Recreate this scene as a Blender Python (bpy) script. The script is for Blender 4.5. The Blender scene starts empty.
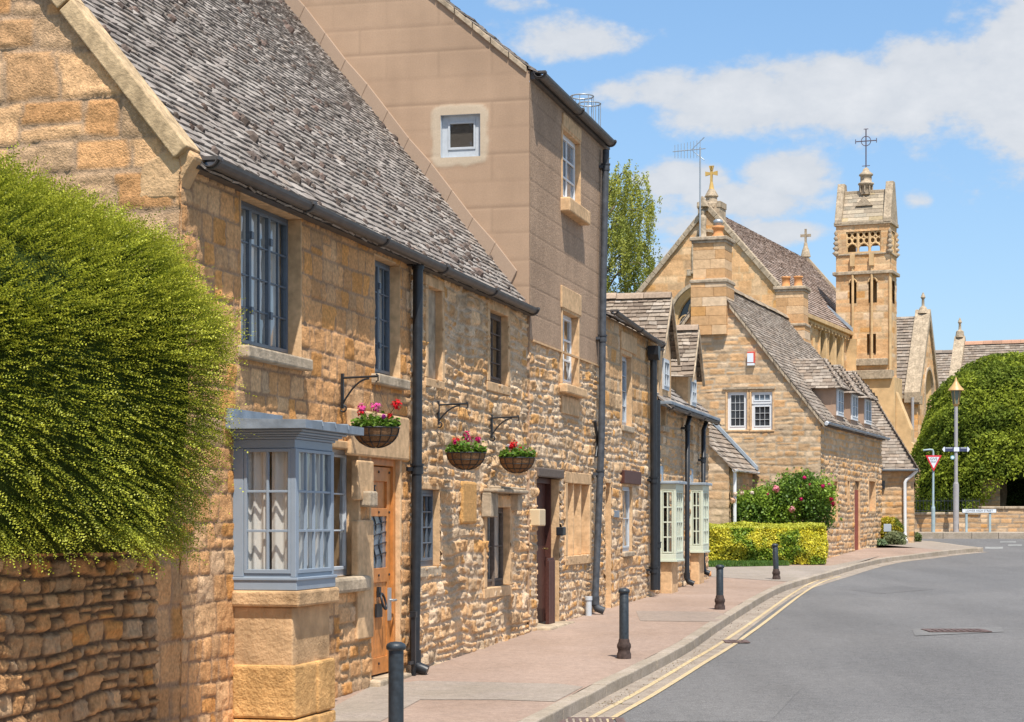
import bpy, math, random
import numpy as np
from mathutils import Matrix, Vector
rng = np.random.default_rng(7); random.seed(7)
scene = bpy.context.scene
COL = scene.collection
FPX = 1991.0; EYE = 2.0; HZ = 520.0; CX = 512.0
R = math.radians
# ------------------------------------------------------------------ terrain profile
GY = [-400, -20, 0, 13, 18.8, 26, 34, 40, 51, 60, 66, 75, 150, 2000]
GZ = [0, 0, .05, .3, .43, .61, .71, .8, .97, 1.25, 1.48, 1.6, 1.7, 1.7]
def g(Y): return float(np.interp(Y, GY, GZ))
def ground_hit(px, py, dz=0.0):
    """pixel ray -> point on the pavement level plus dz"""
    Y = 20.0
    for _ in range(200):
        d = EYE - g(Y) - dz
        Yn = FPX * d / (py - HZ)
        Y = .8 * Y + .2 * Yn
    return ((px - CX) / FPX * Y, Y)
# ------------------------------------------------------------------ noise
def _h(ix, iy, seed):
    n = (ix.astype(np.int64) * 374761393 + iy.astype(np.int64) * 668265263 + seed * 1442695041) & 0x7fffffff
    n = ((n ^ (n >> 13)) * 1274126177) & 0x7fffffff
    n = (n ^ (n >> 16)) & 0xffffff
    return n / float(0xffffff)
def vn(x, y, seed=0):
    x = np.asarray(x, float); y = np.asarray(y, float)
    ix = np.floor(x).astype(np.int64); iy = np.floor(y).astype(np.int64)
    fx = x - ix; fy = y - iy
    fx = fx * fx * (3 - 2 * fx); fy = fy * fy * (3 - 2 * fy)
    a = _h(ix, iy, seed); b = _h(ix + 1, iy, seed); c = _h(ix, iy + 1, seed); d = _h(ix + 1, iy + 1, seed)
    return (a * (1 - fx) + b * fx) * (1 - fy) + (c * (1 - fx) + d * fx) * fy - .5
def fbm(x, y, seed=0, o=3):
    s = 0; a = 1.0
    for i in range(o):
        s = s + a * vn(x * 2 ** i, y * 2 ** i, seed + i * 17); a *= .5
    return s
# ------------------------------------------------------------------ materials
def mat(name, base=(.5, .5, .5), rough=.8, spec=.3, attr=False, noise=0.0, nscale=20, bump=0.0, bscale=60, metal=0, transl=0.0, bdist=.01, noise2=0.0, n2scale=1.5, coat=0):
    m = bpy.data.materials.new(name); m.use_nodes = True
    nt = m.node_tree; N = nt.nodes; L = nt.links
    b = N['Principled BSDF']; out = N['Material Output']
    b.inputs['Roughness'].default_value = rough; b.inputs['Metallic'].default_value = metal
    b.inputs['Specular IOR Level'].default_value = spec
    if coat: b.inputs['Coat Weight'].default_value = coat
    tc = N.new('ShaderNodeTexCoord')
    if attr:
        a = N.new('ShaderNodeAttribute'); a.attribute_name = 'Col'; src = a.outputs['Color']
    else:
        a = N.new('ShaderNodeRGB'); a.outputs[0].default_value = (*base, 1); src = a.outputs[0]
    def vary(src, amt, sc, det=5):
        n = N.new('ShaderNodeTexNoise'); n.inputs['Scale'].default_value = sc; n.inputs['Detail'].default_value = det
        L.new(tc.outputs['Object'], n.inputs['Vector'])
        mr = N.new('ShaderNodeMapRange'); mr.inputs['From Min'].default_value = .25; mr.inputs['From Max'].default_value = .75
        mr.inputs['To Min'].default_value = 1 - amt; mr.inputs['To Max'].default_value = 1 + amt
        L.new(n.outputs['Fac'], mr.inputs['Value'])
        vm = N.new('ShaderNodeVectorMath'); vm.operation = 'SCALE'
        L.new(src, vm.inputs[0]); L.new(mr.outputs[0], vm.inputs['Scale'])
        return vm.outputs[0]
    if noise: src = vary(src, noise, nscale)
    if noise2: src = vary(src, noise2, n2scale, 3)
    L.new(src, b.inputs['Base Color'])
    if bump:
        n = N.new('ShaderNodeTexNoise'); n.inputs['Scale'].default_value = bscale; n.inputs['Detail'].default_value = 7; n.inputs['Roughness'].default_value = .62
        L.new(tc.outputs['Object'], n.inputs['Vector'])
        bp = N.new('ShaderNodeBump'); bp.inputs['Strength'].default_value = bump; bp.inputs['Distance'].default_value = bdist
        L.new(n.outputs['Fac'], bp.inputs['Height']); L.new(bp.outputs[0], b.inputs['Normal'])
    if transl:
        t = N.new('ShaderNodeBsdfTranslucent'); mx = N.new('ShaderNodeMixShader'); mx.inputs[0].default_value = transl
        L.new(src, t.inputs['Color']); L.new(b.outputs[0], mx.inputs[1]); L.new(t.outputs[0], mx.inputs[2]); L.new(mx.outputs[0], out.inputs[0])
    return m
def glass_mat(name, tint=(.95, .96, .96)):
    m = bpy.data.materials.new(name); m.use_nodes = True
    nt = m.node_tree; N = nt.nodes; L = nt.links; N.remove(N['Principled BSDF']); out = N['Material Output']
    geo = N.new('ShaderNodeNewGeometry'); dp = N.new('ShaderNodeVectorMath'); dp.operation = 'DOT_PRODUCT'; L.new(geo.outputs['Normal'], dp.inputs[0]); L.new(geo.outputs['Incoming'], dp.inputs[1])
    def mt(op, a, b):
        n = N.new('ShaderNodeMath'); n.operation = op
        for i, q in enumerate((a, b)):
            if isinstance(q, (int, float)): n.inputs[i].default_value = q
            else: L.new(q, n.inputs[i])
        return n.outputs[0]
    fac = mt('MULTIPLY_ADD' if False else 'ADD', mt('MULTIPLY', mt('POWER', mt('SUBTRACT', 1.0, mt('ABSOLUTE', dp.outputs['Value'], 0)), 3.2), .95), .07)
    t = N.new('ShaderNodeBsdfTransparent'); t.inputs[0].default_value = (*tint, 1)
    gl = N.new('ShaderNodeBsdfGlossy'); gl.inputs['Roughness'].default_value = .03
    tc = N.new('ShaderNodeTexCoord'); no = N.new('ShaderNodeTexNoise'); no.inputs['Scale'].default_value = 3.5
    L.new(tc.outputs['Object'], no.inputs['Vector'])
    bp = N.new('ShaderNodeBump'); bp.inputs['Strength'].default_value = .25; bp.inputs['Distance'].default_value = .03
    L.new(no.outputs['Fac'], bp.inputs['Height']); L.new(bp.outputs[0], gl.inputs['Normal'])
    mx = N.new('ShaderNodeMixShader'); L.new(fac, mx.inputs[0]); L.new(t.outputs[0], mx.inputs[1]); L.new(gl.outputs[0], mx.inputs[2])
    L.new(mx.outputs[0], out.inputs[0]); return m
M = dict(
    stone=mat('cotswold_stone', attr=True, rough=.95, spec=.12, noise=.30, nscale=34, bump=.9, bscale=62, bdist=.016, noise2=.13, n2scale=1.6),
    stonefar=mat('cotswold_stone_far', attr=True, rough=.93, spec=.15, noise=.16, nscale=9, bump=.5, bscale=14, bdist=.03, noise2=.12, n2scale=.8),
    dress=mat('dressed_limestone', (.60, .395, .22), rough=.92, spec=.15, noise=.25, nscale=14, bump=.5, bscale=40, bdist=.01, noise2=.2, n2scale=3),
    dressdark=mat('weathered_limestone', (.41, .325, .23), rough=.92, spec=.15, noise=.35, nscale=10, bump=.6, bscale=30, bdist=.015, noise2=.25, n2scale=3),
    dressfar=mat('church_limestone', (.62, .42, .22), rough=.92, spec=.15, noise=.2, nscale=2.5, bump=.3, bscale=8, bdist=.03, noise2=.15, n2scale=.5),
    render=mat('sand_cement_render', attr=True, rough=.95, spec=.1, noise=.07, nscale=60, bump=.35, bscale=150, bdist=.006, noise2=.08, n2scale=.7),
    slate=mat('stone_slate', attr=True, rough=.95, spec=.1, noise=.22, nscale=22, bump=.6, bscale=45, bdist=.012),
    slatefar=mat('stone_slate_far', attr=True, rough=.9, spec=.2, noise=.25, nscale=7, bump=.5, bscale=12, bdist=.03),
    coping=mat('coping_stone', (.52, .375, .22), rough=.92, spec=.15, noise=.3, nscale=16, bump=.7, bscale=35, bdist=.012, noise2=.25, n2scale=4),
    baystone=mat('bay_base_stone', (.54, .35, .19), rough=.95, spec=.1, noise=.3, nscale=5, bump=.8, bscale=30, bdist=.02, noise2=.25, n2scale=2),
    plinth=mat('ochre_plinth_stone', (.60, .35, .14), rough=.95, spec=.1, noise=.3, nscale=8, bump=1, bscale=28, bdist=.03, noise2=.25, n2scale=3),
    pipegrey=mat('grey_cast_iron', (.06, .065, .075), rough=.5, noise=.4, nscale=12),
    core=mat('dark_room_core', (.10, .085, .07), rough=1, spec=0),  # dark colour stands in for the unlit rooms behind the openings
    bayblue=mat('blue_grey_paint', (.26, .31, .37), rough=.45, spec=.4, noise=.05, nscale=8, bump=.08, bscale=80),
    winblue=mat('dark_blue_paint', (.095, .12, .155), rough=.4, spec=.45, noise=.12, nscale=20),
    white=mat('white_paint', (.72, .73, .74), rough=.45, noise=.05, nscale=10),
    palegrey=mat('pale_grey_paint', (.50, .53, .56), rough=.5, noise=.08, nscale=20),
    oldwood=mat('weathered_wood', (.13, .10, .08), rough=.8, noise=.3, nscale=30, bump=.3),
    sage=mat('sage_green_paint', (.60, .64, .52), rough=.5, noise=.05, nscale=10),
    orangewood=mat('varnished_oak', (.52, .205, .055), rough=.4, spec=.4, noise=.25, nscale=12, bump=.15, bscale=30),
    redwood=mat('dark_red_wood', (.085, .032, .024), rough=.5, noise=.25, nscale=20, bump=.2),
    lead=mat('lead_sheet', (.20, .235, .275), rough=.6, spec=.5, noise=.3, nscale=6, bump=.25, bscale=10, bdist=.02),
    leadfar=mat('lead_flashing', (.30, .35, .40), rough=.6, noise=.2, nscale=3),
    iron=mat('black_iron', (.016, .018, .022), rough=.42, spec=.5, noise=.35, nscale=14, bump=.15, bscale=40),
    gutter=mat('brown_grey_gutter', (.085, .075, .07), rough=.5, spec=.4, noise=.25, nscale=8),
    bollard=mat('bollard_paint', (.026, .034, .042), rough=.45, spec=.5, noise=.45, nscale=22, bump=.3, bscale=35),
    rust=mat('rusty_iron', (.06, .04, .034), rough=.8, noise=.5, nscale=25, bump=.4, bscale=40),
    curtain=mat('white_curtain', (.84, .80, .74), rough=.95, spec=.1, transl=.15),
    glass=glass_mat('window_glass'),
    darkglass=mat('dark_window_glass', (.035, .04, .045), rough=.06, spec=.6, noise=.3, nscale=2),
    greyglass=mat('painted_reflection_glass', (.16, .20, .24), rough=.08, spec=.7, noise=.3, nscale=2),  # sky reflection put into the grey base colour of the panes
    coir=mat('coir_liner', (.24, .135, .07), rough=1, spec=0, noise=.4, nscale=50, bump=.9, bscale=90, bdist=.01),
    leaf=mat('leaf', attr=True, rough=.5, spec=.35, transl=.33),
    leaffar=mat('leaf_matt', attr=True, rough=.7, spec=.2, transl=.36),
    petal=mat('petal', attr=True, rough=.6, spec=.2, transl=.25),
    inner=mat('dark_foliage_core', (.035, .05, .012), rough=1, spec=0, noise=.5, nscale=9, bump=.8, bscale=12, bdist=.1),
    bark=mat('bark', (.16, .12, .085), rough=.95, noise=.3, nscale=12, bump=.6, bscale=20),
    pot=mat('terracotta', (.60, .28, .11), rough=.85, noise=.15, nscale=8),
    gold=mat('gilded_stone', (.56, .36, .11), rough=.6, noise=.1, nscale=5),
    alu=mat('galvanised_metal', (.42, .45, .47), rough=.4, metal=.5, noise=.1, nscale=8),
    steelpost=mat('painted_steel_post', (.38, .36, .36), rough=.55, noise=.12, nscale=6),
    bluepost=mat('blue_grey_post', (.33, .42, .45), rough=.5, noise=.15, nscale=6),
    copper=mat('copper_lantern', (.55, .33, .13), rough=.45, spec=.5, noise=.1, nscale=10),
    signwhite=mat('sign_white', (.72, .76, .80), rough=.4), signred=mat('sign_red', (.65, .03, .05), rough=.4),
    signblack=mat('sign_black', (.02, .02, .03), rough=.5), boxred=mat('alarm_red', (.65, .10, .07), rough=.45),
    cream=mat('cream_plastic', (.62, .48, .30), rough=.5), navy=mat('navy_board', (.05, .06, .12), rough=.5),
    teal=mat('teal_disc', (.20, .48, .48), rough=.5), brass=mat('brass', (.35, .25, .1), rough=.35, metal=.8),
    lanternglass=mat('lantern_glass', (.16, .2, .16), rough=.1, spec=.6),
)
# ------------------------------------------------------------------ objects
def tag(o, label=None, cat=None, group=None, kind=None):
    if label: o['label'] = label
    if cat: o['category'] = cat
    if group: o['group'] = group
    if kind: o['kind'] = kind
    return o
def link(o, parent=None):
    COL.objects.link(o)
    if parent is not None: o.parent = parent
    return o
class Fr:
    """a horizontal frame: x along, y inward (away from the viewer of the facade), z up"""
    def __init__(s, x, y, z, ang, root=None):
        s.o = (x, y, z); s.a = ang
        s.W = Matrix.Translation((x, y, z)) @ Matrix.Rotation(ang, 4, 'Z')
        s.root = root or s
        s.M = s.root.W.inverted() @ s.W
    def sub(s, x=0, y=0, z=0, dang=0):
        p = s.W @ Vector((x, y, z))
        return Fr(p.x, p.y, p.z, s.a + dang, s.root)
    def on(s, px, py, yoff=0.0):
        rx = (px - CX) / FPX; rz = (HZ - py) / FPX
        ux, uy = math.cos(s.a), math.sin(s.a); vx, vy = -uy, ux
        t = (yoff + s.o[0] * vx + s.o[1] * vy) / (rx * vx + vy)
        X, Y, Z = rx * t, t, EYE + rz * t
        return ((X - s.o[0]) * ux + (Y - s.o[1]) * uy, Z - s.o[2])
    def x(s, px, yoff=0.0): return s.on(px, HZ, yoff)[0]
    def z(s, px, py, yoff=0.0): return s.on(px, py, yoff)[1]
def empty(name, fr, label, cat, group=None):
    e = bpy.data.objects.new(name, None); e.empty_display_size = .3
    e.matrix_world = fr.W; link(e); return tag(e, label, cat, group)
class MB:
    def __init__(s, fr=None):
        s.v = []; s.f = []; s.mi = []; s.c = []; s.fr = fr; s.T = fr.M.copy() if fr else Matrix.Identity(4); s.sm = []
    def add(s, vs, fs, mi=0, col=(1, 1, 1), smooth=False):
        n = len(s.v)
        for p in vs: s.v.append(tuple(s.T @ Vector(p)))
        s.c += [col] * len(vs)
        for f in fs: s.f.append(tuple(i + n for i in f)); s.mi.append(mi); s.sm.append(smooth)
    def box(s, x0, x1, y0, y1, z0, z1, mi=0, col=(1, 1, 1), R3=None, c=None):
        vs = [(x, y, z) for x in (x0, x1) for y in (y0, y1) for z in (z0, z1)]
        if R3 is not None:
            cc = Vector(c if c else ((x0 + x1) / 2, (y0 + y1) / 2, (z0 + z1) / 2))
            vs = [tuple(R3 @ (Vector(p) - cc) + cc) for p in vs]
        s.add(vs, [(0, 1, 3, 2), (4, 6, 7, 5), (0, 4, 5, 1), (2, 3, 7, 6), (0, 2, 6, 4), (1, 5, 7, 3)], mi, col)
    def prism(s, poly, a0, a1, axis='y', mi=0, col=(1, 1, 1)):
        """poly of 2D points extruded along axis: y -> (x,z); x -> (y,z); z -> (x,y)"""
        n = len(poly)
        def P(p, a):
            return {'y': (p[0], a, p[1]), 'x': (a, p[0], p[1]), 'z': (p[0], p[1], a)}[axis]
        vs = [P(p, a0) for p in poly] + [P(p, a1) for p in poly]
        fs = [tuple(range(n))[::-1], tuple(range(n, 2 * n))] + [(i, (i + 1) % n, n + (i + 1) % n, n + i) for i in range(n)]
        s.add(vs, fs, mi, col)
    def tube(s, pts, r, n=10, mi=0, col=(1, 1, 1), cap=True, smooth=True):
        pts = [Vector(p) for p in pts]; rr = r if isinstance(r, (list, tuple)) else [r] * len(pts)
        vs = []; up0 = None
        for i, p in enumerate(pts):
            d = (pts[min(i + 1, len(pts) - 1)] - pts[max(i - 1, 0)]).normalized()
            if up0 is None:
                up0 = Vector((0, 0, 1)) if abs(d.z) < .9 else Vector((1, 0, 0))
            a = d.cross(up0).normalized(); b = a.cross(d).normalized(); up0 = b
            for k in range(n):
                t = 2 * math.pi * k / n; vs.append(tuple(p + (a * math.cos(t) + b * math.sin(t)) * rr[i]))
        fs = [(i * n + k, i * n + (k + 1) % n, (i + 1) * n + (k + 1) % n, (i + 1) * n + k) for i in range(len(pts) - 1) for k in range(n)]
        s.add(vs, fs, mi, col, smooth)
        if cap:
            m = (len(pts) - 1) * n
            s.add(vs[:n], [tuple(range(n))[::-1]], mi, col); s.add(vs[m:], [tuple(range(n))], mi, col)
    def lathe(s, cx, cy, prof, n=20, mi=0, col=(1, 1, 1), smooth=True, sx=1, sy=1):
        vs = [(cx + r * sx * math.cos(2 * math.pi * k / n), cy + r * sy * math.sin(2 * math.pi * k / n), z) for r, z in prof for k in range(n)]
        fs = [(i * n + k, i * n + (k + 1) % n, (i + 1) * n + (k + 1) % n, (i + 1) * n + k) for i in range(len(prof) - 1) for k in range(n)]
        s.add(vs, fs, mi, col, smooth)
        s.add(vs[:n], [tuple(range(n))[::-1]], mi, col); s.add(vs[-n:], [tuple(range(n))], mi, col)
    def build(s, name, mats, parent=None, bevel=0, segs=2):
        me = bpy.data.meshes.new(name); me.from_pydata(s.v, [], s.f)
        if not isinstance(mats, (list, tuple)): mats = [mats]
        for m in mats: me.materials.append(m)
        me.polygons.foreach_set('material_index', s.mi); me.polygons.foreach_set('use_smooth', s.sm)
        a = me.color_attributes.new('Col', 'FLOAT_COLOR', 'POINT')
        a.data.foreach_set('color', np.c_[np.array(s.c, np.float32).reshape(-1, 3), np.ones(len(s.c), np.float32)].ravel())
        me.update(); o = bpy.data.objects.new(name, me); link(o, parent)
        if bevel:
            b = o.modifiers.new('bevel', 'BEVEL'); b.width = bevel; b.segments = segs; b.limit_method = 'ANGLE'; b.angle_limit = R(40)
        return o
def np_mesh(name, V, F, C, m, parent=None, smooth=True):
    """quads from arrays"""
    me = bpy.data.meshes.new(name); nv = len(V); nf = len(F)
    me.vertices.add(nv); me.vertices.foreach_set('co', np.asarray(V, np.float32).ravel())
    k = F.shape[1]
    me.loops.add(nf * k); me.loops.foreach_set('vertex_index', F.astype(np.int32).ravel())
    me.polygons.add(nf); me.polygons.foreach_set('loop_start', np.arange(0, nf * k, k, dtype=np.int32))
    me.polygons.foreach_set('loop_total', np.full(nf, k, np.int32))
    me.polygons.foreach_set('use_smooth', np.full(nf, smooth, bool))
    me.materials.append(m); me.update(calc_edges=True)
    a = me.color_attributes.new('Col', 'FLOAT_COLOR', 'POINT')
    a.data.foreach_set('color', np.c_[C, np.ones(nv)].astype(np.float32).ravel())
    o = bpy.data.objects.new(name, me); link(o, parent); return o
# ------------------------------------------------------------------ masonry
HONEY = [(.63, .38, .19), (.59, .345, .165), (.66, .44, .25), (.52, .335, .185), (.61, .325, .12), (.67, .49, .32), (.50, .36, .23)]
PW = {'honey': [.26, .2, .18, .12, .06, .1, .08], 'mixed': [.2, .16, .18, .14, .1, .14, .08], 'gold': [.3, .2, .2, .08, .14, .06, .02],
      'grey': [.1, .1, .2, .12, .02, .2, .26], 'dull': [.16, .14, .18, .2, .02, .1, .2], 'amber': [.32, .26, .12, .14, .10, .02, .04], 'gable': [.2, .2, .2, .16, .03, .11, .1], 'brown': [.2, .25, .05, .35, .05, .0, .1], 'church': [.36, .2, .28, .06, .04, .06, .0]}
def stones(X, Z, seed=1, ch=(.1, .2), sl=(.14, .34), joint=.02, relief=.03, warp=.03, pal='honey', split=.3, rough=.006, tilt=.06, mortar=(.46, .34, .22), bevel=.02, tone=1.0, mh=0.0):
    r = np.random.default_rng(seed); sh = X.shape; X = X.ravel(); Z = Z.ravel()
    U = X + warp * 2 * fbm(X * 1.7, Z * 3.1, seed + 5, 2); V = Z + warp * 1.6 * fbm(X * 1.3 + 9, Z * 2.1, seed + 9, 2)
    z0, z1 = V.min() - .1, V.max() + .5; rows = [z0]
    while rows[-1] < z1: rows.append(rows[-1] + r.uniform(*ch))
    rows = np.array(rows); ri = np.searchsorted(rows, V) - 1
    ua, ub = U.min() - .5, U.max() + 1
    d = np.zeros_like(U); sid = np.zeros(len(U), np.int64); uc = np.zeros_like(U); vc = np.zeros_like(U)
    for k in np.unique(ri):
        m = ri == k; h = rows[k + 1] - rows[k]; b = [ua - r.uniform(0, .3)]
        while b[-1] < ub: b.append(b[-1] + r.uniform(*sl) * (.7 + .6 * (h - ch[0]) / (ch[1] - ch[0] + 1e-6)))
        b = np.array(b); u = U[m]; ci = np.searchsorted(b, u) - 1
        slant = (r.random(len(b)) - .5) * warp * 3
        uu = u + slant[ci] * (V[m] - rows[k] - h / 2) / h
        ci = np.clip(np.searchsorted(b, uu) - 1, 0, len(b) - 2)
        du = np.minimum(uu - b[ci], b[ci + 1] - uu)
        v0 = np.full(len(u), rows[k]); v1 = np.full(len(u), rows[k + 1])
        sp = (r.random(len(b)) < split)[ci] & (h > ch[0] * 1.25); cut = (rows[k] + h * (.35 + .3 * r.random(len(b))))[ci]
        hi = sp & (V[m] > cut); lo = sp & ~hi
        v0 = np.where(hi, cut, v0); v1 = np.where(lo, cut, v1)
        dv = np.minimum(V[m] - v0, v1 - V[m])
        RR = min(.035, h * .35); a = np.maximum(RR - du, 0); c = np.maximum(RR - dv, 0)
        dd = np.where((a > 0) & (c > 0), RR - np.sqrt(a * a + c * c), np.minimum(du, dv))
        d[m] = dd; sid[m] = (k * 7919 + ci * 31 + hi * 13 + seed * 101); uc[m] = (b[ci] + b[ci + 1]) / 2; vc[m] = (v0 + v1) / 2
    d = d + joint * .45 * fbm(X * 14, Z * 14, seed + 3, 2)
    r1 = _h(sid, sid * 0 + 1, seed); r2 = _h(sid, sid * 0 + 2, seed); r3 = _h(sid, sid * 0 + 3, seed); r4 = _h(sid, sid * 0 + 4, seed)
    t = np.clip((d - joint * .5) / bevel, 0, 1); t = t * t * (3 - 2 * t)
    hgt = t * relief * (.45 + .75 * r1) + t * ((U - uc) * (r2 - .5) + (V - vc) * (r3 - .5)) * tilt * 2 + mh
    hgt += rough * (.3 + t) * fbm(X * 16, Z * 16, seed + 21, 3) + t * rough * .8 * fbm(X * 5, Z * 5, seed + 22, 2)
    cum = np.cumsum(PW[pal]); cum = cum / cum[-1]; pc = np.array(HONEY)[np.clip(np.searchsorted(cum, r4), 0, 6)]
    pc = pc * (.88 + .24 * r2)[:, None]
    st = fbm(X * 3, Z * 3, seed + 31, 3)[:, None]; pc = pc * (1 + .17 * st)
    w = t[:, None]; C = (pc * w + np.array(mortar) * (1 + .3 * st) * (1 - w)) * tone
    return hgt.reshape(sh), C.reshape(sh + (3,))
def sheet(name, parent, m, fr, x0, x1, z0, top, openings, style, res=(.03, .02), smooth=True):
    """masonry sheet in the plane y=0 of fr, relief towards -y. top: number or function of x array"""
    def axis(a, b, cuts, st):
        c = sorted({round(a, 4), round(b, 4), *[round(q, 4) for q in cuts if a + 1e-3 < q < b - 1e-3]}); out = []
        for p, q in zip(c[:-1], c[1:]):
            n = max(1, int(round((q - p) / st))); out += list(np.linspace(p, q, n, endpoint=False))
        return np.array(out + [b])
    zt = top if not callable(top) else float(np.max(top(np.linspace(x0, x1, 200))))
    xs = axis(x0, x1, [q for o in openings if not callable(o) for q in o[:2]], res[0]); zs = axis(z0, zt, [q for o in openings if not callable(o) for q in o[2:4]], res[1])
    X, Z = np.meshgrid(xs, zs)
    if callable(top): T = top(X); Zc = np.minimum(Z, T)
    else: Zc = Z; T = None
    h, C = style(X, Zc)
    V = np.stack([X, -h, Zc], -1).reshape(-1, 3)
    nx, nz = len(xs), len(zs); i = np.arange(nx - 1)[None, :] + np.arange(nz - 1)[:, None] * nx
    F = np.stack([i, i + 1, i + nx + 1, i + nx], -1).reshape(-1, 4)
    cxm = (X[:-1, :-1] + X[1:, 1:]).ravel() / 2; czm = (Z[:-1, :-1] + Z[1:, 1:]).ravel() / 2; keep = np.ones(len(F), bool)
    for o in openings:
        if callable(o): keep &= ~o(cxm, czm); continue
        keep &= ~((cxm > o[0]) & (cxm < o[1]) & (czm > o[2]) & (czm < o[3]))
    if T is not None: keep &= ((Zc[1:, :-1] - Zc[:-1, :-1]) + (Zc[1:, 1:] - Zc[:-1, 1:])).ravel() > 1e-4
    Rm = np.array(fr.M.to_3x3()); V = V @ Rm.T + np.array(fr.M.translation)
    return np_mesh(name, V, F[keep], C.reshape(-1, 3), m, parent, smooth)
# ------------------------------------------------------------------ stone slates
SLATE = [(.25, .217, .192), (.27, .238, .21), (.23, .198, .175), (.295, .26, .23), (.26, .215, .18), (.21, .18, .16)]
def slates(name, parent, m, fr, O, U, D, length, slope, e0=.08, e1=.14, w=(.1, .24), lfun=None, rfun=None, seed=3, pal=SLATE, pw=(.24, .24, .16, .16, .12, .08), thick=.016, moss=0.0, lift=.012, tone=1.0, mosspal=((.10, .055, .045), (.07, .05, .035), (.13, .07, .05))):
    """O ridge corner, U along ridge, D down slope (unit vectors in fr)"""
    r = np.random.default_rng(seed); O, U, D = Vector(O), Vector(U).normalized(), Vector(D).normalized(); Nn = U.cross(D).normalized()
    if Nn.z < 0: Nn = -Nn
    A = []; C = []; s = 0.0; k = 0; cum = np.cumsum(pw) / sum(pw)
    while s < slope:
        e = e0 + (e1 - e0) * s / slope; e *= r.uniform(.92, 1.08); s1 = min(s + e, slope + .03)
        l = 0 if lfun is None else lfun(s1); rr = length if rfun is None else rfun(s1)
        x = l - r.uniform(0, .1); wk = (.6 + .5 * s / slope)
        while x < rr:
            ww = r.uniform(*w) * wk * 1.2; a, b = max(x + .003, l), min(x + ww - .003, rr); x += ww
            if b - a < .02: continue
            j = r.normal(0, .006, 4); lf = lift * (1 + r.random() * 1.0); tl = r.normal(0, .005)
            up = max(s - e * .55, 0)
            q = [(a, up, .001), (b, up, .001), (b, s1 + j[0], lf + thick + tl), (a, s1 + j[1], lf + thick - tl), (b, s1 + j[0] + .002, lf - .004 + tl), (a, s1 + j[1] + .002, lf - .004 - tl), (b, up, -.012), (a, up, -.012)]
            A.append(q); c = np.array(pal[int(np.searchsorted(cum, r.random()))]) * r.uniform(.8, 1.2) * tone; C.append(c)
        s += e; k += 1
    A = np.array(A); C = np.array(C); n = len(A)
    P = np.array(O)[None, None] + A[..., 0:1] * np.array(U) + A[..., 1:2] * np.array(D) + A[..., 2:3] * np.array(Nn)
    b = (np.arange(n) * 8)[:, None]
    F = np.concatenate([b + np.array([q]) for q in ((0, 1, 2, 3), (3, 2, 4, 5), (0, 3, 5, 7), (1, 6, 4, 2))], 0)
    V = P.reshape(-1, 3); CC = np.repeat(C, 8, 0)
    if moss:
        nm = int(moss * length * slope); mv = []; mc = []; mf = []
        th = np.linspace(0, 2 * np.pi, 7)[:-1]
        for _ in range(nm):
            x = r.uniform(0, length); ss = slope * (1 - r.random() ** 1.3 * .98); q = r.uniform(.02, .055) * (1.6 if r.random() < .12 else 1); h = q * r.uniform(.5, .8)
            if fbm(np.array([x * .8]), np.array([ss * .8]), 77, 2)[0] < -.15 and r.random() < .7: continue
            c0 = len(V) + len(mv) * 1
            ring = [(x + q * math.cos(t) * r.uniform(.7, 1.2), ss + q * math.sin(t) * r.uniform(.7, 1.2), .012) for t in th]
            ring2 = [(x + q * .6 * math.cos(t), ss + q * .6 * math.sin(t), .012 + h * r.uniform(.7, 1.1)) for t in th]
            mv += ring + ring2; cc = np.array(mosspal[r.integers(3)]) * r.uniform(.7, 1.3); mc += [cc] * 12
            for i in range(6): mf.append((c0 + i, c0 + (i + 1) % 6, c0 + 6 + (i + 1) % 6, c0 + 6 + i))
            mf.append((c0 + 6, c0 + 7, c0 + 8, c0 + 9)); mf.append((c0 + 9, c0 + 10, c0 + 11, c0 + 6))
        if mv:
            mv = np.array(mv); mp = np.array(O) + mv[:, 0:1] * np.array(U) + mv[:, 1:2] * np.array(D) + mv[:, 2:3] * np.array(Nn)
            V = np.r_[V, mp]; CC = np.r_[CC, np.array(mc)]; F = np.r_[F, np.array(mf)]
    Rm = np.array(fr.M.to_3x3()); V = V @ Rm.T + np.array(fr.M.translation)
    return np_mesh(name, V, F, CC, m, parent, False)
# ------------------------------------------------------------------ foliage
def leaves(name, parent, P, T, Nn, L, W, C, m):
    """diamond leaves: centre P, axis T, rough normal Nn"""
    T = T / (np.linalg.norm(T, axis=1, keepdims=True) + 1e-9)
    B = np.cross(Nn, T); B = B / (np.linalg.norm(B, axis=1, keepdims=True) + 1e-9)
    L = np.asarray(L).reshape(-1, 1); W = np.asarray(W).reshape(-1, 1)
    V = np.stack([P - T * L / 2, P + B * W / 2 - T * L * .08, P + T * L / 2, P - B * W / 2 - T * L * .08], 1).reshape(-1, 3)
    n = len(P); F = np.arange(n * 4).reshape(n, 4)
    return np_mesh(name, V, F, np.repeat(C, 4, 0), m, parent, False)
def rnd(n, s=1.0): return rng.normal(0, s, (n, 3))
def unit(a): return a / (np.linalg.norm(a, axis=-1, keepdims=True) + 1e-9)
def leafcol(n, base, var=.25, hue=.12):
    c = np.array(base)[None] * (1 + rng.uniform(-var, var, (n, 1))); c = c * (1 + rng.uniform(-hue, hue, (n, 3))); return np.clip(c, .002, .9)
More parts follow.
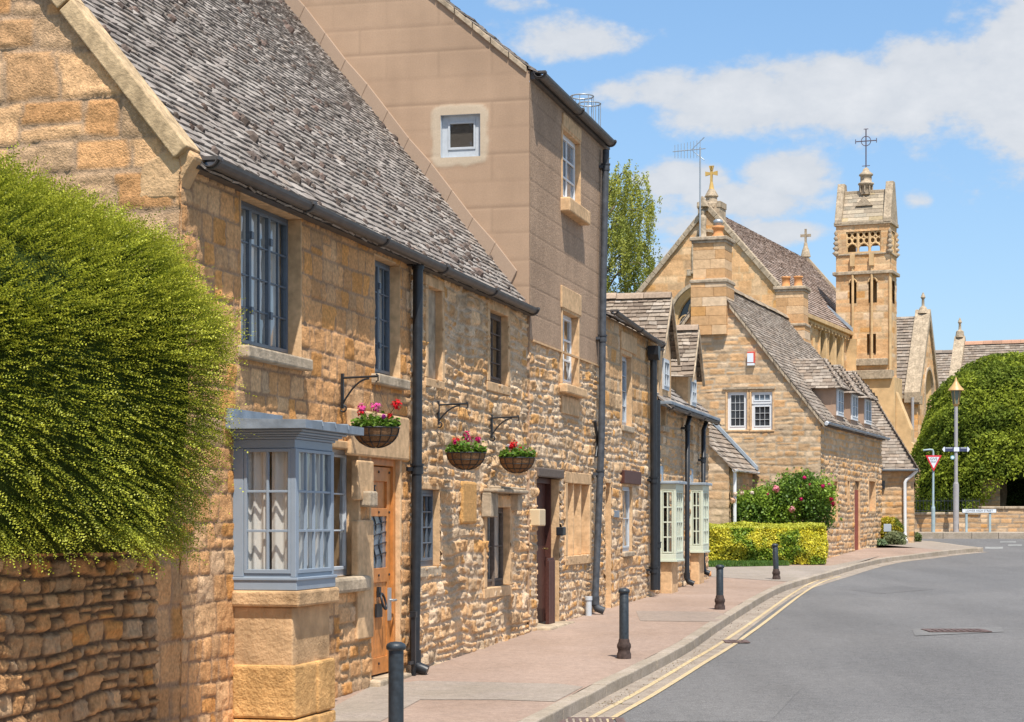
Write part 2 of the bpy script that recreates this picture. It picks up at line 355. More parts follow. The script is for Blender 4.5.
def blob_core(name, parent, c, rad, m, lump=.06, n=40, zcut=None, power=2.0, seed=1, taper=0):
    th = np.linspace(0, 2 * np.pi, n, endpoint=False); ph = np.linspace(.01, np.pi - .01, n // 2)
    T, Pp = np.meshgrid(th, ph); sgn = lambda a, p: np.sign(a) * np.abs(a) ** p
    e = 2 / power; x = sgn(np.sin(Pp), e) * sgn(np.cos(T), e); y = sgn(np.sin(Pp), e) * sgn(np.sin(T), e); z = sgn(np.cos(Pp), e)
    l = 1 + lump * 2 * fbm(np.cos(T) * 3 + 10, z * 3 + np.sin(T) * 3, seed, 3)
    V = np.stack([c[0] + x * rad[0] * l, c[1] + y * rad[1] * l, c[2] + z * rad[2] * l], -1)
    if zcut is not None: V[..., 2] = np.maximum(V[..., 2], zcut)
    V = V.reshape(-1, 3); a, b = np.meshgrid(np.arange(n), np.arange(n // 2 - 1)); i = b * n + a; j = b * n + (a + 1) % n
    F = np.stack([i, j, j + n, i + n], -1).reshape(-1, 4)
    return np_mesh(name, V, F, np.full((len(V), 3), .03), m, parent, True)
# ================================================================== camera, light, sky
cam = bpy.data.cameras.new('camera'); cam.sensor_width = 36; cam.lens = 36 * FPX / 1024; cam.shift_y = (HZ - 361) / 1024; cam.clip_end = 6000; cam.clip_start = .1
co = bpy.data.objects.new('camera', cam); COL.objects.link(co); co.location = (0, 0, EYE); co.rotation_euler = (R(90), 0, 0); scene.camera = co
SUN = Vector((.136, -.497, 1)).normalized()
sl = bpy.data.lights.new('sun', 'SUN'); sl.energy = 5.0; sl.angle = R(.53); sl.color = (1, .945, .86)
so = bpy.data.objects.new('sun', sl); COL.objects.link(so); so.rotation_euler = SUN.to_track_quat('Z', 'Y').to_euler(); so.location = (0, -10, 40)
w = bpy.data.worlds.new('World'); scene.world = w; w.use_nodes = True
nt = w.node_tree; N = nt.nodes; L = nt.links; bg = N['Background']; bg.inputs[1].default_value = .15
sky = N.new('ShaderNodeTexSky'); sky.sky_type = 'NISHITA'; sky.sun_disc = False
sky.sun_elevation = math.asin(SUN.z); sky.sun_rotation = math.atan2(SUN.x, SUN.y); sky.altitude = 100; sky.air_density = 1.0; sky.dust_density = .6; sky.ozone_density = 2.0
tc = N.new('ShaderNodeTexCoord'); sep = N.new('ShaderNodeSeparateXYZ'); L.new(tc.outputs['Generated'], sep.inputs[0])
def mth(op, a, b=None, c=None):
    n = N.new('ShaderNodeMath'); n.operation = op
    for i, v in enumerate((a, b, c)):
        if v is None: continue
        if isinstance(v, (int, float)): n.inputs[i].default_value = v
        else: L.new(v, n.inputs[i])
    return n.outputs[0]
az = mth('ARCTAN2', sep.outputs[0], sep.outputs[1]); el = mth('ARCSINE', sep.outputs[2])
def px2a(px, py): return ((px - CX) / FPX, math.atan2((HZ - py) / FPX, math.sqrt(1 + ((px - CX) / FPX) ** 2)))
cmb = N.new('ShaderNodeCombineXYZ'); L.new(az, cmb.inputs[0]); L.new(mth('MULTIPLY', el, 1.6), cmb.inputs[1])
def noise(sc, det, rough=.55, off=0):
    n = N.new('ShaderNodeTexNoise'); n.inputs['Scale'].default_value = sc; n.inputs['Detail'].default_value = det; n.inputs['Roughness'].default_value = rough
    mp = N.new('ShaderNodeMapping'); mp.inputs['Location'].default_value = (off, off * .7, off * .3); L.new(cmb.outputs[0], mp.inputs[0]); L.new(mp.outputs[0], n.inputs['Vector']); return n.outputs['Fac']
n1 = noise(16, 8, .55, 3.1); n2 = noise(52, 8, .6, 1.7); n3 = noise(7, 4, .5, 9.3)
BL = [(585, 42, 70, 26, 1.0), (520, 5, 40, 10, .55), (650, 88, 70, 22, 1.0), (735, 100, 95, 30, 1.05), (845, 95, 110, 40, 1.1), (930, 78, 80, 42, 1.1), (1010, 80, 90, 55, 1.15), (1040, 15, 60, 60, 1.1), (1150, 60, 200, 110, 1.1),
      (690, 182, 50, 18, 1.0), (785, 176, 48, 26, 1.2), (740, 200, 85, 22, 1.05), (700, 225, 110, 22, .75), (775, 232, 50, 14, .9), (650, 262, 90, 22, .6), (912, 200, 22, 12, .55), (-200, 100, 300, 120, 1.1), (1500, 200, 250, 90, 1.0), (300, 60, 150, 60, .9)]
msk = None
for (px, py, rx, ry, s_) in BL:
    a0, e0 = px2a(px, py)
    dx = mth('MULTIPLY', mth('SUBTRACT', az, a0), FPX / rx); dy = mth('MULTIPLY', mth('SUBTRACT', el, e0), FPX / ry)
    r2 = mth('ADD', mth('MULTIPLY', dx, dx), mth('MULTIPLY', dy, dy))
    v = mth('MULTIPLY', mth('POWER', 2.718, mth('MULTIPLY', r2, -.75)), s_)
    msk = v if msk is None else mth('MAXIMUM', msk, v)
far = mth('GREATER_THAN', mth('ABSOLUTE', az), .8)
general = mth('MULTIPLY', far, mth('MULTIPLY_ADD', n3, 2.6, -.85)); msk = mth('MAXIMUM', msk, general)
dens = mth('ADD', msk, mth('ADD', mth('MULTIPLY_ADD', n1, 1.25, -.62), mth('MULTIPLY_ADD', n2, .9, -.45)))
mr = N.new('ShaderNodeMapRange'); mr.interpolation_type = 'SMOOTHSTEP'; mr.inputs['From Min'].default_value = .36; mr.inputs['From Max'].default_value = .76; L.new(dens, mr.inputs[0])
alpha = mth('MULTIPLY', mr.outputs[0], .93)
hsv = N.new('ShaderNodeHueSaturation'); hsv.inputs['Hue'].default_value = .498; hsv.inputs['Saturation'].default_value = .79; hsv.inputs['Value'].default_value = .93; L.new(sky.outputs[0], hsv.inputs['Color'])
# clouds: white tops, greyer undersides
cr = N.new('ShaderNodeMapRange'); cr.inputs['From Min'].default_value = .5; cr.inputs['From Max'].default_value = 1.7; L.new(mth('ADD', dens, mth('MULTIPLY_ADD', n2, 1.2, -.6)), cr.inputs[0])
cc = N.new('ShaderNodeMix'); cc.data_type = 'RGBA'; cc.inputs[6].default_value = (3.55, 3.72, 3.98, 1); cc.inputs[7].default_value = (4.35, 4.42, 4.55, 1); L.new(cr.outputs[0], cc.inputs[0])
mx = N.new('ShaderNodeMix'); mx.data_type = 'RGBA'; L.new(alpha, mx.inputs[0]); er = N.new('ShaderNodeMapRange'); er.inputs['From Min'].default_value = .0; er.inputs['From Max'].default_value = .26; L.new(el, er.inputs[0]); tm = N.new('ShaderNodeMix'); tm.data_type = 'RGBA'; tm.inputs[6].default_value = (.62, .70, .80, 1); tm.inputs[7].default_value = (.62, .83, 1.0, 1); L.new(er.outputs[0], tm.inputs[0]); tint = N.new('ShaderNodeVectorMath'); tint.operation = 'MULTIPLY'; L.new(tm.outputs[2], tint.inputs[1]); L.new(hsv.outputs[0], tint.inputs[0]); L.new(tint.outputs[0], mx.inputs[6]); L.new(cc.outputs[2], mx.inputs[7])
L.new(mx.outputs[2], bg.inputs[0])
scene.view_settings.view_transform = 'Standard'; scene.view_settings.look = 'None'; scene.view_settings.gamma = 1; scene.view_settings.exposure = 0.35
scene.render.engine = 'CYCLES'; scene.render.resolution_x = 1024; scene.render.resolution_y = 722
scene.cycles.max_bounces = 6; scene.cycles.transparent_max_bounces = 8
# ================================================================== street line
MANG = math.atan2(.971, .238)
MF = Fr(-5.94, 0, 0, MANG)                      # the building line, x measured along it
# ================================================================== ground materials
def ground_mat(name, base, base2, rough=.9, sc=1.2, fine=.18, bump=.35, bsc=160, bd=.004, extra=None):
    m = bpy.data.materials.new(name); m.use_nodes = True; nt = m.node_tree; N = nt.nodes; L = nt.links; b = N['Principled BSDF']
    b.inputs['Roughness'].default_value = rough; b.inputs['Specular IOR Level'].default_value = .25
    tc = N.new('ShaderNodeTexCoord')
    def nz(scale, det=4, stretch=None):
        n = N.new('ShaderNodeTexNoise'); n.inputs['Scale'].default_value = scale; n.inputs['Detail'].default_value = det
        if stretch:
            mp = N.new('ShaderNodeMapping'); mp.inputs['Scale'].default_value = stretch; mp.inputs['Rotation'].default_value = (0, 0, R(-13)); L.new(tc.outputs['Object'], mp.inputs[0]); L.new(mp.outputs[0], n.inputs['Vector'])
        else: L.new(tc.outputs['Object'], n.inputs['Vector'])
        return n.outputs['Fac']
    r1 = N.new('ShaderNodeMapRange'); r1.inputs['From Min'].default_value = .35; r1.inputs['From Max'].default_value = .65; L.new(nz(sc, 5), r1.inputs[0])
    mx = N.new('ShaderNodeMix'); mx.data_type = 'RGBA'; mx.inputs[6].default_value = (*base, 1); mx.inputs[7].default_value = (*base2, 1); L.new(r1.outputs[0], mx.inputs[0])
    def scale(src, fac, lo, hi, f0=.3, f1=.7):
        r = N.new('ShaderNodeMapRange'); r.inputs['From Min'].default_value = f0; r.inputs['From Max'].default_value = f1; r.inputs['To Min'].default_value = lo; r.inputs['To Max'].default_value = hi; L.new(fac, r.inputs[0])
        v = N.new('ShaderNodeVectorMath'); v.operation = 'SCALE'; L.new(src, v.inputs[0]); L.new(r.outputs[0], v.inputs['Scale']); return v.outputs[0]
    src = scale(mx.outputs[2], nz(90, 3), 1 - fine, 1 + fine); src = scale(src, nz(.9, 3, (1, .12, 1)), .9, 1.1)
    src = scale(src, nz(9, 6), .9, 1.1); src = scale(src, nz(28, 4), .88, 1.12)
    L.new(src, b.inputs['Base Color'])
    bp = N.new('ShaderNodeBump'); bp.inputs['Strength'].default_value = bump; bp.inputs['Distance'].default_value = bd; L.new(nz(bsc, 3), bp.inputs['Height']); L.new(bp.outputs[0], b.inputs['Normal'])
    return m
M['asphalt'] = ground_mat('asphalt', (.138, .134, .132), (.16, .154, .15), sc=.35, fine=.5)
M['pave'] = ground_mat('red_tarmac_pavement', (.30, .215, .165), (.34, .25, .20), sc=.8, fine=.2)
M['pavegrey'] = ground_mat('grey_pavement', (.28, .235, .19), (.31, .26, .22), sc=1.5, fine=.2)
M['patchg'] = ground_mat('green_grey_patch', (.27, .215, .175), (.29, .23, .19), sc=2)
M['kerb'] = ground_mat('kerb_stone', (.30, .25, .19), (.37, .31, .25), sc=2, fine=.2)
M['channel'] = ground_mat('gutter_strip', (.27, .22, .175), (.34, .285, .23), sc=2.5, fine=.25)
M['yellow'] = ground_mat('worn_yellow_paint', (.55, .41, .22), (.46, .37, .24), sc=6, fine=.2)
M['dirt'] = ground_mat('earth', (.16, .14, .09), (.12, .13, .06), sc=.3)
M['wornwhite'] = ground_mat('worn_white_paint', (.3, .3, .29), (.2, .2, .19), sc=5)
M['iron_cover'] = mat('rusty_cover', (.14, .095, .085), rough=.7, noise=.5, nscale=30, bump=.4)
def strip_mesh(name, rows, m, kind='structure', parent=None):
    """rows: list of equal-length lists of 3D points"""
    mb = MB(); n = len(rows[0]); vs = [p for r_ in rows for p in r_]
    fs = [(i * n + k, i * n + k + 1, (i + 1) * n + k + 1, (i + 1) * n + k) for i in range(len(rows) - 1) for k in range(n - 1)]
    mb.add(vs, fs); o = mb.build(name, m, parent)
    if kind: o['kind'] = kind
    return o
ys = [-400, -100, -20, 0] + list(np.arange(4, 80, 2.0)) + [90, 120, 150, 400, 2000]
xs = [-1500, -300, -60, -20, -5, 0, 10, 20, 30, 60, 300, 1500]
strip_mesh('ground', [[(x, y, g(y) - .19) for x in xs] for y in ys], M['dirt'])
# kerb line (top outer edge), pavement level lies .11 above the road
kp = [(536, 722), (600, 688.5), (662, 657.5), (700, 636), (741, 609), (770, 592), (792, 583), (827, 573), (877, 560), (921.5, 554), (950, 550.5), (977, 548)]
KP = [ground_hit(*p) for p in kp]
d0 = (KP[0][0] - KP[2][0], KP[0][1] - KP[2][1]); KP = [(KP[0][0] + d0[0] * 3.2, KP[0][1] + d0[1] * 3.2)] + KP
def smooth_line(P, n=8):
    out = []; P = [np.array(p) for p in P]
    for i in range(len(P) - 1):
        p0 = P[max(i - 1, 0)]; p1 = P[i]; p2 = P[i + 1]; p3 = P[min(i + 2, len(P) - 1)]
        for t in np.linspace(0, 1, n, endpoint=False):
            out.append(.5 * ((2 * p1) + (-p0 + p2) * t + (2 * p0 - 5 * p1 + 4 * p2 - p3) * t * t + (-p0 + 3 * p1 - 3 * p2 + p3) * t ** 3))
    return out + [P[-1]]
KL = smooth_line(KP)
def offs(Lp, d):
    out = []
    for i, p in enumerate(Lp):
        t = Lp[min(i + 1, len(Lp) - 1)] - Lp[max(i - 1, 0)]; t = t / np.linalg.norm(t); out.append(p + np.array([t[1], -t[0]]) * d)
    return out
def zp(y): return g(y)
def zr(y): return g(y) - .11
road_far = 66.45
strip_mesh('road', [[(x, y, zr(y)) for x in (-30, -12, -4, 0, 4, 8, 12, 16, 20, 30, 45, 80)] for y in [-20, -5] + list(np.arange(0, 66, 1.5)) + [road_far]], M['asphalt'])
KI = offs(KL, -.15)
rows = []
for p in KI:
    xl = -9.5 + .245 * p[1]; rows.append([(xl + (p[0] - xl) * t, p[1], zp(p[1])) for t in np.linspace(0, 1, 6)])
pv = strip_mesh('pavement', rows, M['pave'])
# the corner behind the far tip of the kerb
tip = KI[-1]; fl = [ground_hit(921.5, 540.6), ground_hit(905, 538.5)]
mb = MB(); pts = [(tip[0] + .14, tip[1]), (fl[0][0], fl[0][1]), (4, 64), (4, 58.5)] 
def kerb_run(name, Lp, width=.15, h=.11, seg=.9, m=None):
    mb = MB(); dist = np.r_[0, np.cumsum([np.linalg.norm(Lp[i + 1] - Lp[i]) for i in range(len(Lp) - 1)])]; tot = dist[-1]; s = 0
    X = np.array(Lp); In = np.array(offs(Lp, -width))
    def at(A, q): return np.array([np.interp(q, dist, A[:, 0]), np.interp(q, dist, A[:, 1])])
    while s < tot:
        e = min(s + seg * random.uniform(.9, 1.1), tot); a, b = at(X, s + .004), at(X, e - .004); c, d = at(In, e - .004), at(In, s + .004); s = e
        zt = random.uniform(.002, .01); j = random.uniform(-.004, .004)
        vs = []
        for q in (a, b, c, d): vs.append((q[0] + j, q[1], zp(q[1]) + zt))
        for q in (a, b, c, d): vs.append((q[0] + j, q[1], zr(q[1]) - .02))
        mb.add(vs, [(3, 2, 1, 0), (0, 1, 5, 4), (1, 2, 6, 5), (2, 3, 7, 6), (3, 0, 4, 7)], 0)
    o = mb.build(name, m or M['kerb'], None, bevel=.012); o['kind'] = 'structure'; return o
kerb_run('kerb', KL)
rows = [[(pts[0][0], pts[0][1], zp(pts[0][1]) + .002), (pts[1][0], pts[1][1], zp(pts[1][1]) + .002), (8, 63.6, zp(63.5) + .002)], [(KI[-9][0], KI[-9][1], zp(KI[-9][1]) + .002), (11, 60.5, zp(60.5) + .002), (8, 60.5, zp(60.5) + .002)]]
strip_mesh('pavement_corner', rows, M['pavegrey'])
A = [np.array((pts[0][0] + .05, pts[0][1])), np.array(pts[1]), np.array((8.0, 64.2))]
mb = MB(); mb.box(tip[0] - .05, tip[0] + .22, tip[1] - .12, tip[1] + .16, zr(tip[1]) - .02, zp(tip[1]) + .004); o = mb.build('kerb_end', M['kerb'], None, bevel=.03); o['kind'] = 'structure'
kerb_run('side_kerb', [a for a in A][::-1])
# gutter strip and double yellow lines
def ribbon(name, Lp, d0_, d1_, m, lift, i0=0, i1=None):
    a = offs(Lp, d0_)[i0:i1]; b = offs(Lp, d1_)[i0:i1]
    return strip_mesh(name, [[(p[0], p[1], zr(p[1]) + lift), (q[0], q[1], zr(q[1]) + lift)] for p, q in zip(a, b)], m)
ribbon('gutter_strip', KL, .002, .37, M['channel'], .004)
ol = [(607, 722), (657, 693), (700, 666), (750.6, 633), (801, 595), (826.6, 580.7), (858, 572.8), (905, 563), (940, 557)]
OL = [ground_hit(x, y, -.11) for x, y in ol]; OL = [(2 * OL[0][0] - OL[2][0], 2 * OL[0][1] - OL[2][1])] + OL
OLs = smooth_line(OL)[:-20]
ribbon('road_marking', OLs, -.028, .028, M['yellow'], .008)
ribbon('road_marking', OLs, -.21, -.155, M['yellow'], .008)
# patches in the pavement
def patch(name, pxs, m, lift, base=0.0):
    P = [ground_hit(x, y, base) for x, y in pxs]; mb = MB(); mb.add([(p[0], p[1], zp(p[1]) + base + lift) for p in P], [tuple(range(len(P)))]); o = mb.build(name, m); o['kind'] = 'structure'; return o
patch('pavement_patch', [(336, 706), (372, 686), (420, 681), (560, 684), (583, 687), (555, 702), (500, 700), (420, 700), (380, 722), (330, 722)], M['pavegrey'], .004)
patch('pavement_patch', [(636, 611), (716, 612), (730, 616), (716, 622), (640, 621)], M['patchg'], .004)
patch('pavement_patch', [(700, 566), (830, 566), (880, 556), (850, 565), (790, 582), (700, 576)], M['pavegrey'], .004)
patch('road_patch', [(912, 629), (1001, 627), (1004, 632), (915, 636)], ground_mat('dark_tar', (.16, .155, .15), (.18, .175, .17)), .004, -.11)
def cover(px0, py0, px1, py1, label, cat):
    P = [ground_hit(x, y, -.11) for x, y in ((px0, py1), (px1, py1), (px1, py0), (px0, py0))]
    cx = sum(p[0] for p in P) / 4; cy = sum(p[1] for p in P) / 4; hw = abs(P[1][0] - P[0][0]) / 2; hd = abs(P[2][1] - P[1][1]) / 2
    f = Fr(cx, cy, zr(cy) + .007, 0); e = empty('drain_cover', f, label, cat)
    mb = MB(f)
    for s in (-1, 1): mb.box(-hw, hw, s * hd - .025, s * hd + .025, -.004, .008); mb.box(s * hw - .03, s * hw + .03, -hd, hd, -.004, .007)
    mb.build('cover_frame', M['iron_cover'], e)
    mb = MB(f); n = 9
    for i in range(n):
        x = -hw + (i + .5) * 2 * hw / n; mb.box(x - hw / n * .6, x + hw / n * .6, -hd + .03, hd - .03, -.004, .006)
    mb.build('grating', M['iron_cover'], e)
cover(927, 629.5, 985, 632.5, 'rusty iron drain cover in a dark tar patch in the middle of the road', 'drain cover')
cover(560, 718.5, 622, 726, 'rusty iron gully grate in the gutter at the near end of the yellow lines', 'drain grate')
cover(726, 640.5, 746, 643.5, 'small rusty gully grate crossing the yellow lines further along the kerb', 'drain grate')
# far side pavement and kerb
strip_mesh('far_pavement', [[(x, 66.6, 1.575), (x, 68.3, 1.6)] for x in (8, 16, 30, 60)], M['kerb'])
FK = [np.array((60., 66.45)), np.array((8., 66.45))]
mb = MB(); x = 8.0
while x < 60:
    q = random.uniform(.8, 1.0); mb.box(x + .005, x + q - .005, 66.45, 66.6, 1.3, 1.58 + random.uniform(0, .008)); x += q
o = mb.build('far_kerb', M['kerb'], None, bevel=.015); o['kind'] = 'structure'
for (a, b, c, d) in ((985, 547, 1003, 549), (1008, 544.5, 1022, 546), (1000, 541.5, 1016, 542.6)):
    patch('road_marking', [(a, b), (c, b), (c, d), (a, d)], M['wornwhite'], .004, -.11)

patch('road_patch', [(640, 722), (700, 690), (905, 602), (960, 604), (800, 690), (770, 722)], ground_mat('older_asphalt', (.142, .137, .134), (.163, .157, .152), sc=.4, fine=.5), .003, -.11)
patch('road_patch', [(850, 590), (900, 586), (935, 589.5), (880, 594)], ground_mat('tar_stain', (.128, .124, .122), (.14, .135, .132), sc=3), .003, -.11)
KLa = np.array(offs(KL, .12)); n_ = 1500; idx = rng.integers(0, len(KLa) - 1, n_); tt = rng.random((n_, 1)); P_ = KLa[idx] * (1 - tt) + KLa[idx + 1] * tt + rng.normal(0, .07, (n_, 2)); P_[:, 0] += .02
P3 = np.c_[P_, np.array([zr(y) for y in P_[:, 1]]) + .010]
gt = leaves('grit', None, P3, unit(rnd(n_) * [1, 1, .2]), unit(rnd(n_, .4) + [0, 0, 1]), rng.uniform(.006, .026, n_), rng.uniform(.005, .02, n_), leafcol(n_, (.26, .19, .12), .5), M['leaffar']); tag(gt, 'loose grit and leaf litter lying in the gutter beside the kerb', 'grit', kind='stuff')
# ================================================================== windows, doors, pipes
def reveal(mb, x0, x1, z0, z1, depth=.3, out=.02, t=.045, sides='lrtb', mi=0):
    """dressed jambs, head and sill lining an opening"""
    if 'l' in sides: mb.box(x0 - t, x0, -out, depth, z0, z1, mi)
    if 'r' in sides: mb.box(x1, x1 + t, -out, depth, z0, z1, mi)
    if 't' in sides: mb.box(x0 - t, x1 + t, -out, depth, z1, z1 + t * 1.2, mi)
    if 'b' in sides: mb.box(x0 - t, x1 + t, -out, depth, z0 - t, z0, mi)
def window(parent, fr, x0, x1, z0, z1, y=.11, casements=2, cols=2, rows=4, m='winblue', glass='glass', fw=.045, bar=.014, curtain=None, sill=None, name='window', thick=.05, back=True, hinge=False, label=None):
    mb = MB(fr)
    mb.box(x0, x0 + fw, y, y + thick, z0, z1); mb.box(x1 - fw, x1, y, y + thick, z0, z1)
    mb.box(x0 + fw, x1 - fw, y, y + thick, z0, z0 + fw * 1.3); mb.box(x0 + fw, x1 - fw, y, y + thick, z1 - fw, z1)
    W = (x1 - x0 - 2 * fw) / casements; a0 = z0 + fw * 1.3; a1 = z1 - fw
    for c in range(casements):
        a = x0 + fw + c * W; b = a + W; st = min(.024, W * .1)
        ya = y - .012
        mb.box(a, a + st, ya, ya + .035, a0, a1); mb.box(b - st, b, ya, ya + .035, a0, a1)
        mb.box(a + st, b - st, ya, ya + .035, a0, a0 + st * 1.3); mb.box(a + st, b - st, ya, ya + .035, a1 - st, a1)
        for k in range(1, cols):
            xx = a + st + (W - 2 * st) * k / cols; mb.box(xx - bar / 2, xx + bar / 2, ya + .005, ya + .028, a0 + st, a1 - st)
        for k in range(1, rows):
            zz = a0 + st + (a1 - a0 - 2 * st) * k / rows; mb.box(a + st, b - st, ya + .007, ya + .026, zz - bar / 2, zz + bar / 2)
        if hinge:
            for zz in (a0 + .25 * (a1 - a0), a1 - .2 * (a1 - a0)): mb.box(a - .02, a + .03, ya - .02, ya, zz - .03, zz + .03)
    o = mb.build(name, M[m], parent, bevel=.003, segs=1)
    if label: o['label'] = label
    g_ = MB(fr); W0 = x0 + fw * .5
    if glass == 'glass':
        # individual panes, each very slightly out of plane as old glass is
        for c in range(casements):
            for k in range(cols):
                for r_ in range(rows):
                    a = x0 + fw + c * W + W * k / cols; b = a + W / cols; p = a0 + (a1 - a0) * r_ / rows; q = p + (a1 - a0) / rows; t1, t2 = random.gauss(0, .0025), random.gauss(0, .0025)
                    g_.add([(a, y + .018 + t1, p), (b, y + .018 - t1, p), (b, y + .018 - t2, q), (a, y + .018 + t2, q)], [(0, 1, 2, 3)])
    else: g_.add([(x0 + fw * .5, y + .018, z0), (x1 - fw * .5, y + .018, z0), (x1 - fw * .5, y + .018, z1), (x0 + fw * .5, y + .018, z1)], [(0, 1, 2, 3)])
    g_.build('pane', M[glass], o)
    if curtain:
        for (ca, cb) in curtain:
            fa = x0 + (x1 - x0) * ca; fb = x0 + (x1 - x0) * cb; n = max(6, int((fb - fa) / .012)); vs = []
            for i in range(n + 1):
                xx = fa + (fb - fa) * i / n; yy = y + .075 + .02 * math.sin(xx * 70) + .012 * math.sin(xx * 31 + 1); vs += [(xx, yy, z0 + .02), (xx, yy, z1 - .01)]
            q = MB(fr); q.add(vs, [(2 * i, 2 * i + 2, 2 * i + 3, 2 * i + 1) for i in range(n)], smooth=True); q.build('curtain', M['curtain'], o)
    if sill:
        q = MB(fr); d, h, ex = sill; q.box(x0 - ex, x1 + ex, -d, y + .02, z0 - h, z0 - .001); q.build('sill', M['dressdark'], o, bevel=.015)
    return o
def gutter(parent, fr, x0, x1, y, z, z1=None, r=.06, m='gutter'):
    mb = MB(fr); z1 = z if z1 is None else z1; n = 8
    vs = []; 
    for (x, zz) in ((x0, z), (x1, z1)):
        for k in range(n + 1):
            t = math.pi * k / n; vs.append((x, y - r * math.cos(t), zz - r * math.sin(t)))
        for k in range(n + 1):
            t = math.pi * (1 - k / n); vs.append((x, y - (r - .006) * math.cos(t), zz - (r - .006) * math.sin(t)))
    q = 2 * (n + 1); fs = [(i, (i + 1) % q, q + (i + 1) % q, q + i) for i in range(q)] + [tuple(range(q))[::-1], tuple(range(q, 2 * q))]
    mb.add(vs, fs)
    L_ = x1 - x0; k = max(1, int(L_ / 1.8))
    for i in range(k + 1):
        x = x0 + .05 + (L_ - .1) * i / k; zz = z + (z1 - z) * i / k; pts = [(x, y - (r + .008) * math.cos(math.pi * j / 8), zz - (r + .008) * math.sin(math.pi * j / 8)) for j in range(9)]
        mb.tube(pts, .012, 6)
        mb.box(x - .045, x + .045, y - r - .012, y + r + .01, zz - .015, zz + .012)
    return mb.build('gutter', M[m], parent)
def downpipe(parent, fr, pts, r=.05, m='iron', collars=(), shoe=True, hopper=False, out=.09):
    """pts: (x,z) along the wall, top to bottom; stands `out` off the wall"""
    mb = MB(fr); P = [(x, -out, z) for x, z in pts]; mb.tube(P, r, 12)
    def atz(z):
        for a, b in zip(P[:-1], P[1:]):
            if b[2] <= z <= a[2]: t = (a[2] - z) / (a[2] - b[2] + 1e-9); return a[0] + (b[0] - a[0]) * t
        return P[-1][0]
    for z in collars:
        x = atz(z); mb.tube([(x, -out, z + .05), (x, -out, z - .05)], r * 1.22, 12); mb.tube([(x, -out, z + .055), (x, -out, z + .035)], r * 1.4, 12)
        mb.box(x - r * 1.9, x + r * 1.9, -out + r * .5, 0.0, z - .02, z + .02)
    if shoe:
        x, _, z = P[-1]; mb.tube([(x, -out, z + .14), (x, -out, z + .02)], r * 1.3, 12); mb.tube([(x, -out, z + .04), (x, -out - .03, z - .03), (x + .01, -out - .13, z - .07)], [r * 1.1, r * 1.15, r * 1.1], 12)
    if hopper:
        x, _, z = P[0]; mb.prism([(x - .11, z + .1), (x + .11, z + .1), (x + .11, z - .05), (x + .05, z - .14), (x - .05, z - .14), (x - .11, z - .05)], -out - .1, -out + .08)
    return mb.build('drainpipe', M[m], parent)
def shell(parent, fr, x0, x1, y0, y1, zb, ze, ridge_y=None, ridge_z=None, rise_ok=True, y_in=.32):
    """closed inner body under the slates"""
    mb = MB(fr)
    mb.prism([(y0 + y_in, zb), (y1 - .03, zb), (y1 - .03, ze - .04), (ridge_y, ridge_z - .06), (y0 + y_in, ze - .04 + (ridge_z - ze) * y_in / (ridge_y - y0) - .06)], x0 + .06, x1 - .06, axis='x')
    return mb.build('filler_core', M['core'], parent)  # added filler, keeps light out and shows as dark rooms
def ridge_tiles(parent, fr, a, b, r=.12, m='slate', seg=.42, col=(.26, .21, .17)):
    a, b = Vector(a), Vector(b); L_ = (b - a).length; n = max(1, int(L_ / seg)); mb = MB(fr); d = (b - a).normalized(); s_ = d.cross(Vector((0, 0, 1))).normalized()
    for i in range(n):
        p = a + d * (L_ * i / n + .005); q = a + d * (L_ * (i + 1) / n - .005); j = random.uniform(0, .02); vs = []
        for P in (p, q):
            for (u, z) in ((-r * 1.2, -r * .9), (-r * .7, -r * .05), (0, r * .35), (r * .7, -r * .05), (r * 1.2, -r * .9)): vs.append(tuple(P + s_ * u + Vector((0, 0, z + j))))
        c = tuple(np.array(col) * random.uniform(.8, 1.2)); mb.add(vs, [(k, k + 1, k + 6, k + 5) for k in range(4)] + [(0, 1, 2, 3, 4)[::-1], (5, 6, 7, 8, 9)], 0, c)
    return mb.build('ridge_stones', M[m], parent)
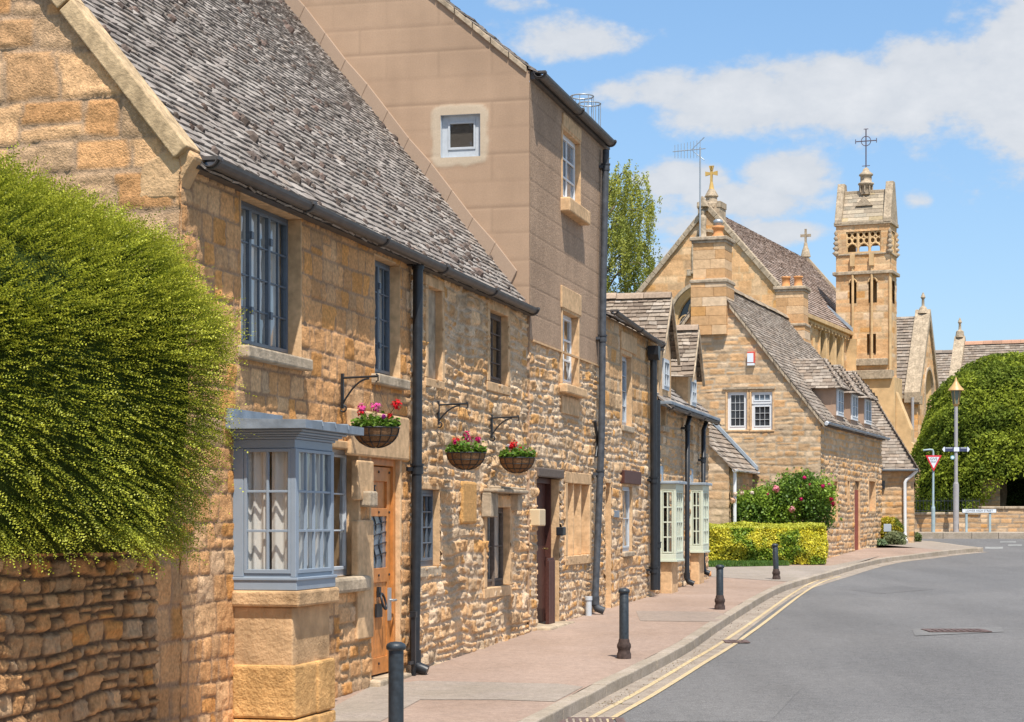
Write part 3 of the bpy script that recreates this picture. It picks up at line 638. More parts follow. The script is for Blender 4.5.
def chimney(parent, fr, cx, cy, wx, wy, z0, z1, pots=2, m='dressfar', pot_h=.35, pot_axis='x', cap=.08, mid=None, seed=3):
    mb = MB(fr)
    n = int((z1 - z0) / .24); k = 0
    zs = [z0 + (z1 - z0) * i / n for i in range(n + 1)]
    random.seed(seed)
    for a, b in zip(zs[:-1], zs[1:]):
        ex = .05 if (mid and a < mid) else 0; c = np.array(HONEY[random.choice((0, 1, 2, 2, 0, 5))]) * random.uniform(.9, 1.06)
        sp = random.uniform(.3, .7); xa, xb = cx - wx / 2 - ex, cx + wx / 2 + ex; ya, yb = cy - wy / 2 - ex, cy + wy / 2 + ex
        c2 = np.array(HONEY[random.choice((0, 1, 2, 2, 0, 4))]) * random.uniform(.9, 1.06); ym = ya + (yb - ya) * sp
        mb.box(xa, xb, ya, ym - .003, a + .003, b - .003, 0, tuple(c)); mb.box(xa, xb, ym + .003, yb, a + .003, b - .003, 0, tuple(c2))
    mb.box(cx - wx / 2 + .01, cx + wx / 2 - .01, cy - wy / 2 + .01, cy + wy / 2 - .01, z0, z1 - .01, 0, (.36, .28, .19))
    o = mb.build('chimney', [M['stonefar']], parent, bevel=.006)
    q = MB(fr); q.box(cx - wx / 2 - cap, cx + wx / 2 + cap, cy - wy / 2 - cap, cy + wy / 2 + cap, z1, z1 + .1); q.box(cx - wx / 2 - cap * .5, cx + wx / 2 + cap * .5, cy - wy / 2 - cap * .5, cy + wy / 2 + cap * .5, z1 - .07, z1)
    q.build('chimney_cap', M['dressdark'], o, bevel=.02)
    if mid: q = MB(fr); q.box(cx - wx / 2 - cap, cx + wx / 2 + cap, cy - wy / 2 - cap, cy + wy / 2 + cap, mid - .03, mid + .06); q.build('chimney_collar', M['dressdark'], o, bevel=.02)
    for i in range(pots):
        q = MB(fr); t = (i - (pots - 1) / 2) * .38; x, y = (cx + t, cy) if pot_axis == 'x' else (cx, cy + t)
        z = z1 + .09; q.lathe(x, y, [(.15, z), (.15, z + .06), (.125, z + .08), (.12, z + pot_h - .06), (.145, z + pot_h - .05), (.145, z + pot_h), (.11, z + pot_h), (.1, z + pot_h - .1)], 18); q.build('chimney_pot', M['pot'], o)
    return o
def aerial(parent, fr, x, y, z0, z1, n=9, yaw=0, flip=1):
    mb = MB(fr); mb.tube([(x, y, z0), (x, y, z1)], .022, 8)
    d = Vector((math.cos(yaw), math.sin(yaw), 0)); s_ = Vector((0, 0, 1)); b = Vector((x, y, z1 - .05)); mb.tube([tuple(b - d * .15), tuple(b + d * .78)], .012, 6)
    for i in range(n):
        p = b + d * (.0 + i * .09); mb.tube([tuple(p - s_ * (.24 - .008 * i)), tuple(p + s_ * (.24 - .008 * i))], .008, 5)
    mb.tube([tuple(b - d * .12 + s_ * .3), tuple(b + d * .25), tuple(b - d * .12 - s_ * .3)], .012, 5)
    return mb.build('aerial', M['alu'], parent)
def text(parent, fr, s, x, y, z, size, m, name='lettering', depth=.002, sx=1.0):
    c = bpy.data.curves.new(name, 'FONT'); c.body = s; c.size = size; c.align_x = 'CENTER'; c.align_y = 'CENTER'; c.extrude = depth
    t = bpy.data.objects.new('tmp', c); COL.objects.link(t); dg = bpy.context.evaluated_depsgraph_get(); me = bpy.data.meshes.new_from_object(t.evaluated_get(dg)); bpy.data.objects.remove(t)
    me.transform(fr.M @ Matrix.Translation((x, y, z)) @ Matrix.Rotation(R(90), 4, 'X') @ Matrix.Diagonal((sx, 1, 1, 1))); me.materials.clear(); me.materials.append(m)
    o = bpy.data.objects.new(name, me); link(o, parent); return o

def pieces(name, m, parent, fr, boxes, bevel=.012):
    for b in boxes:
        mb = MB(fr); mb.box(*b); mb.build(name, m, parent, bevel=bevel)
def spot(px, dy=0.0):
    x = MF.x(px); p = MF.W @ Vector((x, 0, 0)); return x, g(p.y)
def sub_at(x, z): return Fr(*(MF.W @ Vector((x, 0, z))), MANG)
def rub(seed, **k): return lambda X, Z: stones(X, Z, seed, **k)
def mixstyle(a, b, maskf):
    def f(X, Z):
        h1, c1 = a(X, Z); h2, c2 = b(X, Z); m = maskf(X, Z); return np.where(m, h1, h2), np.where(m[..., None], c1, c2)
    return f
# ================================================================== house 1: low house with the bay
u1, _ = spot(180); u2, _ = spot(527.5); z1_ = g(14.4)
F1 = sub_at(u1, z1_); L1 = u2 - u1; EV1 = 4.66 - z1_
H1 = empty('stone_cottage', F1, 'long honey stone cottage with a blue-grey bay window, oak door and mossy roof', 'cottage', 'old stone houses along the pavement')
def op(fr, xa, xb, pa, ya, pb, yb, yoff=0):
    return (fr.x(xa), fr.x(xb), fr.z(pb, yb, yoff), fr.z(pa, ya, yoff))
o_w1 = op(F1, 240, 300, 241, 194, 243, 346); o_w2 = op(F1, 374, 399, 376, 256, 376, 374.5)
o_b3 = op(F1, 426, 440, 427, 286, 427, 378); o_w4 = op(F1, 488, 506, 490, 310, 490, 382)
o_w5 = op(F1, 414, 438, 437, 490, 436, 566); o_w6 = op(F1, 485, 508, 486, 507, 486, 588)
o_dr = (F1.x(370), F1.x(399), -.3 + (g(18) - z1_) + .28, F1.z(372, 455)); 
xb0 = F1.x(232); xb1 = xb0 + .92; o_wb = (xb1 + .02, F1.x(357), F1.z(340, 577), F1.z(353, 450))
o_bay = (xb0 + .08, xb1 - .04, F1.z(232, 575), F1.z(232, 452))
ops1 = [o_w1, o_w2, o_b3, o_w4, o_w5, o_w6, o_dr, o_wb, o_bay]
xp = F1.x(410)
WARM = np.array((1.05, .95, .86))
ash = rub(11, ch=(.16, .25), sl=(.13, .34), joint=.014, relief=.010, warp=.018, pal='amber', split=.15, rough=.011, tilt=.025, bevel=.008, mortar=(.38, .26, .17), tone=WARM)
blk = rub(12, ch=(.13, .2), sl=(.18, .42), joint=.018, relief=.022, warp=.025, pal='gold', split=.2, rough=.012, tilt=.05, tone=WARM)
rb1 = rub(13, ch=(.085, .19), sl=(.12, .33), joint=.014, relief=.027, warp=.05, pal='mixed', split=.35, rough=.026, tilt=.10, mortar=(.60, .45, .31), bevel=.02)
lowx = F1.x(338)
def st1(X, Z):
    h1, c1 = ash(X, Z); h2, c2 = blk(X, Z); h3, c3 = rb1(X, Z)
    low = (Z < 1.35) & (X > lowx); m3 = ((X + .25 * vn(X * 2, Z * 2.3, 5) > xp) ) ; m2 = low & ~m3
    h = np.where(m3, h3, np.where(m2, h2, h1)); c = np.where(m3[..., None], c3, np.where(m2[..., None], c2, c1)); return h, c
sheet('wall', H1, M['stone'], F1, -.02, L1, -.6, EV1, ops1, st1, (.024, .014))
G1 = F1.sub(dang=-math.pi / 2); D1 = 7.2; RZ1 = EV1 + 1.235 * D1 / 2
gst = rub(14, ch=(.2, .38), sl=(.22, .62), joint=.022, relief=.012, warp=.035, pal='gable', split=.3, rough=.014, tilt=.03, bevel=.014, mortar=(.40, .30, .21), tone=WARM)
sheet('gable_wall', H1, M['stone'], G1, -D1, .016, -.6, lambda x: EV1 + 1.235 * np.minimum(-x, D1 + x) + .0, [], gst, (.03, .025))
mb = MB(F1); mb.box(.02, .3, .02, D1, -.6, EV1 - .15); mb.box(.1, L1, D1 - .2, D1, -.6, EV1); mb.build('back_wall', M['dress'], H1)
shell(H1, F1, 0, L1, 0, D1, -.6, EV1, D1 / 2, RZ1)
# corner pier beside the garden wall
xq = F1.x(150)
sheet('corner_pier', H1, M['stone'], F1.sub(y=.0), xq, .02, -.6, 2.3, [], rub(15, ch=(.24, .36), sl=(.3, .6), joint=.014, relief=.012, warp=.015, pal='amber', split=.1, rough=.012, tilt=.03, tone=WARM * .95, mortar=(.38, .26, .17)), (.03, .02))
mb = MB(F1); mb.box(xq, -.02, .015, .5, -.6, 2.3); mb.build('corner_pier_core', M['dress'], H1)
# roof
sl_ang = math.atan(1.235); Ddn = Vector((0, -math.cos(sl_ang), -math.sin(sl_ang))); SL1 = (D1 / 2) / math.cos(sl_ang)
slates('roof', H1, M['slate'], F1, (.12, D1 / 2, RZ1 + .05), (1, 0, 0), Ddn, L1 - .12, SL1 + .17, e0=.055, e1=.095, w=(.09, .2), seed=5, moss=11, lift=.008, thick=.012, tone=1.12, pw=(.26, .3, .12, .2, .04, .06), mosspal=((.13, .10, .085), (.11, .085, .07), (.16, .115, .095)))
slates('roof', H1, M['slatefar'], F1, (.12, D1 / 2, RZ1 + .05), (1, 0, 0), Vector((0, math.cos(sl_ang), -math.sin(sl_ang))), L1 - .12, SL1 + .15, e0=.2, e1=.25, w=(.3, .5), seed=6)
ridge_tiles(H1, F1, (.1, D1 / 2, RZ1 + .1), (L1, D1 / 2, RZ1 + .1))
# verge coping of the gable and kneeler
mb = MB(G1); cs = []
n = 4; cth, sth = math.cos(sl_ang), math.sin(sl_ang)
tot = D1 / 2 / cth + .1
segs_ = [tot * i / n for i in range(n + 1)]
for a, b in zip(segs_[:-1], segs_[1:]):
    j = random.uniform(-.006, .008)
    for sgn in (1, -1):
        def q(s_, h): x = -s_ * cth + h * sth; z = EV1 - .04 + s_ * sth + h * cth; return (x if sgn > 0 else -D1 - x, z)
        mb.prism([q(a + .008, -.02), q(b - .008, -.02), q(b - .008, .11 + j), q(a + .008, .11 + j)], -.07 + j, .2)
mb.build('verge_coping', M['coping'], H1, bevel=.01)
mb = MB(G1); mb.prism([(.06, EV1 - .13), (.13, EV1 - .03), (.0, EV1 + .08), (-.3, EV1 - .06), (-.34, EV1 - .34), (-.02, EV1 - .34), (.0, EV1 - .24)], -.012, .2); mb.build('kneeler', M['baystone'], H1, bevel=.03)
gutter(H1, F1, .12, L1 - .36, -.17, EV1 - .02, EV1 - .05, r=.065)
mb = MB(F1); mb.box(.1, L1 - .02, -.1, .0, EV1 - .1, EV1 - .0); mb.build('eaves_board', M['gutter'], H1)
# windows
def dressed(parent, fr, ops, m='dress', depth=.26, t=.06, out=.022, name='window_surround', sides='lrtb', bevel=.01):
    for o in ops:
        mb = MB(fr); reveal(mb, *o, depth=depth, t=t, out=out, sides=sides); mb.build(name, M[m], parent, bevel=bevel)
dressed(H1, F1, [o_w1], t=.015, out=.012, sides='lrt'); dressed(H1, F1, [o_w2], t=.015, out=.012, sides='lrt')
window(H1, F1, *o_w1, y=.107, casements=3, cols=2, rows=4, curtain=[(.0, 1.0)], sill=(.1, .1, .06), hinge=True, fw=.036)
window(H1, F1, *o_w2, y=.095, casements=2, cols=2, rows=4, curtain=[(.0, 1)], sill=(.09, .1, .1), hinge=True, fw=.036)
dressed(H1, F1, [o_b3], m='dress', t=.09, out=.03); mb = MB(F1); mb.box(o_b3[0], o_b3[1], .05, .2, o_b3[2], o_b3[3]); mb.build('blocked_window', M['dressdark'], H1)
dressed(H1, F1, [o_w4], m='dress', t=.11, out=.03); window(H1, F1, *o_w4, y=.06, casements=1, cols=2, rows=4, m='oldwood', glass='glass', hinge=True)
dressed(H1, F1, [o_w5], m='dress', t=.06, out=.02); window(H1, F1, *o_w5, y=.055, casements=2, cols=2, rows=4, m='winblue', sill=(.03, .11, .05))
dressed(H1, F1, [o_w6], m='dress', t=.12, out=.03); wm = (o_w6[0] + o_w6[1]) / 2
window(H1, F1, *o_w6, y=.06, casements=2, cols=1, rows=2, m='oldwood', curtain=[(0, .3), (.55, 1)])
mb = MB(F1); mb.box(wm - .02, wm + .02, .03, .06, o_w6[2], o_w6[3]); mb.build('mullion', M['oldwood'], H1)
ha, hb = F1.x(481), F1.x(511); hz_ = F1.z(481, 491)
mb = MB(F1); mb.box(ha, hb + .1, -.2, .0, hz_ - .015, hz_ + .03); mb.box(ha + .3, hb + .12, -.16, .0, hz_ + .03, hz_ + .06)
mb.box(ha, ha + .34, -.12, .0, hz_ - .3, hz_ - .015); mb.box(hb - .1, hb + .1, -.12, 0, hz_ - .22, hz_ - .015); mb.build('hood_stone', M['dressdark'], H1, bevel=.02)
# big lintel / quoin stones set 3 cm proud of the rubble, as in the photo
mb = MB(F1)
def big(x0, x1, y0, y1, col=None):
    mb.box(F1.x(x0), F1.x(x1), -.05, .02, F1.z(x0, y1), F1.z(x0, y0), 0)
big(346, 405, 408, 455); mb.build('lintel', M['dress'], H1, bevel=.02)
mb = MB(F1); big(459, 473, 481, 524); mb.build('wall_stone', mat('amber_stone', (.56, .31, .11), rough=.95, noise=.3, nscale=20, bump=.9, bscale=40, bdist=.02), H1, bevel=.03)
mb = MB(F1); big(353, 369, 460, 500); mb.build('door_jamb', M['dress'], H1, bevel=.015); mb = MB(F1); big(353, 369, 520, 640); mb.build('door_jamb', M['dress'], H1, bevel=.015)
mb = MB(F1); mb.box(F1.x(358), F1.x(366), -.12, .0, F1.z(359, 507), F1.z(359, 491)); mb.build('corbel_block', M['dressdark'], H1, bevel=.02)
# window beside the bay
dressed(H1, F1, [o_wb], t=.06, out=.02); window(H1, F1, *o_wb, y=.10, casements=1, cols=2, rows=3, m='palegrey', curtain=[(0, .4)])
mb = MB(F1); mb.box(o_wb[0], F1.x(360), -.12, .1, o_wb[2] - .14, o_wb[2]); mb.build('sill', M['dressdark'], H1, bevel=.03)
# door
dx0, dx1, dz0, dz1 = o_dr; dressed(H1, F1, [o_dr], t=.05, out=.015, sides='lrt')
mb = MB(F1); yd = .035
mb.box(dx0, dx0 + .07, yd, yd + .09, dz0, dz1); mb.box(dx1 - .07, dx1, yd, yd + .09, dz0, dz1); mb.box(dx0 + .07, dx1 - .07, yd, yd + .09, dz1 - .09, dz1)
dof = mb.build('door_frame', M['orangewood'], H1, bevel=.006)
mb = MB(F1); a, b = dx0 + .075, dx1 - .075; zt = dz1 - .1; zb_ = dz0 + .12
mb.box(a, b, yd + .055, yd + .09, zb_, zt - .001); mb.box(a, a + .11, yd + .03, yd + .055, zb_, zt); mb.box(b - .11, b, yd + .03, yd + .055, zb_, zt); mb.box(a + .11, b - .11, yd + .03, yd + .055, zt - .14, zt); mb.box(a + .11, b - .11, yd + .03, yd + .055, zt - .48, zt - .4)
mb.box(a + .11, b - .11, yd + .03, yd + .055, zt - 1.12, zt - .98); mb.box(a + .11, b - .11, yd + .03, yd + .055, zb_, zb_ + .16)
nb = 5
for i in range(nb):
    xa = a + .115 + (b - a - .23) * i / nb; mb.box(xa, xa + (b - a - .23) / nb - .008, yd + .04, yd + .053, zb_ + .16, zt - 1.12)
door = mb.build('door', M['orangewood'], H1, bevel=.004)
mb = MB(F1); mb.add([(a + .11, yd + .045, zt - .98), (b - .11, yd + .045, zt - .98), (b - .11, yd + .045, zt - .48), (a + .11, yd + .045, zt - .48)], [(0, 1, 2, 3)]); mb.build('pane', M['greyglass'], door)
mb = MB(F1)
for i in range(1, 3):
    xx = a + .11 + (b - a - .22) * i / 3; mb.tube([(xx + .05 * math.sin(k), yd + .04, zt - .98 + .5 * k / 10) for k in range(11)], .007, 5)
for k in range(1, 5): mb.tube([(a + .11, yd + .04, zt - .98 + .1 * k), (b - .11, yd + .04, zt - .93 + .1 * k)], .006, 5)
mb.build('leaded_tracery', M['iron'], door)
mb = MB(F1)
for xx in (a + .055, b - .055, (a + b) / 2):
    for zz in (zt - .44, zt - 1.05, zt - .05, zb_ + .1): pieces('stud', M['iron'], door, F1, [(xx - .012, xx + .012, yd + .018, yd + .03, zz - .012, zz + .012)], .004)
cxk = (a + b) / 2 - .02; mb = MB(F1); zk = zt - 1.28; mb.box(cxk - .03, cxk + .03, yd + .005, yd + .03, zk + .02, zk + .12)
mb.tube([(cxk + .055 * math.sin(t), yd - .01 - .02 * (1 - math.cos(t)), zk - .02 + .075 * math.cos(t)) for t in np.linspace(0, 2 * math.pi, 17)], .012, 6); mb.build('knocker', M['iron'], door)
mb = MB(F1); mb.box(b - .1, b - .03, yd + .01, yd + .03, zt - 1.5, zt - 1.18); mb.tube([(b - .065, yd + .01, zt - 1.3), (b - .065, yd - .05, zt - 1.3), (b - .18, yd - .05, zt - 1.3)], .012, 6); mb.build('handle', M['alu'], door)
mb = MB(F1); mb.box(cxk - .09, cxk + .09, yd + .01, yd + .03, zb_ + .55, zb_ + .68); mb.build('letter_plate', M['iron'], door)
text(door, F1, '5', a + .27, yd + .026, zt - .24, .16, M['iron'], 'door_number', .004)
mb = MB(F1); mb.box(dx0 - .05, dx1 + .05, -.12, .2, dz0 - .2, dz0 + .1); mb.build('doorstep', M['dressdark'], H1, bevel=.02)
# downpipe
downpipe(H1, F1, [(F1.x(418, -.09), F1.z(418, 262, -.09)), (F1.x(417, -.09), F1.z(417, 468, -.09)), (F1.x(414.5, -.09), F1.z(414.5, 664, -.09))], r=.052, collars=(F1.z(417, 470), F1.z(417, 268)))
# wall brackets
def bracket(parent, fr, px, yt, yb, pxt, name='bracket'):
    x = fr.x(px); z1 = fr.z(px, yt); z0 = fr.z(px, yb)
    # arm length from the tip pixel
    u = fr.W @ Vector((x, 0, 0)); k = (pxt - CX) / FPX; nx, ny = math.sin(fr.a), -math.cos(fr.a)
    t = (k * u.y - u.x) / (nx - k * ny)
    mb = MB(fr); mb.box(x - .012, x + .012, -.045, -.02, z0 - .05, z1 + .04); mb.tube([(x, -.03, z1), (x, -t - .02, z1 + .01)], .011, 6)
    pts = []
    for q in np.linspace(0, 1, 9): pts.append((x, -.035 - (t * .8 - .03) * q, z0 + (z1 - z0) * (1 - (1 - q) ** 2) - .01))
    mb.tube(pts, .009, 6)
    mb.tube([(x, -.04 - .03 * math.sin(w_), z0 - .02 - .03 * (1 - math.cos(w_))) for w_ in np.linspace(0, 4.2, 9)], .008, 5)
    mb.tube([(x, -t, z1 + .03), (x, -t - .02, z1 + .02), (x, -t - .02, z1 - .03), (x, -t, z1 - .035)], .007, 5)
    mb.build(name, M['iron'], parent)
    return (x, t, z1)
br = [bracket(H1, F1, 339, 378, 403, 376), bracket(H1, F1, 435.5, 405, 420, 466), bracket(H1, F1, 489, 418, 434, 517)]
# -------- the bay window
P = .53; zs_ = F1.z(298, 590.6, -P); zh = F1.z(298, 448, -P); zr_ = F1.z(298, 432, -P)
Fb = F1.sub(xb0, -P); Gb = F1.sub(xb0, -P, dang=-math.pi / 2)           # Gb: left cheek, x from -P.. to 0
bw = xb1 - xb0; ZB, ZT = zs_, zh
mb = MB(F1)
mb.box(xb0, xb1, -P, 0.02, ZB, ZB + .09); mb.box(xb0 + .02, xb1 - .02, -P + .02, .02, ZB + .09, ZB + .13); mb.box(xb0 - .01, xb1 + .01, -P - .012, .02, ZB + .075, ZB + .1)
mb.box(xb0 + .02, xb1 - .02, -P + .02, .02, ZT, ZT + .07)
mb.box(xb0 + .01, xb0 + .055, -P + .01, -P + .055, ZB + .1, ZT); mb.box(xb1 - .055, xb1 - .01, -P + .01, -P + .055, ZB + .1, ZT)
mb.box(xb0 + .012, xb0 + .06, -.09, .0, ZB + .1, ZT); mb.box(xb1 - .06, xb1 - .012, -.06, .0, ZB + .1, ZT)
bay = mb.build('bay_window', M['bayblue'], H1, bevel=.006)
mb = MB(F1)
for i, (e, h0, h1) in enumerate(((.0, .07, .09), (.02, .09, .105), (.045, .105, .125), (.075, .125, .145))): mb.box(xb0 - e, xb1 + e, -P - e, .0, ZT + h0, ZT + h1)
mb.build('cornice', M['bayblue'], bay, bevel=.008)
mb = MB(F1); rt0 = ZT + .145; ov = .13; xr = F1.x(364, -P - ov)
mb.prism([(-P - ov, rt0), (-P - ov, rt0 + .065), (-P * .5, rt0 + .075), (0, rt0 + .085), (0.01, rt0)], xb0 - .16, xr, axis='x')
mb.box(xb0 - .12, xr - .25, -.04, .0, rt0 + .07, rt0 + .16)
for i in range(1, 4):
    xx = xb0 - .1 + (xr - xb0) * i / 4; mb.tube([(xx, -P - ov - .006, rt0 + .03), (xx, -P - ov, rt0 + .068), (xx, -P * .5, rt0 + .078), (xx, 0, rt0 + .088)], .008, 6)
mb.build('lead_roof', M['lead'], bay, bevel=.012)
cur = [(0, .2), (.26, .47), (.55, .78), (.82, 1)]
window(bay, Fb, .05, bw - .05, ZB + .125, ZT, y=.022, casements=1, cols=4, rows=3, m='bayblue', name='bay_front_window', fw=.004, bar=.019, curtain=[(0, .16), (.2, .52), (.6, 1)], thick=.045)
window(bay, Gb, -P + .09, -.05, ZB + .125, ZT, y=.022, casements=1, cols=2, rows=3, m='bayblue', name='bay_side_window', fw=.004, bar=.019, curtain=[(0, .46), (.5, 1)], thick=.045)
Gr = F1.sub(xb1, -P, dang=math.pi / 2); window(bay, Gr, .05, P - .06, ZB + .125, ZT, y=.022, casements=1, cols=2, rows=3, m='bayblue', name='bay_side_window', fw=.012, bar=.026, thick=.045)
# stone base
mb = MB(F1); z_sl = F1.z(298, 607, -P)
mb.box(xb0 - .03, xb1 + .02, -P - .03, .0, z_sl, ZB - .002); sl = mb.build('bay_sill', M['baystone'], H1, bevel=.02)
mb = MB(F1); zm = F1.z(298, 665, -P)
mb.box(xb0 + .02, xb1 - .03, -P + .04, .0, zm - .02, z_sl - .002); mb.build('bay_base', M['baystone'], H1, bevel=.012)
zz = -.6; mb = MB(F1); hs = [zm, zm - .42, -.6]
for a_, b_ in zip(hs[1:], hs[:-1]):
    for (x0_, x1_) in ((xb0 - .01, xb0 + .5), (xb0 + .505, xb1)): mb.box(x0_, x1_, -P + .0 + random.uniform(-.01, .01), .0, a_ + .004, b_ - .004)
mb.build('bay_plinth', M['plinth'], H1, bevel=.02)
# dark rooms behind the openings are only the dark filler core; hanging baskets follow
def basket(i, x, t, zt, wpx, ytop, fcols, label, sx=.2):
    p = F1.W @ Vector((x, -t, 0)); zrim = EYE + (HZ - ytop) / FPX * p.y
    f = Fr(p.x, p.y, zrim - .2, MANG); e = empty('hanging_basket', f, label, 'hanging basket', 'hanging flower baskets on iron brackets')
    rr = wpx / FPX * p.y / 2; mb = MB(f); prof = [(rr * math.sin(q), .2 - rr * .84 * math.cos(q)) for q in np.linspace(.06, math.pi / 2, 10)]
    mb.lathe(0, 0, prof, 28); mb.build('coir_liner', M['coir'], e)
    mb = MB(f)
    for k in range(12):
        th = 2 * math.pi * k / 12; mb.tube([(math.cos(th) * (rr + .006) * math.sin(q), math.sin(th) * (rr + .006) * math.sin(q), .2 - (rr * .84 + .006) * math.cos(q)) for q in np.linspace(.1, math.pi / 2, 9)], .004, 5)
    for q in (.75, 1.15, math.pi / 2): mb.tube([(math.cos(a_) * (rr + .006) * math.sin(q), math.sin(a_) * (rr + .006) * math.sin(q), .2 - (rr * .84 + .006) * math.cos(q)) for a_ in np.linspace(0, 2 * math.pi, 29)], .007 if q > 1.5 else .004, 5, cap=False)
    mb.build('wire_frame', M['iron'], e)
    mb = MB(f); top = zt + F1.o[2] - (zrim - .2) - .03
    for k in range(3):
        th = 2 * math.pi * k / 3 + .5; mb.tube([(rr * math.cos(th), rr * math.sin(th), .2), (0, 0, top)], .0013, 4)
    mb.build('chain', M['iron'], e)
    n = 620; a_ = rng.uniform(0, 2 * np.pi, n); r_ = rr * 1.05 * np.sqrt(rng.random(n)); hh = .2 + .01 + np.abs(rng.normal(0, .06, n)) * (1.1 - .5 * r_ / rr)
    Pp = np.stack([r_ * np.cos(a_), r_ * np.sin(a_), hh], 1); Nn = unit(rnd(n, .5) + np.array([0, 0, 1])); T = unit(np.cross(Nn, rnd(n)))
    leaves('leaves', e, Pp, T, Nn, rng.uniform(.03, .055, n), rng.uniform(.03, .05, n), leafcol(n, (.12, .22, .025), .4), M['leaf'])
    fcols = [(q[0], q[1], q[2] + .045, q[3], q[4]) for q in fcols]
    for (dx, dy, dz, c, s_) in fcols:
        m_ = 60; Pq = np.array([dx * rr, dy * rr, .2 + dz])[None] + unit(rnd(m_)) * s_ * rng.uniform(.4, 1, (m_, 1)); Nq = unit(Pq - np.array([dx * rr, dy * rr, .2 + dz - .02])); Tq = unit(np.cross(Nq, rnd(m_)))
        leaves('flower', e, Pq, Tq, Nq, np.full(m_, .026), np.full(m_, .024), leafcol(m_, c, .2, .05), M['petal'])
    stems = MB(f)
    for (dx, dy, dz, c, s_) in fcols: stems.tube([(0, 0, .15), (dx * rr, dy * rr, .2 + dz)], .003, 4)
    stems.build('stem', M['inner'], e)
RED = (.62, .012, .02); PINK = (.72, .09, .35); MAG = (.62, .02, .16); WH = (.75, .7, .72)
basket(0, *br[0][:2], br[0][2], 46, 428, [(-.2, -1.0, .16, RED, .055), (.3, .1, .15, PINK, .06), (-.15, .6, .14, PINK, .045), (.7, .9, .11, RED, .045), (.1, -.6, .06, RED, .03), (-.8, -.6, .05, (.5, .06, .4), .02)], 'largest flower basket, with red and pink geraniums, beside the lead roof of the bay')
basket(1, *br[1][:2], br[1][2], 39, 453, [(-.1, -.1, .12, MAG, .075), (.15, -.6, .1, MAG, .04), (.6, .7, .09, RED, .055), (-.7, .4, .07, MAG, .022)], 'flower basket with a bright magenta geranium, middle one of the three')
basket(2, *br[2][:2], br[2][2], 35, 458, [(.0, -.2, .07, RED, .02), (.45, .3, .12, RED, .06), (-.5, .2, .09, RED, .035), (.9, .7, .09, WH, .04)], 'flower basket with red and white flowers, nearest to the dark red door')
# ================================================================== house 2: tall rendered house
u3, _ = spot(603.5); z2_ = g(25); F2 = sub_at(u2, z2_); L2 = u3 - u2; EV2 = 7.66 - z2_; D2 = 6.6; T2 = .84; RZ2 = EV2 + T2 * D2 / 2
H2 = empty('rendered_house', F2, 'tallest street house, rendered pinkish brown above rough stone, with a dark red door', 'house', 'old stone houses along the pavement')
RB = (.40, .275, .187)
def render_style(course, blk_, off=0):
    def f(X, Z):
        k = np.floor(Z / course); fz = Z / course - k; fx = (X + off) / blk_ + .5 * (k % 2); fx = fx - np.floor(fx)
        dz = np.minimum(fz, 1 - fz) * course; dx = np.minimum(fx, 1 - fx) * blk_
        gr = np.maximum(np.exp(-(dz / .010) ** 2), .5 * np.exp(-(dx / .010) ** 2))
        h = .035 - .004 * gr + .003 * fbm(X * 1.2, Z * 1.2, 3, 2) + .0012 * vn(X * 40, Z * 40, 8)
        st = fbm(X * .9, Z * .9, 41, 3) + .7 * fbm(X * 4, Z * .5, 47, 3); C = np.array(RB)[None, None] * (1 + .16 * st + .05 * vn(X * 9, Z * 9, 4))[..., None]
        C = C * (1 - .22 * gr[..., None]); return h, C
    return f
ren = render_style(.335, .72); rb2 = rub(23, ch=(.085, .18), sl=(.12, .30), joint=.014, relief=.024, warp=.05, pal='mixed', split=.35, rough=.024, tilt=.09, mortar=(.60, .46, .33), bevel=.02)
zren = 4.27 - z2_
o_d2 = (F2.x(536), F2.x(558.5), g(26.5) - z2_ - .1, F2.z(539, 477)); o_s2 = op(F2, 565.5, 587.5, 566, 483, 566, 556)
o_f2 = op(F2, 559.5, 575.5, 561, 311, 561, 384); o_t2 = op(F2, 559.5, 577, 561, 130, 561, 199)
ops2 = [o_d2, o_s2, o_f2, o_t2]
sheet('wall', H2, M['stone'], F2, -.035, L2, -.6, EV2, ops2, mixstyle(ren, rb2, lambda X, Z: Z > zren), (.024, .014))
G2 = F2.sub(dang=-math.pi / 2)
o_g2 = (G2.on(441.5, 120)[0], G2.on(481, 120)[0], G2.on(461, 157.5)[1], G2.on(461, 115)[1])
stain = lambda X, Z: None
def ren_g(X, Z):
    h, C = render_style(.335, .7, .1)(X, Z)
    dx = np.maximum(np.maximum(o_g2[0] - X, X - o_g2[1]), 0); dz = np.maximum(np.maximum(o_g2[2] - Z, Z - o_g2[3]), 0); d = np.sqrt(dx * dx + dz * dz) + .06 * fbm(X * 5, Z * 5, 6, 3)
    m = np.clip((.12 - d) / .03, 0, 1)[..., None]; return h + .006 * m[..., 0], C * (1 - m) + np.array((.52, .42, .31)) * m
sheet('gable_wall', H2, M['render'], G2, -D2, .034, .2, lambda x: EV2 + T2 * np.minimum(-x, D2 + x), [o_g2], ren_g, (.03, .025))
shell(H2, F2, 0, L2, 0, D2, -.6, EV2, D2 / 2, RZ2, y_in=.35)
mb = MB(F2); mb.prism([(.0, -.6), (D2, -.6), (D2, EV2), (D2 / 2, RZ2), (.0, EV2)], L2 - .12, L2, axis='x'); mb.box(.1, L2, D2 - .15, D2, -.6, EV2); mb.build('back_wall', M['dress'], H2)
a2 = math.atan(T2)
for s_, sd in ((-1, 31), (1, 32)):
    slates('roof', H2, M['slate' if s_ < 0 else 'slatefar'], F2, (-.06, D2 / 2, RZ2 + .04), (1, 0, 0), (0, s_ * math.cos(a2), -math.sin(a2)), L2 + .1, D2 / 2 / math.cos(a2) + .14, e0=.12, e1=.18, w=(.16, .32), seed=sd)
mb = MB(G2)
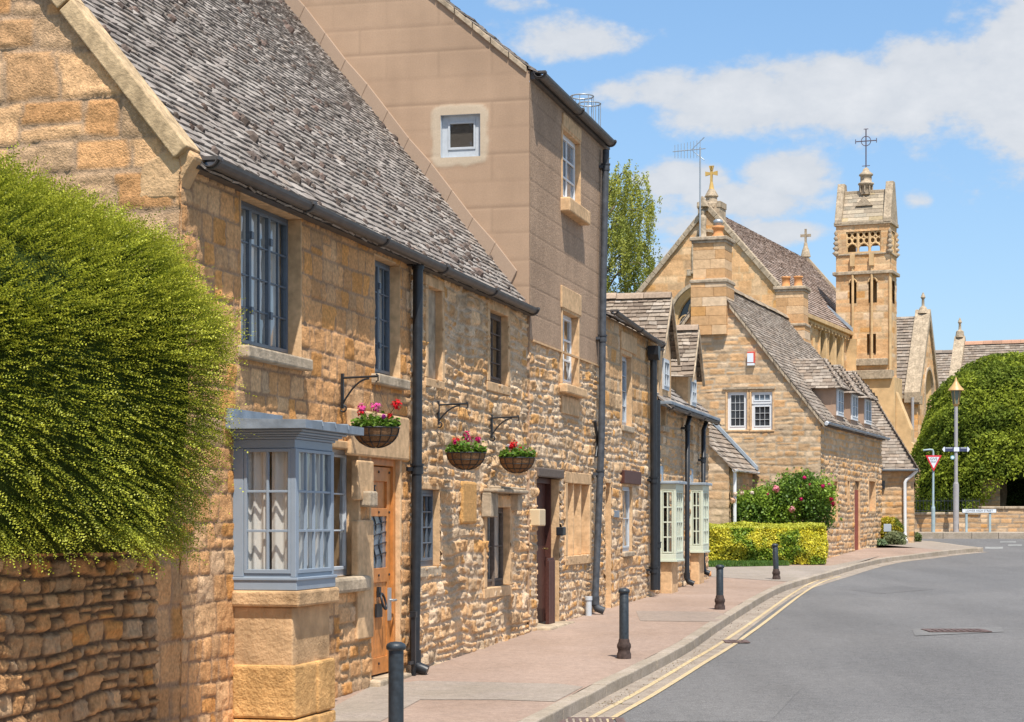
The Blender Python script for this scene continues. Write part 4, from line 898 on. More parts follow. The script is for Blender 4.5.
for i in range(14):
    q0 = i / 14 * D2 / 2; q1 = (i + 1) / 14 * D2 / 2 - .01
    for sg in (1, -1):
        X_ = lambda q: -q if sg > 0 else -D2 + q
        mb.prism([(X_(q0), EV2 + T2 * q0 - .05), (X_(q1), EV2 + T2 * q1 - .05), (X_(q1), EV2 + T2 * q1 + .03), (X_(q0), EV2 + T2 * q0 + .03)], -.07, .1)
mb.build('verge_slates', M['dressdark'], H2, bevel=.008)
ridge_tiles(H2, F2, (-.05, D2 / 2, RZ2 + .08), (L2 + .05, D2 / 2, RZ2 + .08))
# cement fillet where the low roof meets the gable
t0 = .22; off = MF.W.inverted() @ Vector(F2.o); mb = MB(G2); ez = 4.66 - z2_
nf = 12
for i in range(nf):
    q0, q1 = t0 + (3.6 - t0) * i / nf, t0 + (3.6 - t0) * (i + 1) / nf; w0, w1 = .2 + .012 * math.sin(i * 2.1), .2 + .012 * math.sin((i + 1) * 2.1)
    mb.prism([(-q0, ez + 1.235 * q0), (-q1, ez + 1.235 * q1), (-q1 + w1 * .5, ez + 1.235 * q1 + w1), (-q0 + w0 * .5, ez + 1.235 * q0 + w0)], -.07, -.02, col=(.38, .275, .20))
mb.build('cement_fillet', M['render'], H2, bevel=.01)
gutter(H2, F2, -.05, L2 - .2, -.16, EV2 - .04, r=.07); mb = MB(F2); mb.box(0, L2, -.1, -.03, EV2 - .12, EV2 - .02); mb.build('eaves_board', M['gutter'], H2)
mb = MB(F2); mb.box(F2.x(530.5) , F2.x(600.5), -.045, -.0, zren - .012, zren + .012); mb.build('render_bellcast', M['dress'], H2)
dressed(H2, G2, [o_g2], m='palegrey', t=.0 + .02, out=.02, depth=.2)
window(H2, G2, *o_g2, y=.03, casements=1, cols=1, rows=1, m='palegrey', fw=.08, glass='glass')
mb = MB(G2); mb.box(o_g2[0] + .12, o_g2[1] - .12, .15, .2, o_g2[2] + .14, o_g2[2] + .27); mb.build('storage_box', M['cream'], H2)
for o_, cs_ in ((o_f2, 1), (o_t2, 1)):
    dressed(H2, F2, [o_], t=.05, out=.05); window(H2, F2, *o_, y=.03 if o_ is o_t2 else .06, casements=1, cols=2, rows=3, m='white', glass='greyglass' if o_ is o_t2 else 'glass', fw=.05, bar=.028)
pieces('sill', M['dress'], H2, F2, [(F2.x(558), F2.x(579), -.17, .0, F2.z(559, 212), o_t2[2] - .002), (F2.x(558), F2.x(578.5), -.13, .0, F2.z(559, 393), o_f2[2] - .002)], .02)
pieces('lintel', M['dress'], H2, F2, [(F2.x(558), F2.x(577.5), -.06, .0, o_f2[3] + .03, F2.z(558, 285)), (F2.x(559.5), F2.x(577.5), -.06, .0, o_t2[3] + .03, F2.z(559, 112)), (F2.x(560), F2.x(577.5), -.035, .0, F2.z(560, 413), F2.z(560, 393) - .03)])
# stone filled mullioned window
dressed(H2, F2, [o_s2], t=.13, out=.034); mb = MB(F2); W_ = o_s2[1] - o_s2[0]
mb.box(o_s2[0], o_s2[1], .13, .2, o_s2[2], o_s2[3])
for k in (1, 2): xx = o_s2[0] + W_ * k / 3; mb.prism([(xx - .05, .13), (xx - .02, -.01), (xx + .02, -.01), (xx + .05, .13)], o_s2[2], o_s2[3], axis='z')
mb.build('blocked_window', M['dress'], H2, bevel=.008)
# dark red door
x0, x1, zb, zt = o_d2; dressed(H2, F2, [o_d2], m='dress', t=.03, out=.01, depth=.32, sides='lrt')
mb = MB(F2); n = 6
for i in range(n): mb.box(x0 + (x1 - x0) * i / n + .004, x0 + (x1 - x0) * (i + 1) / n - .004, .17, .21, zb, zt)
mb.box(x0, x1, .205, .24, zb, zt); dd = mb.build('door', M['redwood'], H2, bevel=.004)
mb = MB(F2); mb.tube([(x1 - .12, .17, zb + 1.1), (x1 - .12, .12, zb + 1.1), (x1 - .2, .12, zb + 1.1)], .012, 6); mb.build('handle', M['brass'], dd)
mb = MB(F2); mb.box(x0, x0 + .06, .1, .17, zb, zt); mb.box(x1 - .06, x1, .1, .17, zb, zt); mb.box(x0 + .06, x1 - .06, .1, .17, zt - .07, zt); mb.build('door_frame', M['redwood'], H2)
mb = MB(F2); xw = F2.x(552); mb.box(F2.x(545.5), xw, -.03, .0, zb, F2.z(546, 558)); 
for i in range(3): q = F2.x(545.5) + (xw - F2.x(545.5)) * i / 3; mb.box(q + .01, q + (xw - F2.x(545.5)) / 3 - .01, -.045, -.03, zb + .02, F2.z(546, 559) - .02)
mb.build('half_door', M['redwood'], H2, bevel=.004)
mb = MB(F2); mb.box(F2.x(534.5), F2.x(560), -.06, .2, zt, zt + .12); mb.build('lintel', M['oldwood'], H2, bevel=.015, )
mb = MB(F2); mb.box(x0 - .1, x1 + .1, -.22, .2, zb - .2, zb + .12); mb.build('doorstep', M['dressdark'], H2, bevel=.03)
mb = MB(F2); mb.box(F2.x(529), F2.x(535), -.14, -.0, F2.z(529, 526), F2.z(529, 509)); mb.build('alarm_box', M['cream'], H2, bevel=.015)
mb = MB(F2); mb.box(F2.x(556), F2.x(558.8), -.1, -.0, F2.z(556, 535.5), F2.z(556, 527)); mb.build('wall_lamp', M['iron'], H2, bevel=.01)
mb = MB(F2)
for (a_, b_) in (((591.5, 421), (596, 456)), ((597, 424), (592.5, 457))): mb.tube([(F2.x(a_[0]), -.05, F2.z(*a_)), (F2.x(b_[0]), -.05, F2.z(*b_))], .022, 6)
mb.build('wall_tie', M['iron'], H2)
downpipe(H2, F2, [(F2.x(606, -.12), F2.z(606, 150, -.12)), (F2.x(603, -.12), F2.z(603, 300, -.12)), (F2.x(601.5, -.12), F2.z(601.5, 440, -.12)), (F2.x(595, -.12), F2.z(595, 606, -.12))], r=.05, collars=(F2.z(602, 342), F2.z(601, 475), F2.z(606, 175)), out=.12, m='pipegrey')
mb = MB(F2); xa = L2 - .15; ya = .25; za = EV2 + T2 * ya - .05; mb.tube([(xa, ya, za), (xa, ya, za + .25)], .02, 6)
for dx in (-.22, .32):
    for i in range(8):
        t_ = 2 * math.pi * i / 8; mb.tube([(xa + dx + .17 * math.cos(t_), ya + .17 * math.sin(t_), za + .05), (xa + dx + .17 * math.cos(t_), ya + .17 * math.sin(t_), za + .46)], .006, 4)
    mb.tube([(xa + dx + .17 * math.cos(q), ya + .17 * math.sin(q), za + .46) for q in np.linspace(0, 6.2832, 17)], .012, 5, cap=False)
mb.build('bird_guard', M['alu'], H2)
# ================================================================== house 3
u4, _ = spot(656.5); z3_ = g(31); F3 = sub_at(u3, z3_); L3 = u4 - u3; E3a, E3b = 5.16 - z3_, 5.02 - z3_; EV3 = 5.08 - z3_; D3 = 6.0; T3 = .52; RZ3 = EV3 + T3 * D3 / 2
H3 = empty('stone_house', F3, 'narrow stone house between the tall rendered house and the green bays', 'house', 'old stone houses along the pavement')
o_u3 = op(F3, 621, 630.5, 622, 354, 622, 425); o_l3 = op(F3, 621.5, 631, 622, 486, 622, 552); o_r3 = (F3.x(604.5), F3.x(609.8), -.6, F3.z(606, 483))
ash3 = rub(33, ch=(.2, .28), sl=(.25, .5), joint=.016, relief=.014, warp=.015, pal='gold', split=.15, rough=.01, tilt=.03, tone=.95)
rb3 = rub(34, ch=(.09, .18), sl=(.14, .32), joint=.014, relief=.022, warp=.045, pal='mixed', split=.3, rough=.02, tilt=.08, mortar=(.60, .46, .33))
zc3 = 3.6 - z3_
sheet('wall', H3, M['stone'], F3, 0, L3, -.6, EV3, [o_u3, o_l3, o_r3], mixstyle(ash3, rb3, lambda X, Z: Z + .1 * vn(X * 3, Z * 0, 3) > zc3), (.03, .018))
shell(H3, F3, 0, L3, 0, D3, -.6, EV3, D3 / 2, RZ3); mb = MB(F3); mb.prism([(.0, -.6), (D3, -.6), (D3, EV3), (D3 / 2, RZ3), (.0, EV3)], L3 - .1, L3, axis='x'); mb.box(0, L3, D3 - .15, D3, -.6, EV3); mb.build('back_wall', M['dress'], H3)
a3 = math.atan(T3)
for s_, sd in ((-1, 35), (1, 36)): slates('roof', H3, M['slate'], F3, (0, D3 / 2, RZ3 + .03), (1, 0, 0), (0, s_ * math.cos(a3), -math.sin(a3)), L3 + .05, D3 / 2 / math.cos(a3) + .15, e0=.13, e1=.18, w=(.18, .34), seed=sd, tone=1.1)
gutter(H3, F3, 0, L3 - .35, -.16, E3a - .02, E3b - .02, r=.05, m='gutter')
dressed(H3, F3, [o_u3, o_l3], t=.06, out=.02)
window(H3, F3, *o_u3, y=.07, casements=1, cols=2, rows=4, m='palegrey', glass='greyglass', sill=(.06, .1, .05)); window(H3, F3, *o_l3, y=.03, casements=1, cols=1, rows=2, m='palegrey', sill=(.06, .08, .03), curtain=[(0, 1)])
mb = MB(F3); mb.box(F3.x(619.5), F3.x(635), -.035, .0, o_u3[3] + .07, o_u3[3] + .35); mb.build('lintel', M['dress'], H3, bevel=.01)
mb = MB(F3); mb.box(F3.x(620), F3.x(637), -.075, .0, o_l3[3] + .04, o_l3[3] + .25); mb.build('lintel', M['redwood'], H3, bevel=.01)
mb = MB(F3); mb.box(o_r3[0], o_r3[1], .1, .14, -.6, o_r3[3]); mb.build('blocked_doorway', M['dress'], H3); dressed(H3, F3, [o_r3], t=.05, out=.02, sides='lrt')
mb = MB(F3); mb.box(F3.x(611.8), F3.x(616.5), -.05, -.02, F3.z(612, 517.5), F3.z(612, 510.5)); mb.build('house_plate', M['lead'], H3, bevel=.006)
Fp = lambda px, py: (F3.x(px, -.12), F3.z(px, py, -.12))
downpipe(H3, F3, [Fp(653.5, 352), Fp(654, 590)], r=.06, collars=(Fp(654, 480)[1], Fp(654, 570)[1]), hopper=True, out=.12, shoe=False)
downpipe(H3, F3, [Fp(657.5, 400), Fp(657.5, 590)], r=.05, collars=(Fp(657, 545)[1],), out=.12, shoe=False)
# ================================================================== house 4: green bays and dormers
u5, _ = spot(708); z4_ = g(35.5); F4 = sub_at(u4, z4_); L4 = u5 - u4; EV4 = 4.13 - z4_; D4 = 5.6; T4 = 1.0; RZ4 = EV4 + T4 * D4 / 2
H4 = empty('bay_cottage', F4, 'low stone cottage with two pale green bay windows and two gabled roof dormers', 'cottage', 'old stone houses along the pavement')
o_a = op(F4, 660, 664.8, 662, 405, 662, 426); o_b = op(F4, 687.8, 692, 689, 425, 689, 440)
xA = F4.x(659); wA = .82; xB = F4.x(689.5); wB = .8
zA1, zA0 = 2.63 - z4_, 1.31 - z4_; zB1, zB0 = F4.z(702, 485, -.26), F4.z(702, 551, -.26)
oA = (xA + .08, xA + wA - .08, zA0 + .1, zA1 - .1); oB = (xB + .08, xB + wB - .08, zB0 + .1, zB1 - .1)
st4 = rub(43, ch=(.1, .2), sl=(.16, .36), joint=.02, relief=.022, warp=.03, pal='honey', split=.3, rough=.016, tilt=.07, mortar=(.50, .38, .26))
sheet('wall', H4, M['stone'], F4, 0, L4, -.6, EV4, [o_a, o_b, oA, oB], st4, (.035, .02))
shell(H4, F4, 0, L4, 0, D4, -.6, EV4, D4 / 2, RZ4); mb = MB(F4); mb.prism([(.0, -.6), (D4, -.6), (D4, EV4), (D4 / 2, RZ4 - .05), (.0, EV4)], L4 - .1, L4, axis='x'); mb.box(0, L4, D4 - .15, D4, -.6, EV4); mb.build('back_wall', M['dress'], H4)
a4 = math.atan(T4)
for s_, sd in ((-1, 45), (1, 46)): slates('roof', H4, M['slate'], F4, (0, D4 / 2, RZ4 + .03), (1, 0, 0), (0, s_ * math.cos(a4), -math.sin(a4)), L4 + .08, D4 / 2 / math.cos(a4) + .32, e0=.13, e1=.18, w=(.18, .34), seed=sd, tone=1.1)
dressed(H4, F4, [o_a, o_b], t=.07, out=.02); window(H4, F4, *o_a, y=.1, casements=1, cols=1, rows=2, m='palegrey', glass='greyglass', sill=(.08, .1, .06)); window(H4, F4, *o_b, y=.1, casements=1, cols=1, rows=2, m='white', glass='greyglass', sill=(.08, .08, .06))
def gdormer(xc, w_, zea, zapex, depth, wz, parent=H4, fr=F4):
    h = w_ / 2; mb = MB(fr)
    z0 = EV4 + .02; mb.prism([(xc - h + .1, z0), (xc + h - .1, z0), (xc + h - .1, zea), (xc, zapex - .08), (xc - h + .1, zea)], -.0, .25)
    mb.prism([(xc - h + .1, z0), (xc - h + .22, z0), (xc - h + .22, zea + .1), (xc - h + .1, zea)], .25, depth * .6); mb.prism([(xc + h - .22, z0), (xc + h - .1, z0), (xc + h - .1, zea), (xc + h - .22, zea + .1)], .25, depth * .6)
    dm = mb.build('dormer', M['dress'], parent, bevel=.01)
    an = math.atan2(zapex - zea, h); S_ = h / math.cos(an)
    for s_ in (-1, 1): slates('dormer_roof', dm, M['slate'], fr, (xc, -.12, zapex + .03), (0, 1, 0), (s_ * math.cos(an), 0, -math.sin(an)), depth, S_ + .12, e0=.08, e1=.12, w=(.12, .26), seed=int(xc * 10) + s_, tone=.95, pal=[(.28, .22, .17), (.33, .27, .21), (.23, .18, .14), (.38, .32, .26), (.26, .2, .15), (.2, .155, .12)])
    mb = MB(fr)
    for s_ in (-1, 1):
        q = lambda t: (xc + s_ * t * math.cos(an), zapex + .01 - t * math.sin(an))
        p0, p1 = q(0), q(S_ + .12); mb.prism([p0, p1, (p1[0], p1[1] - .09), (p0[0], p0[1] - .1)], -.14, -.09)
    mb.build('barge_board', M['dressdark'], dm); ridge_tiles(dm, fr, (xc, -.12, zapex + .07), (xc, depth - .15, zapex + .07), r=.09, col=(.36, .27, .2))
    window(dm, fr, xc - .3, xc + .3, wz[0], wz[1], y=-.03, casements=1, cols=2, rows=2, m='palegrey', glass='greyglass')
gdormer(F4.x(665), F4.x(671.5) - F4.x(657), 4.98 - z4_, 5.94 - z4_, 2.0, (4.3 - z4_, 4.85 - z4_))
gdormer(F4.x(692.6), F4.x(698) - F4.x(688), 4.8 - z4_, 5.66 - z4_, 1.7, (4.2 - z4_, 4.72 - z4_))
mb = MB(F4); mb.box(0, L4, -.26, -.02, EV4 - .13, EV4 - .07); mb.build('eaves_slab', M['lead'], H4, bevel=.01)
def green_bay(x0, w_, zb, zt, p, px):
    mb = MB(F4); mb.box(x0, x0 + w_, -p, .02, zb, zb + .1); mb.box(x0 - .02, x0 + w_ + .02, -p - .02, .02, zb - .04, zb); mb.box(x0, x0 + w_, -p, .02, zt - .12, zt)
    for (a_, b_) in ((x0, x0 + .05), (x0 + w_ - .05, x0 + w_)): mb.box(a_, b_, -p, -p + .05, zb + .1, zt - .12); mb.box(a_, b_, -.05, .0, zb + .1, zt - .12)
    b_ = mb.build('bay_window', M['sage'], H4, bevel=.006)
    Fw = F4.sub(x0, -p); Gw = F4.sub(x0, -p, dang=-math.pi / 2); window(b_, Fw, .05, w_ - .05, zb + .1, zt - .12, y=.01, casements=1, cols=3, rows=4, m='sage', fw=.01, bar=.025, name='bay_front_window', curtain=[(0, .25), (.75, 1)])
    window(b_, Gw, -p + .05, -.05, zb + .1, zt - .12, y=.01, casements=1, cols=2, rows=4, m='sage', fw=.01, bar=.022, name='bay_side_window')
    mb = MB(F4); mb.box(x0 - .05, x0 + w_ + .05, -p - .06, .0, zt, zt + .05); mb.box(x0, x0 + .35, -.02, 0, zt + .05, zt + .32); mb.build('lead_roof', M['leadfar'], b_, bevel=.01)
    mb = MB(F4); mb.box(x0 + .06, x0 + w_ - .1, -p + .08, .0, -.6, zb - .04); mb.build('bay_base', M['dress'], b_, bevel=.02)
green_bay(xA, wA, zA0, zA1, .3, 0); green_bay(xB, wB, zB0, zB1, .26, 0)
Fq = lambda px, py: (F4.x(px, -.12), F4.z(px, py, -.12))
downpipe(H4, F4, [Fq(691, 411), Fq(687.5, 425), Fq(687, 580)], r=.045, collars=(Fq(687, 428)[1],), out=.12)
downpipe(H4, F4, [Fq(707, 420), Fq(703.5, 430), Fq(703, 570)], r=.045, collars=(Fq(703, 460)[1],), out=.12)
gutter(H4, F4, 0, L4 - .4, -.24, EV4 - .16, r=.05)
# ================================================================== house 5: gabled cottage by the bend
A5 = math.atan2(.945, .326); F5 = Fr(7.89, 51, g(51) - .0, A5); z5_ = F5.o[2]; G5 = F5.sub(dang=-math.pi / 2); EV5 = 4.62 - z5_; T5 = 1.27; D5 = 5.6; RZ5 = EV5 + T5 * D5 / 2; L5 = 10.4
H5 = empty('gabled_cottage', F5, 'stone cottage on the bend, gable with white double window and red alarm box', 'cottage')
def opg(xa, xb, ya, yb): return (G5.on(xa, 450)[0], G5.on(xb, 450)[0], G5.on(xa, yb)[1], G5.on(xa, ya)[1])
o5a, o5b = opg(727.5, 747, 392, 430), opg(751.5, 772.5, 392, 430)
st5 = rub(53, ch=(.14, .24), sl=(.2, .5), joint=.02, relief=.012, warp=.03, pal='dull', split=.3, rough=.012, tilt=.03, mortar=(.46, .36, .25), tone=1.0)
sheet('gable_wall', H5, M['stonefar'], G5, -D5, .02, -.8, lambda x: EV5 + T5 * np.minimum(-x, D5 + x), [o5a, o5b], st5, (.05, .03))
st5f = rub(54, ch=(.12, .2), sl=(.2, .45), joint=.025, relief=.03, warp=.03, pal='gold', split=.25, rough=.02, tilt=.08, mortar=(.5, .38, .26))
o5 = lambda xa, xb, ya, yb: op(F5, xa, xb, xa, ya, xa, yb)
o_n1 = o5(829, 836.5, 481, 521); o_n2 = o5(846.5, 848.5, 481, 505); o_d5 = (F5.x(853.5), F5.x(859), g(56) - z5_ - .1, F5.z(855, 481)); o_n3 = o5(868, 874.5, 481, 511)
sheet('wall', H5, M['stonefar'], F5, -.012, L5, -.8, EV5, [o_n1, o_n2, o_d5, o_n3], st5f, (.05, .03))
shell(H5, F5, 0, L5, 0, D5, -.8, EV5, D5 / 2, RZ5); mb = MB(F5); mb.prism([(.0, -.8), (D5, -.8), (D5, EV5), (D5 / 2, RZ5), (.0, EV5)], L5 - .15, L5, axis='x'); mb.box(.1, L5, D5 - .15, D5, -.8, EV5); mb.build('back_wall', M['dress'], H5)
a5 = math.atan(T5); PALF = [(.27, .22, .175), (.295, .245, .20), (.25, .20, .16), (.325, .275, .225), (.275, .215, .165), (.23, .185, .15)]
for s_, sd in ((-1, 55), (1, 56)): slates('roof', H5, M['slatefar'], F5, (-.1, D5 / 2, RZ5 + .04), (1, 0, 0), (0, s_ * math.cos(a5), -math.sin(a5)), L5 + .12, D5 / 2 / math.cos(a5) + .2, e0=.09, e1=.145, w=(.14, .3), seed=sd, pal=PALF, thick=.013, lift=.009)
ridge_tiles(H5, F5, (-.1, D5 / 2, RZ5 + .08), (L5, D5 / 2, RZ5 + .08), col=(.36, .28, .2))
for sg in (1, -1):
    mb = MB(G5); X_ = lambda q: -q if sg > 0 else -D5 + q
    for i in range(20):
        q0 = i / 20 * (D5 / 2 + .12) - .12; q1 = q0 + (D5 / 2 + .12) / 20 - .01
        if abs((q0 + q1) / 2 - D5 / 2) > .5: mb.prism([(X_(q0), EV5 + T5 * q0 - .10), (X_(q1), EV5 + T5 * q1 - .10), (X_(q1), EV5 + T5 * q1 + .02), (X_(q0), EV5 + T5 * q0 + .02)], -.09, .1)
    mb.build('verge_slates', M['dressdark'], H5, bevel=.01)
dressed(H5, G5, [o5a, o5b], t=.05, out=.03)
mb = MB(G5); mb.box(G5.on(723, 450)[0], G5.on(775, 450)[0], -.06, 0, o5a[3] + .06, o5a[3] + .12); mb.build('hood_mould', M['dressdark'], H5)
window(H5, G5, *o5a, y=.04, casements=1, cols=3, rows=4, m='white', glass='darkglass', fw=.06, bar=.007)
w_ = window(H5, G5, o5b[0], o5b[1], o5b[2], o5b[3] - .3, y=.04, casements=1, cols=3, rows=3, m='white', glass='darkglass', fw=.06, bar=.007); window(H5, G5, o5b[0], o5b[1], o5b[3] - .31, o5b[3], y=.02, casements=1, cols=3, rows=1, m='white', glass='greyglass', fw=.05, bar=.016)
bx = lambda px, py: G5.on(px, py)
x0_, zt_ = bx(748, 352); x1_, zb_ = bx(755.5, 365.5); mb = MB(G5); mb.box(x0_, x1_, -.1, -.01, zb_ + .06, zt_); ab = mb.build('alarm_box', M['boxred'], H5, bevel=.01)
mb = MB(G5); mb.box(x0_ + .002, x1_ - .035, -.106, -.1, zb_ + .08, zt_ - .04); mb.box(x0_, x1_ - .01, -.1, -.01, zb_, zb_ + .058); mb.build('alarm_face', M['signwhite'], ab)
for (o_, kind) in ((o_n1, 'bw'), (o_n2, 'bw'), (o_n3, 'bw')):
    dressed(H5, F5, [o_], t=.08, out=.035); mb = MB(F5); mb.box(o_[0], o_[1], .12, .2, o_[2], o_[3]); mb.build('blocked_window', M['dress'], H5)
dressed(H5, F5, [o_d5], t=.06, out=.03, sides='lrt'); mb = MB(F5); mb.box(o_d5[0], o_d5[1], .02, .07, o_d5[2], o_d5[3] - .25); mb.build('door', mat('brick_red_paint', (.26, .05, .03), rough=.5), H5)
mb = MB(F5); mb.box(o_d5[0], o_d5[1], .04, .09, o_d5[3] - .25, o_d5[3]); mb.build('fanlight', M['darkglass'], H5)
gutter(H5, F5, -.1, L5 + .1, -.2, EV5 - .12, r=.055, m='leadfar')
mb = MB(F5); mb.tube([(-.12, -.2, EV5 - .14), (-.22, -.2, EV5 - .16)], .05, 8); mb.build('gutter_end', M['white'], H5)
mb = MB(F5); mb.box(0, L5, -.13, 0, EV5 - .2, EV5 - .06); mb.build('eaves_board', M['oldwood'], H5)
PINKR = mat('pink_roughcast', (.40, .27, .19), rough=.95, noise=.1, nscale=6)
for (xa, xb) in ((2.35, 3.45), (4.7, 5.85), (7.05, 8.3)):
    z0 = EV5 + .1; z1 = EV5 + .95; y0 = .0; ye = (z1 - EV5) / T5 + .15; xm = (xa + xb) / 2; hw = (xb - xa) / 2 + .1; rz = z1 + .78; yh = y0 + .42; yb_ = (rz - EV5) / T5 + .1; mb = MB(F5)
    for x_ in (xa, xb - .08): mb.prism([(y0, z0 - .1), (y0, z1), (ye, z1), (.1, EV5 + .02)], x_, x_ + .08, axis='x')
    mb.box(xa, xb, y0, y0 + .08, z0 - .1, z0 + .08); dm = mb.build('dormer', PINKR, H5)
    an = math.atan2(rz - z1, hw); S_ = hw / math.cos(an); kw = dict(e0=.10, e1=.14, w=(.13, .28), pal=PALF, tone=1.03, thick=.014, lift=.01)
    for s_ in (-1, 1): slates('dormer_roof', dm, M['slatefar'], F5, (xm, yh, rz + .03), (0, 1, 0), (s_ * math.cos(an), 0, -math.sin(an)), yb_ - yh, S_ + .08, lfun=lambda s: -(yh + .14) * s / S_, rfun=lambda s: yb_ - yh - (yb_ - ye) * s / S_ * .8, seed=int(xa * 9) + s_, **kw)
    anf = math.atan2(rz - z1, yh + .14); Sf = (yh + .14) / math.cos(anf)
    slates('dormer_roof', dm, M['slatefar'], F5, (xm, yh, rz + .03), (1, 0, 0), (0, -math.cos(anf), -math.sin(anf)), 1, Sf + .08, lfun=lambda s: -hw * s / Sf, rfun=lambda s: hw * s / Sf, seed=int(xa * 9) + 5, **kw)
    mb = MB(F5); mb.add([(xm - hw, -.14, z1), (xm + hw, -.14, z1), (xm + hw, ye, z1), (xm - hw, ye, z1), (xm, yh, rz), (xm, yb_, rz)], [(0, 1, 4), (1, 2, 5, 4), (3, 0, 4, 5), (0, 3, 2, 1)]); mb.build('filler_core', M['core'], dm)
    window(dm, F5, xa + .08, xb - .08, z0 + .08, z1 - .02, y=-.04, casements=2, cols=1, rows=2, m='white', glass='greyglass', fw=.06)
    mb = MB(F5); mb.box(xm - hw, xm + hw, -.15, -.05, z1 - .05, z1 - .005); mb.build('eaves_board', M['oldwood'], dm)
cy1, _z = G5.on(713.5, 300, .4); c5 = -cy1
chimney(H5, F5, .5, c5, .8, (733 - 696) / FPX * 52.3 - .05, EV5 + 2.4, EYE + (520 - 242) / FPX * 52.3, pots=1, pot_axis='y', mid=EYE + (520 - 284) / FPX * 52.3 - z5_, seed=9) if False else None
def zat(px, py, Y): return EYE + (HZ - py) / FPX * Y
chimney(H5, F5, .30, c5, .86, .84, EV5 + 2.2, zat(0, 243, 52.3) - z5_, pots=0, mid=zat(0, 284, 52.3) - z5_, seed=9)
mb = MB(F5); pz = zat(0, 243, 52.3) - z5_ + .1; py_ = c5 - .15
mb.lathe(.30, py_, [(.17, pz), (.17, pz + .07), (.135, pz + .1), (.125, pz + .24), (.16, pz + .25), (.16, pz + .32), (.12, pz + .33)], 20); cp = mb.build('chimney_pot', M['pot'], H5)
mb = MB(F5); mb.lathe(.30, py_, [(.09, pz + .3), (.09, pz + .38), (.12, pz + .39), (.12, pz + .47), (.08, pz + .5)], 14); mb.build('chimney_cowl', M['alu'], cp)
aerial(H5, F5, .15, c5 + .3, pz - .4, zat(0, 148, 52.3) - z5_, n=9, yaw=math.pi - A5 - .5)
chimney(H5, F5, L5 - .5, D5 / 2 - .15, .8, .85, EV5 + 2.4, zat(0, 290, 61) - z5_, pots=2, pot_axis='y', mid=zat(0, 326, 61) - z5_, seed=12)
# lean-to outbuilding against its gable
zx = g(48.5); F6 = F5.sub(-2.75, 1.75); F6 = Fr(F6.o[0], F6.o[1], zx, A5); G6 = F6.sub(dang=-math.pi / 2); EV6 = 3.33 - zx; T6 = 1.05; D6 = 4.2; L6 = 2.7; RZ6 = EV6 + T6 * D6 / 2
H6 = empty('outbuilding', F6, 'small slate-roofed outbuilding with white downpipe against the gable behind the golden hedge', 'outbuilding')
sheet('gable_wall', H6, M['stonefar'], G6, -D6, 0, -.6, lambda x: EV6 + T6 * np.minimum(-x, D6 + x), [], rub(61, ch=(.16, .26), sl=(.25, .5), joint=.02, relief=.012, warp=.02, pal='grey', split=.2, rough=.01, tilt=.03), (.05, .03))
sheet('wall', H6, M['stonefar'], F6, 0, L6, -.6, EV6, [], rub(62, ch=(.16, .26), sl=(.25, .5), joint=.02, relief=.012, warp=.02, pal='dull', split=.2, rough=.01, tilt=.03), (.05, .03))
mb = MB(F6); mb.prism([(.1, -.6), (D6, -.6), (D6, EV6), (D6 / 2, RZ6 - .06), (.1, EV6 - .02)], .1, L6 + .2, axis='x'); mb.build('filler_core', M['core'], H6)
a6 = math.atan(T6)
for s_, sd in ((-1, 65), (1, 66)): slates('roof', H6, M['slatefar'], F6, (-.1, D6 / 2, RZ6 + .03), (1, 0, 0), (0, s_ * math.cos(a6), -math.sin(a6)), L6 + .1, D6 / 2 / math.cos(a6) + .22, e0=.14, e1=.2, w=(.2, .4), seed=sd, pal=PALF, thick=.025)
mb = MB(F6); mb.prism([(D6 / 2, RZ6 + .1), (-.15, EV6 - .05), (-.15, EV6 + .05), (D6 / 2, RZ6 + .22)], L6 - .12, L6 + .05, axis='x'); mb.build('lead_flashing', M['leadfar'], H6)
gutter(H6, F6, -.1, L6 - .1, -.16, EV6 - .1, r=.05, m='white'); downpipe(H6, F6, [(.1, EV6 - .14), (.1, .1)], r=.045, m='white', out=.12, shoe=False)
# low hipped building beyond
F7 = F5.sub(L5 + .02, -1.2); zh7 = g(61.5); F7 = Fr((914 - CX) / FPX * 61.2, 61.2, zh7, math.atan2(.98, .197)); G7 = F7.sub(dang=-math.pi / 2); D7 = 6.0; L7 = 4.4; EV7 = 3.66 - zh7
H7 = empty('hipped_outbuilding', F7, 'single-storey stone building with a hipped slate roof and bent white corner downpipe', 'outbuilding')
st7 = rub(71, ch=(.14, .24), sl=(.2, .45), joint=.02, relief=.02, warp=.03, pal='gold', split=.2, rough=.015, tilt=.05)
sheet('wall', H7, M['stonefar'], G7, -D7, 0, -.8, EV7, [], st7, (.06, .035)); sheet('side_wall', H7, M['stonefar'], F7, 0, L7, -.8, EV7, [], st7, (.06, .035))
mb = MB(F7); mb.box(.1, L7, .1, D7, -.8, EV7 - .02); hz7 = EV7 + 1.2 * L7 / 2 - .1
mb.add([(0, 0, EV7 - .03), (L7, 0, EV7 - .03), (L7, D7, EV7 - .03), (0, D7, EV7 - .03), (L7 / 2, 1.5, hz7), (L7 / 2, D7, hz7)], [(0, 1, 4), (1, 2, 5, 4), (2, 3, 5), (3, 0, 4, 5)]); mb.build('filler_core', M['core'], H7)
an = math.atan(1.2); S7 = (L7 / 2) / math.cos(an)
slates('roof', H7, M['slatefar'], F7, (L7 / 2, D7, hz7 + .13), (0, -1, 0), (-math.cos(an), 0, -math.sin(an)), D7, S7 + .25, rfun=lambda s: D7 - 1.5 + 1.5 * s / S7, e0=.10, e1=.15, w=(.15, .3), seed=75, pal=PALF, thick=.016, lift=.01)
an2 = math.atan((hz7 - EV7) / 1.5); S72 = 1.5 / math.cos(an2)
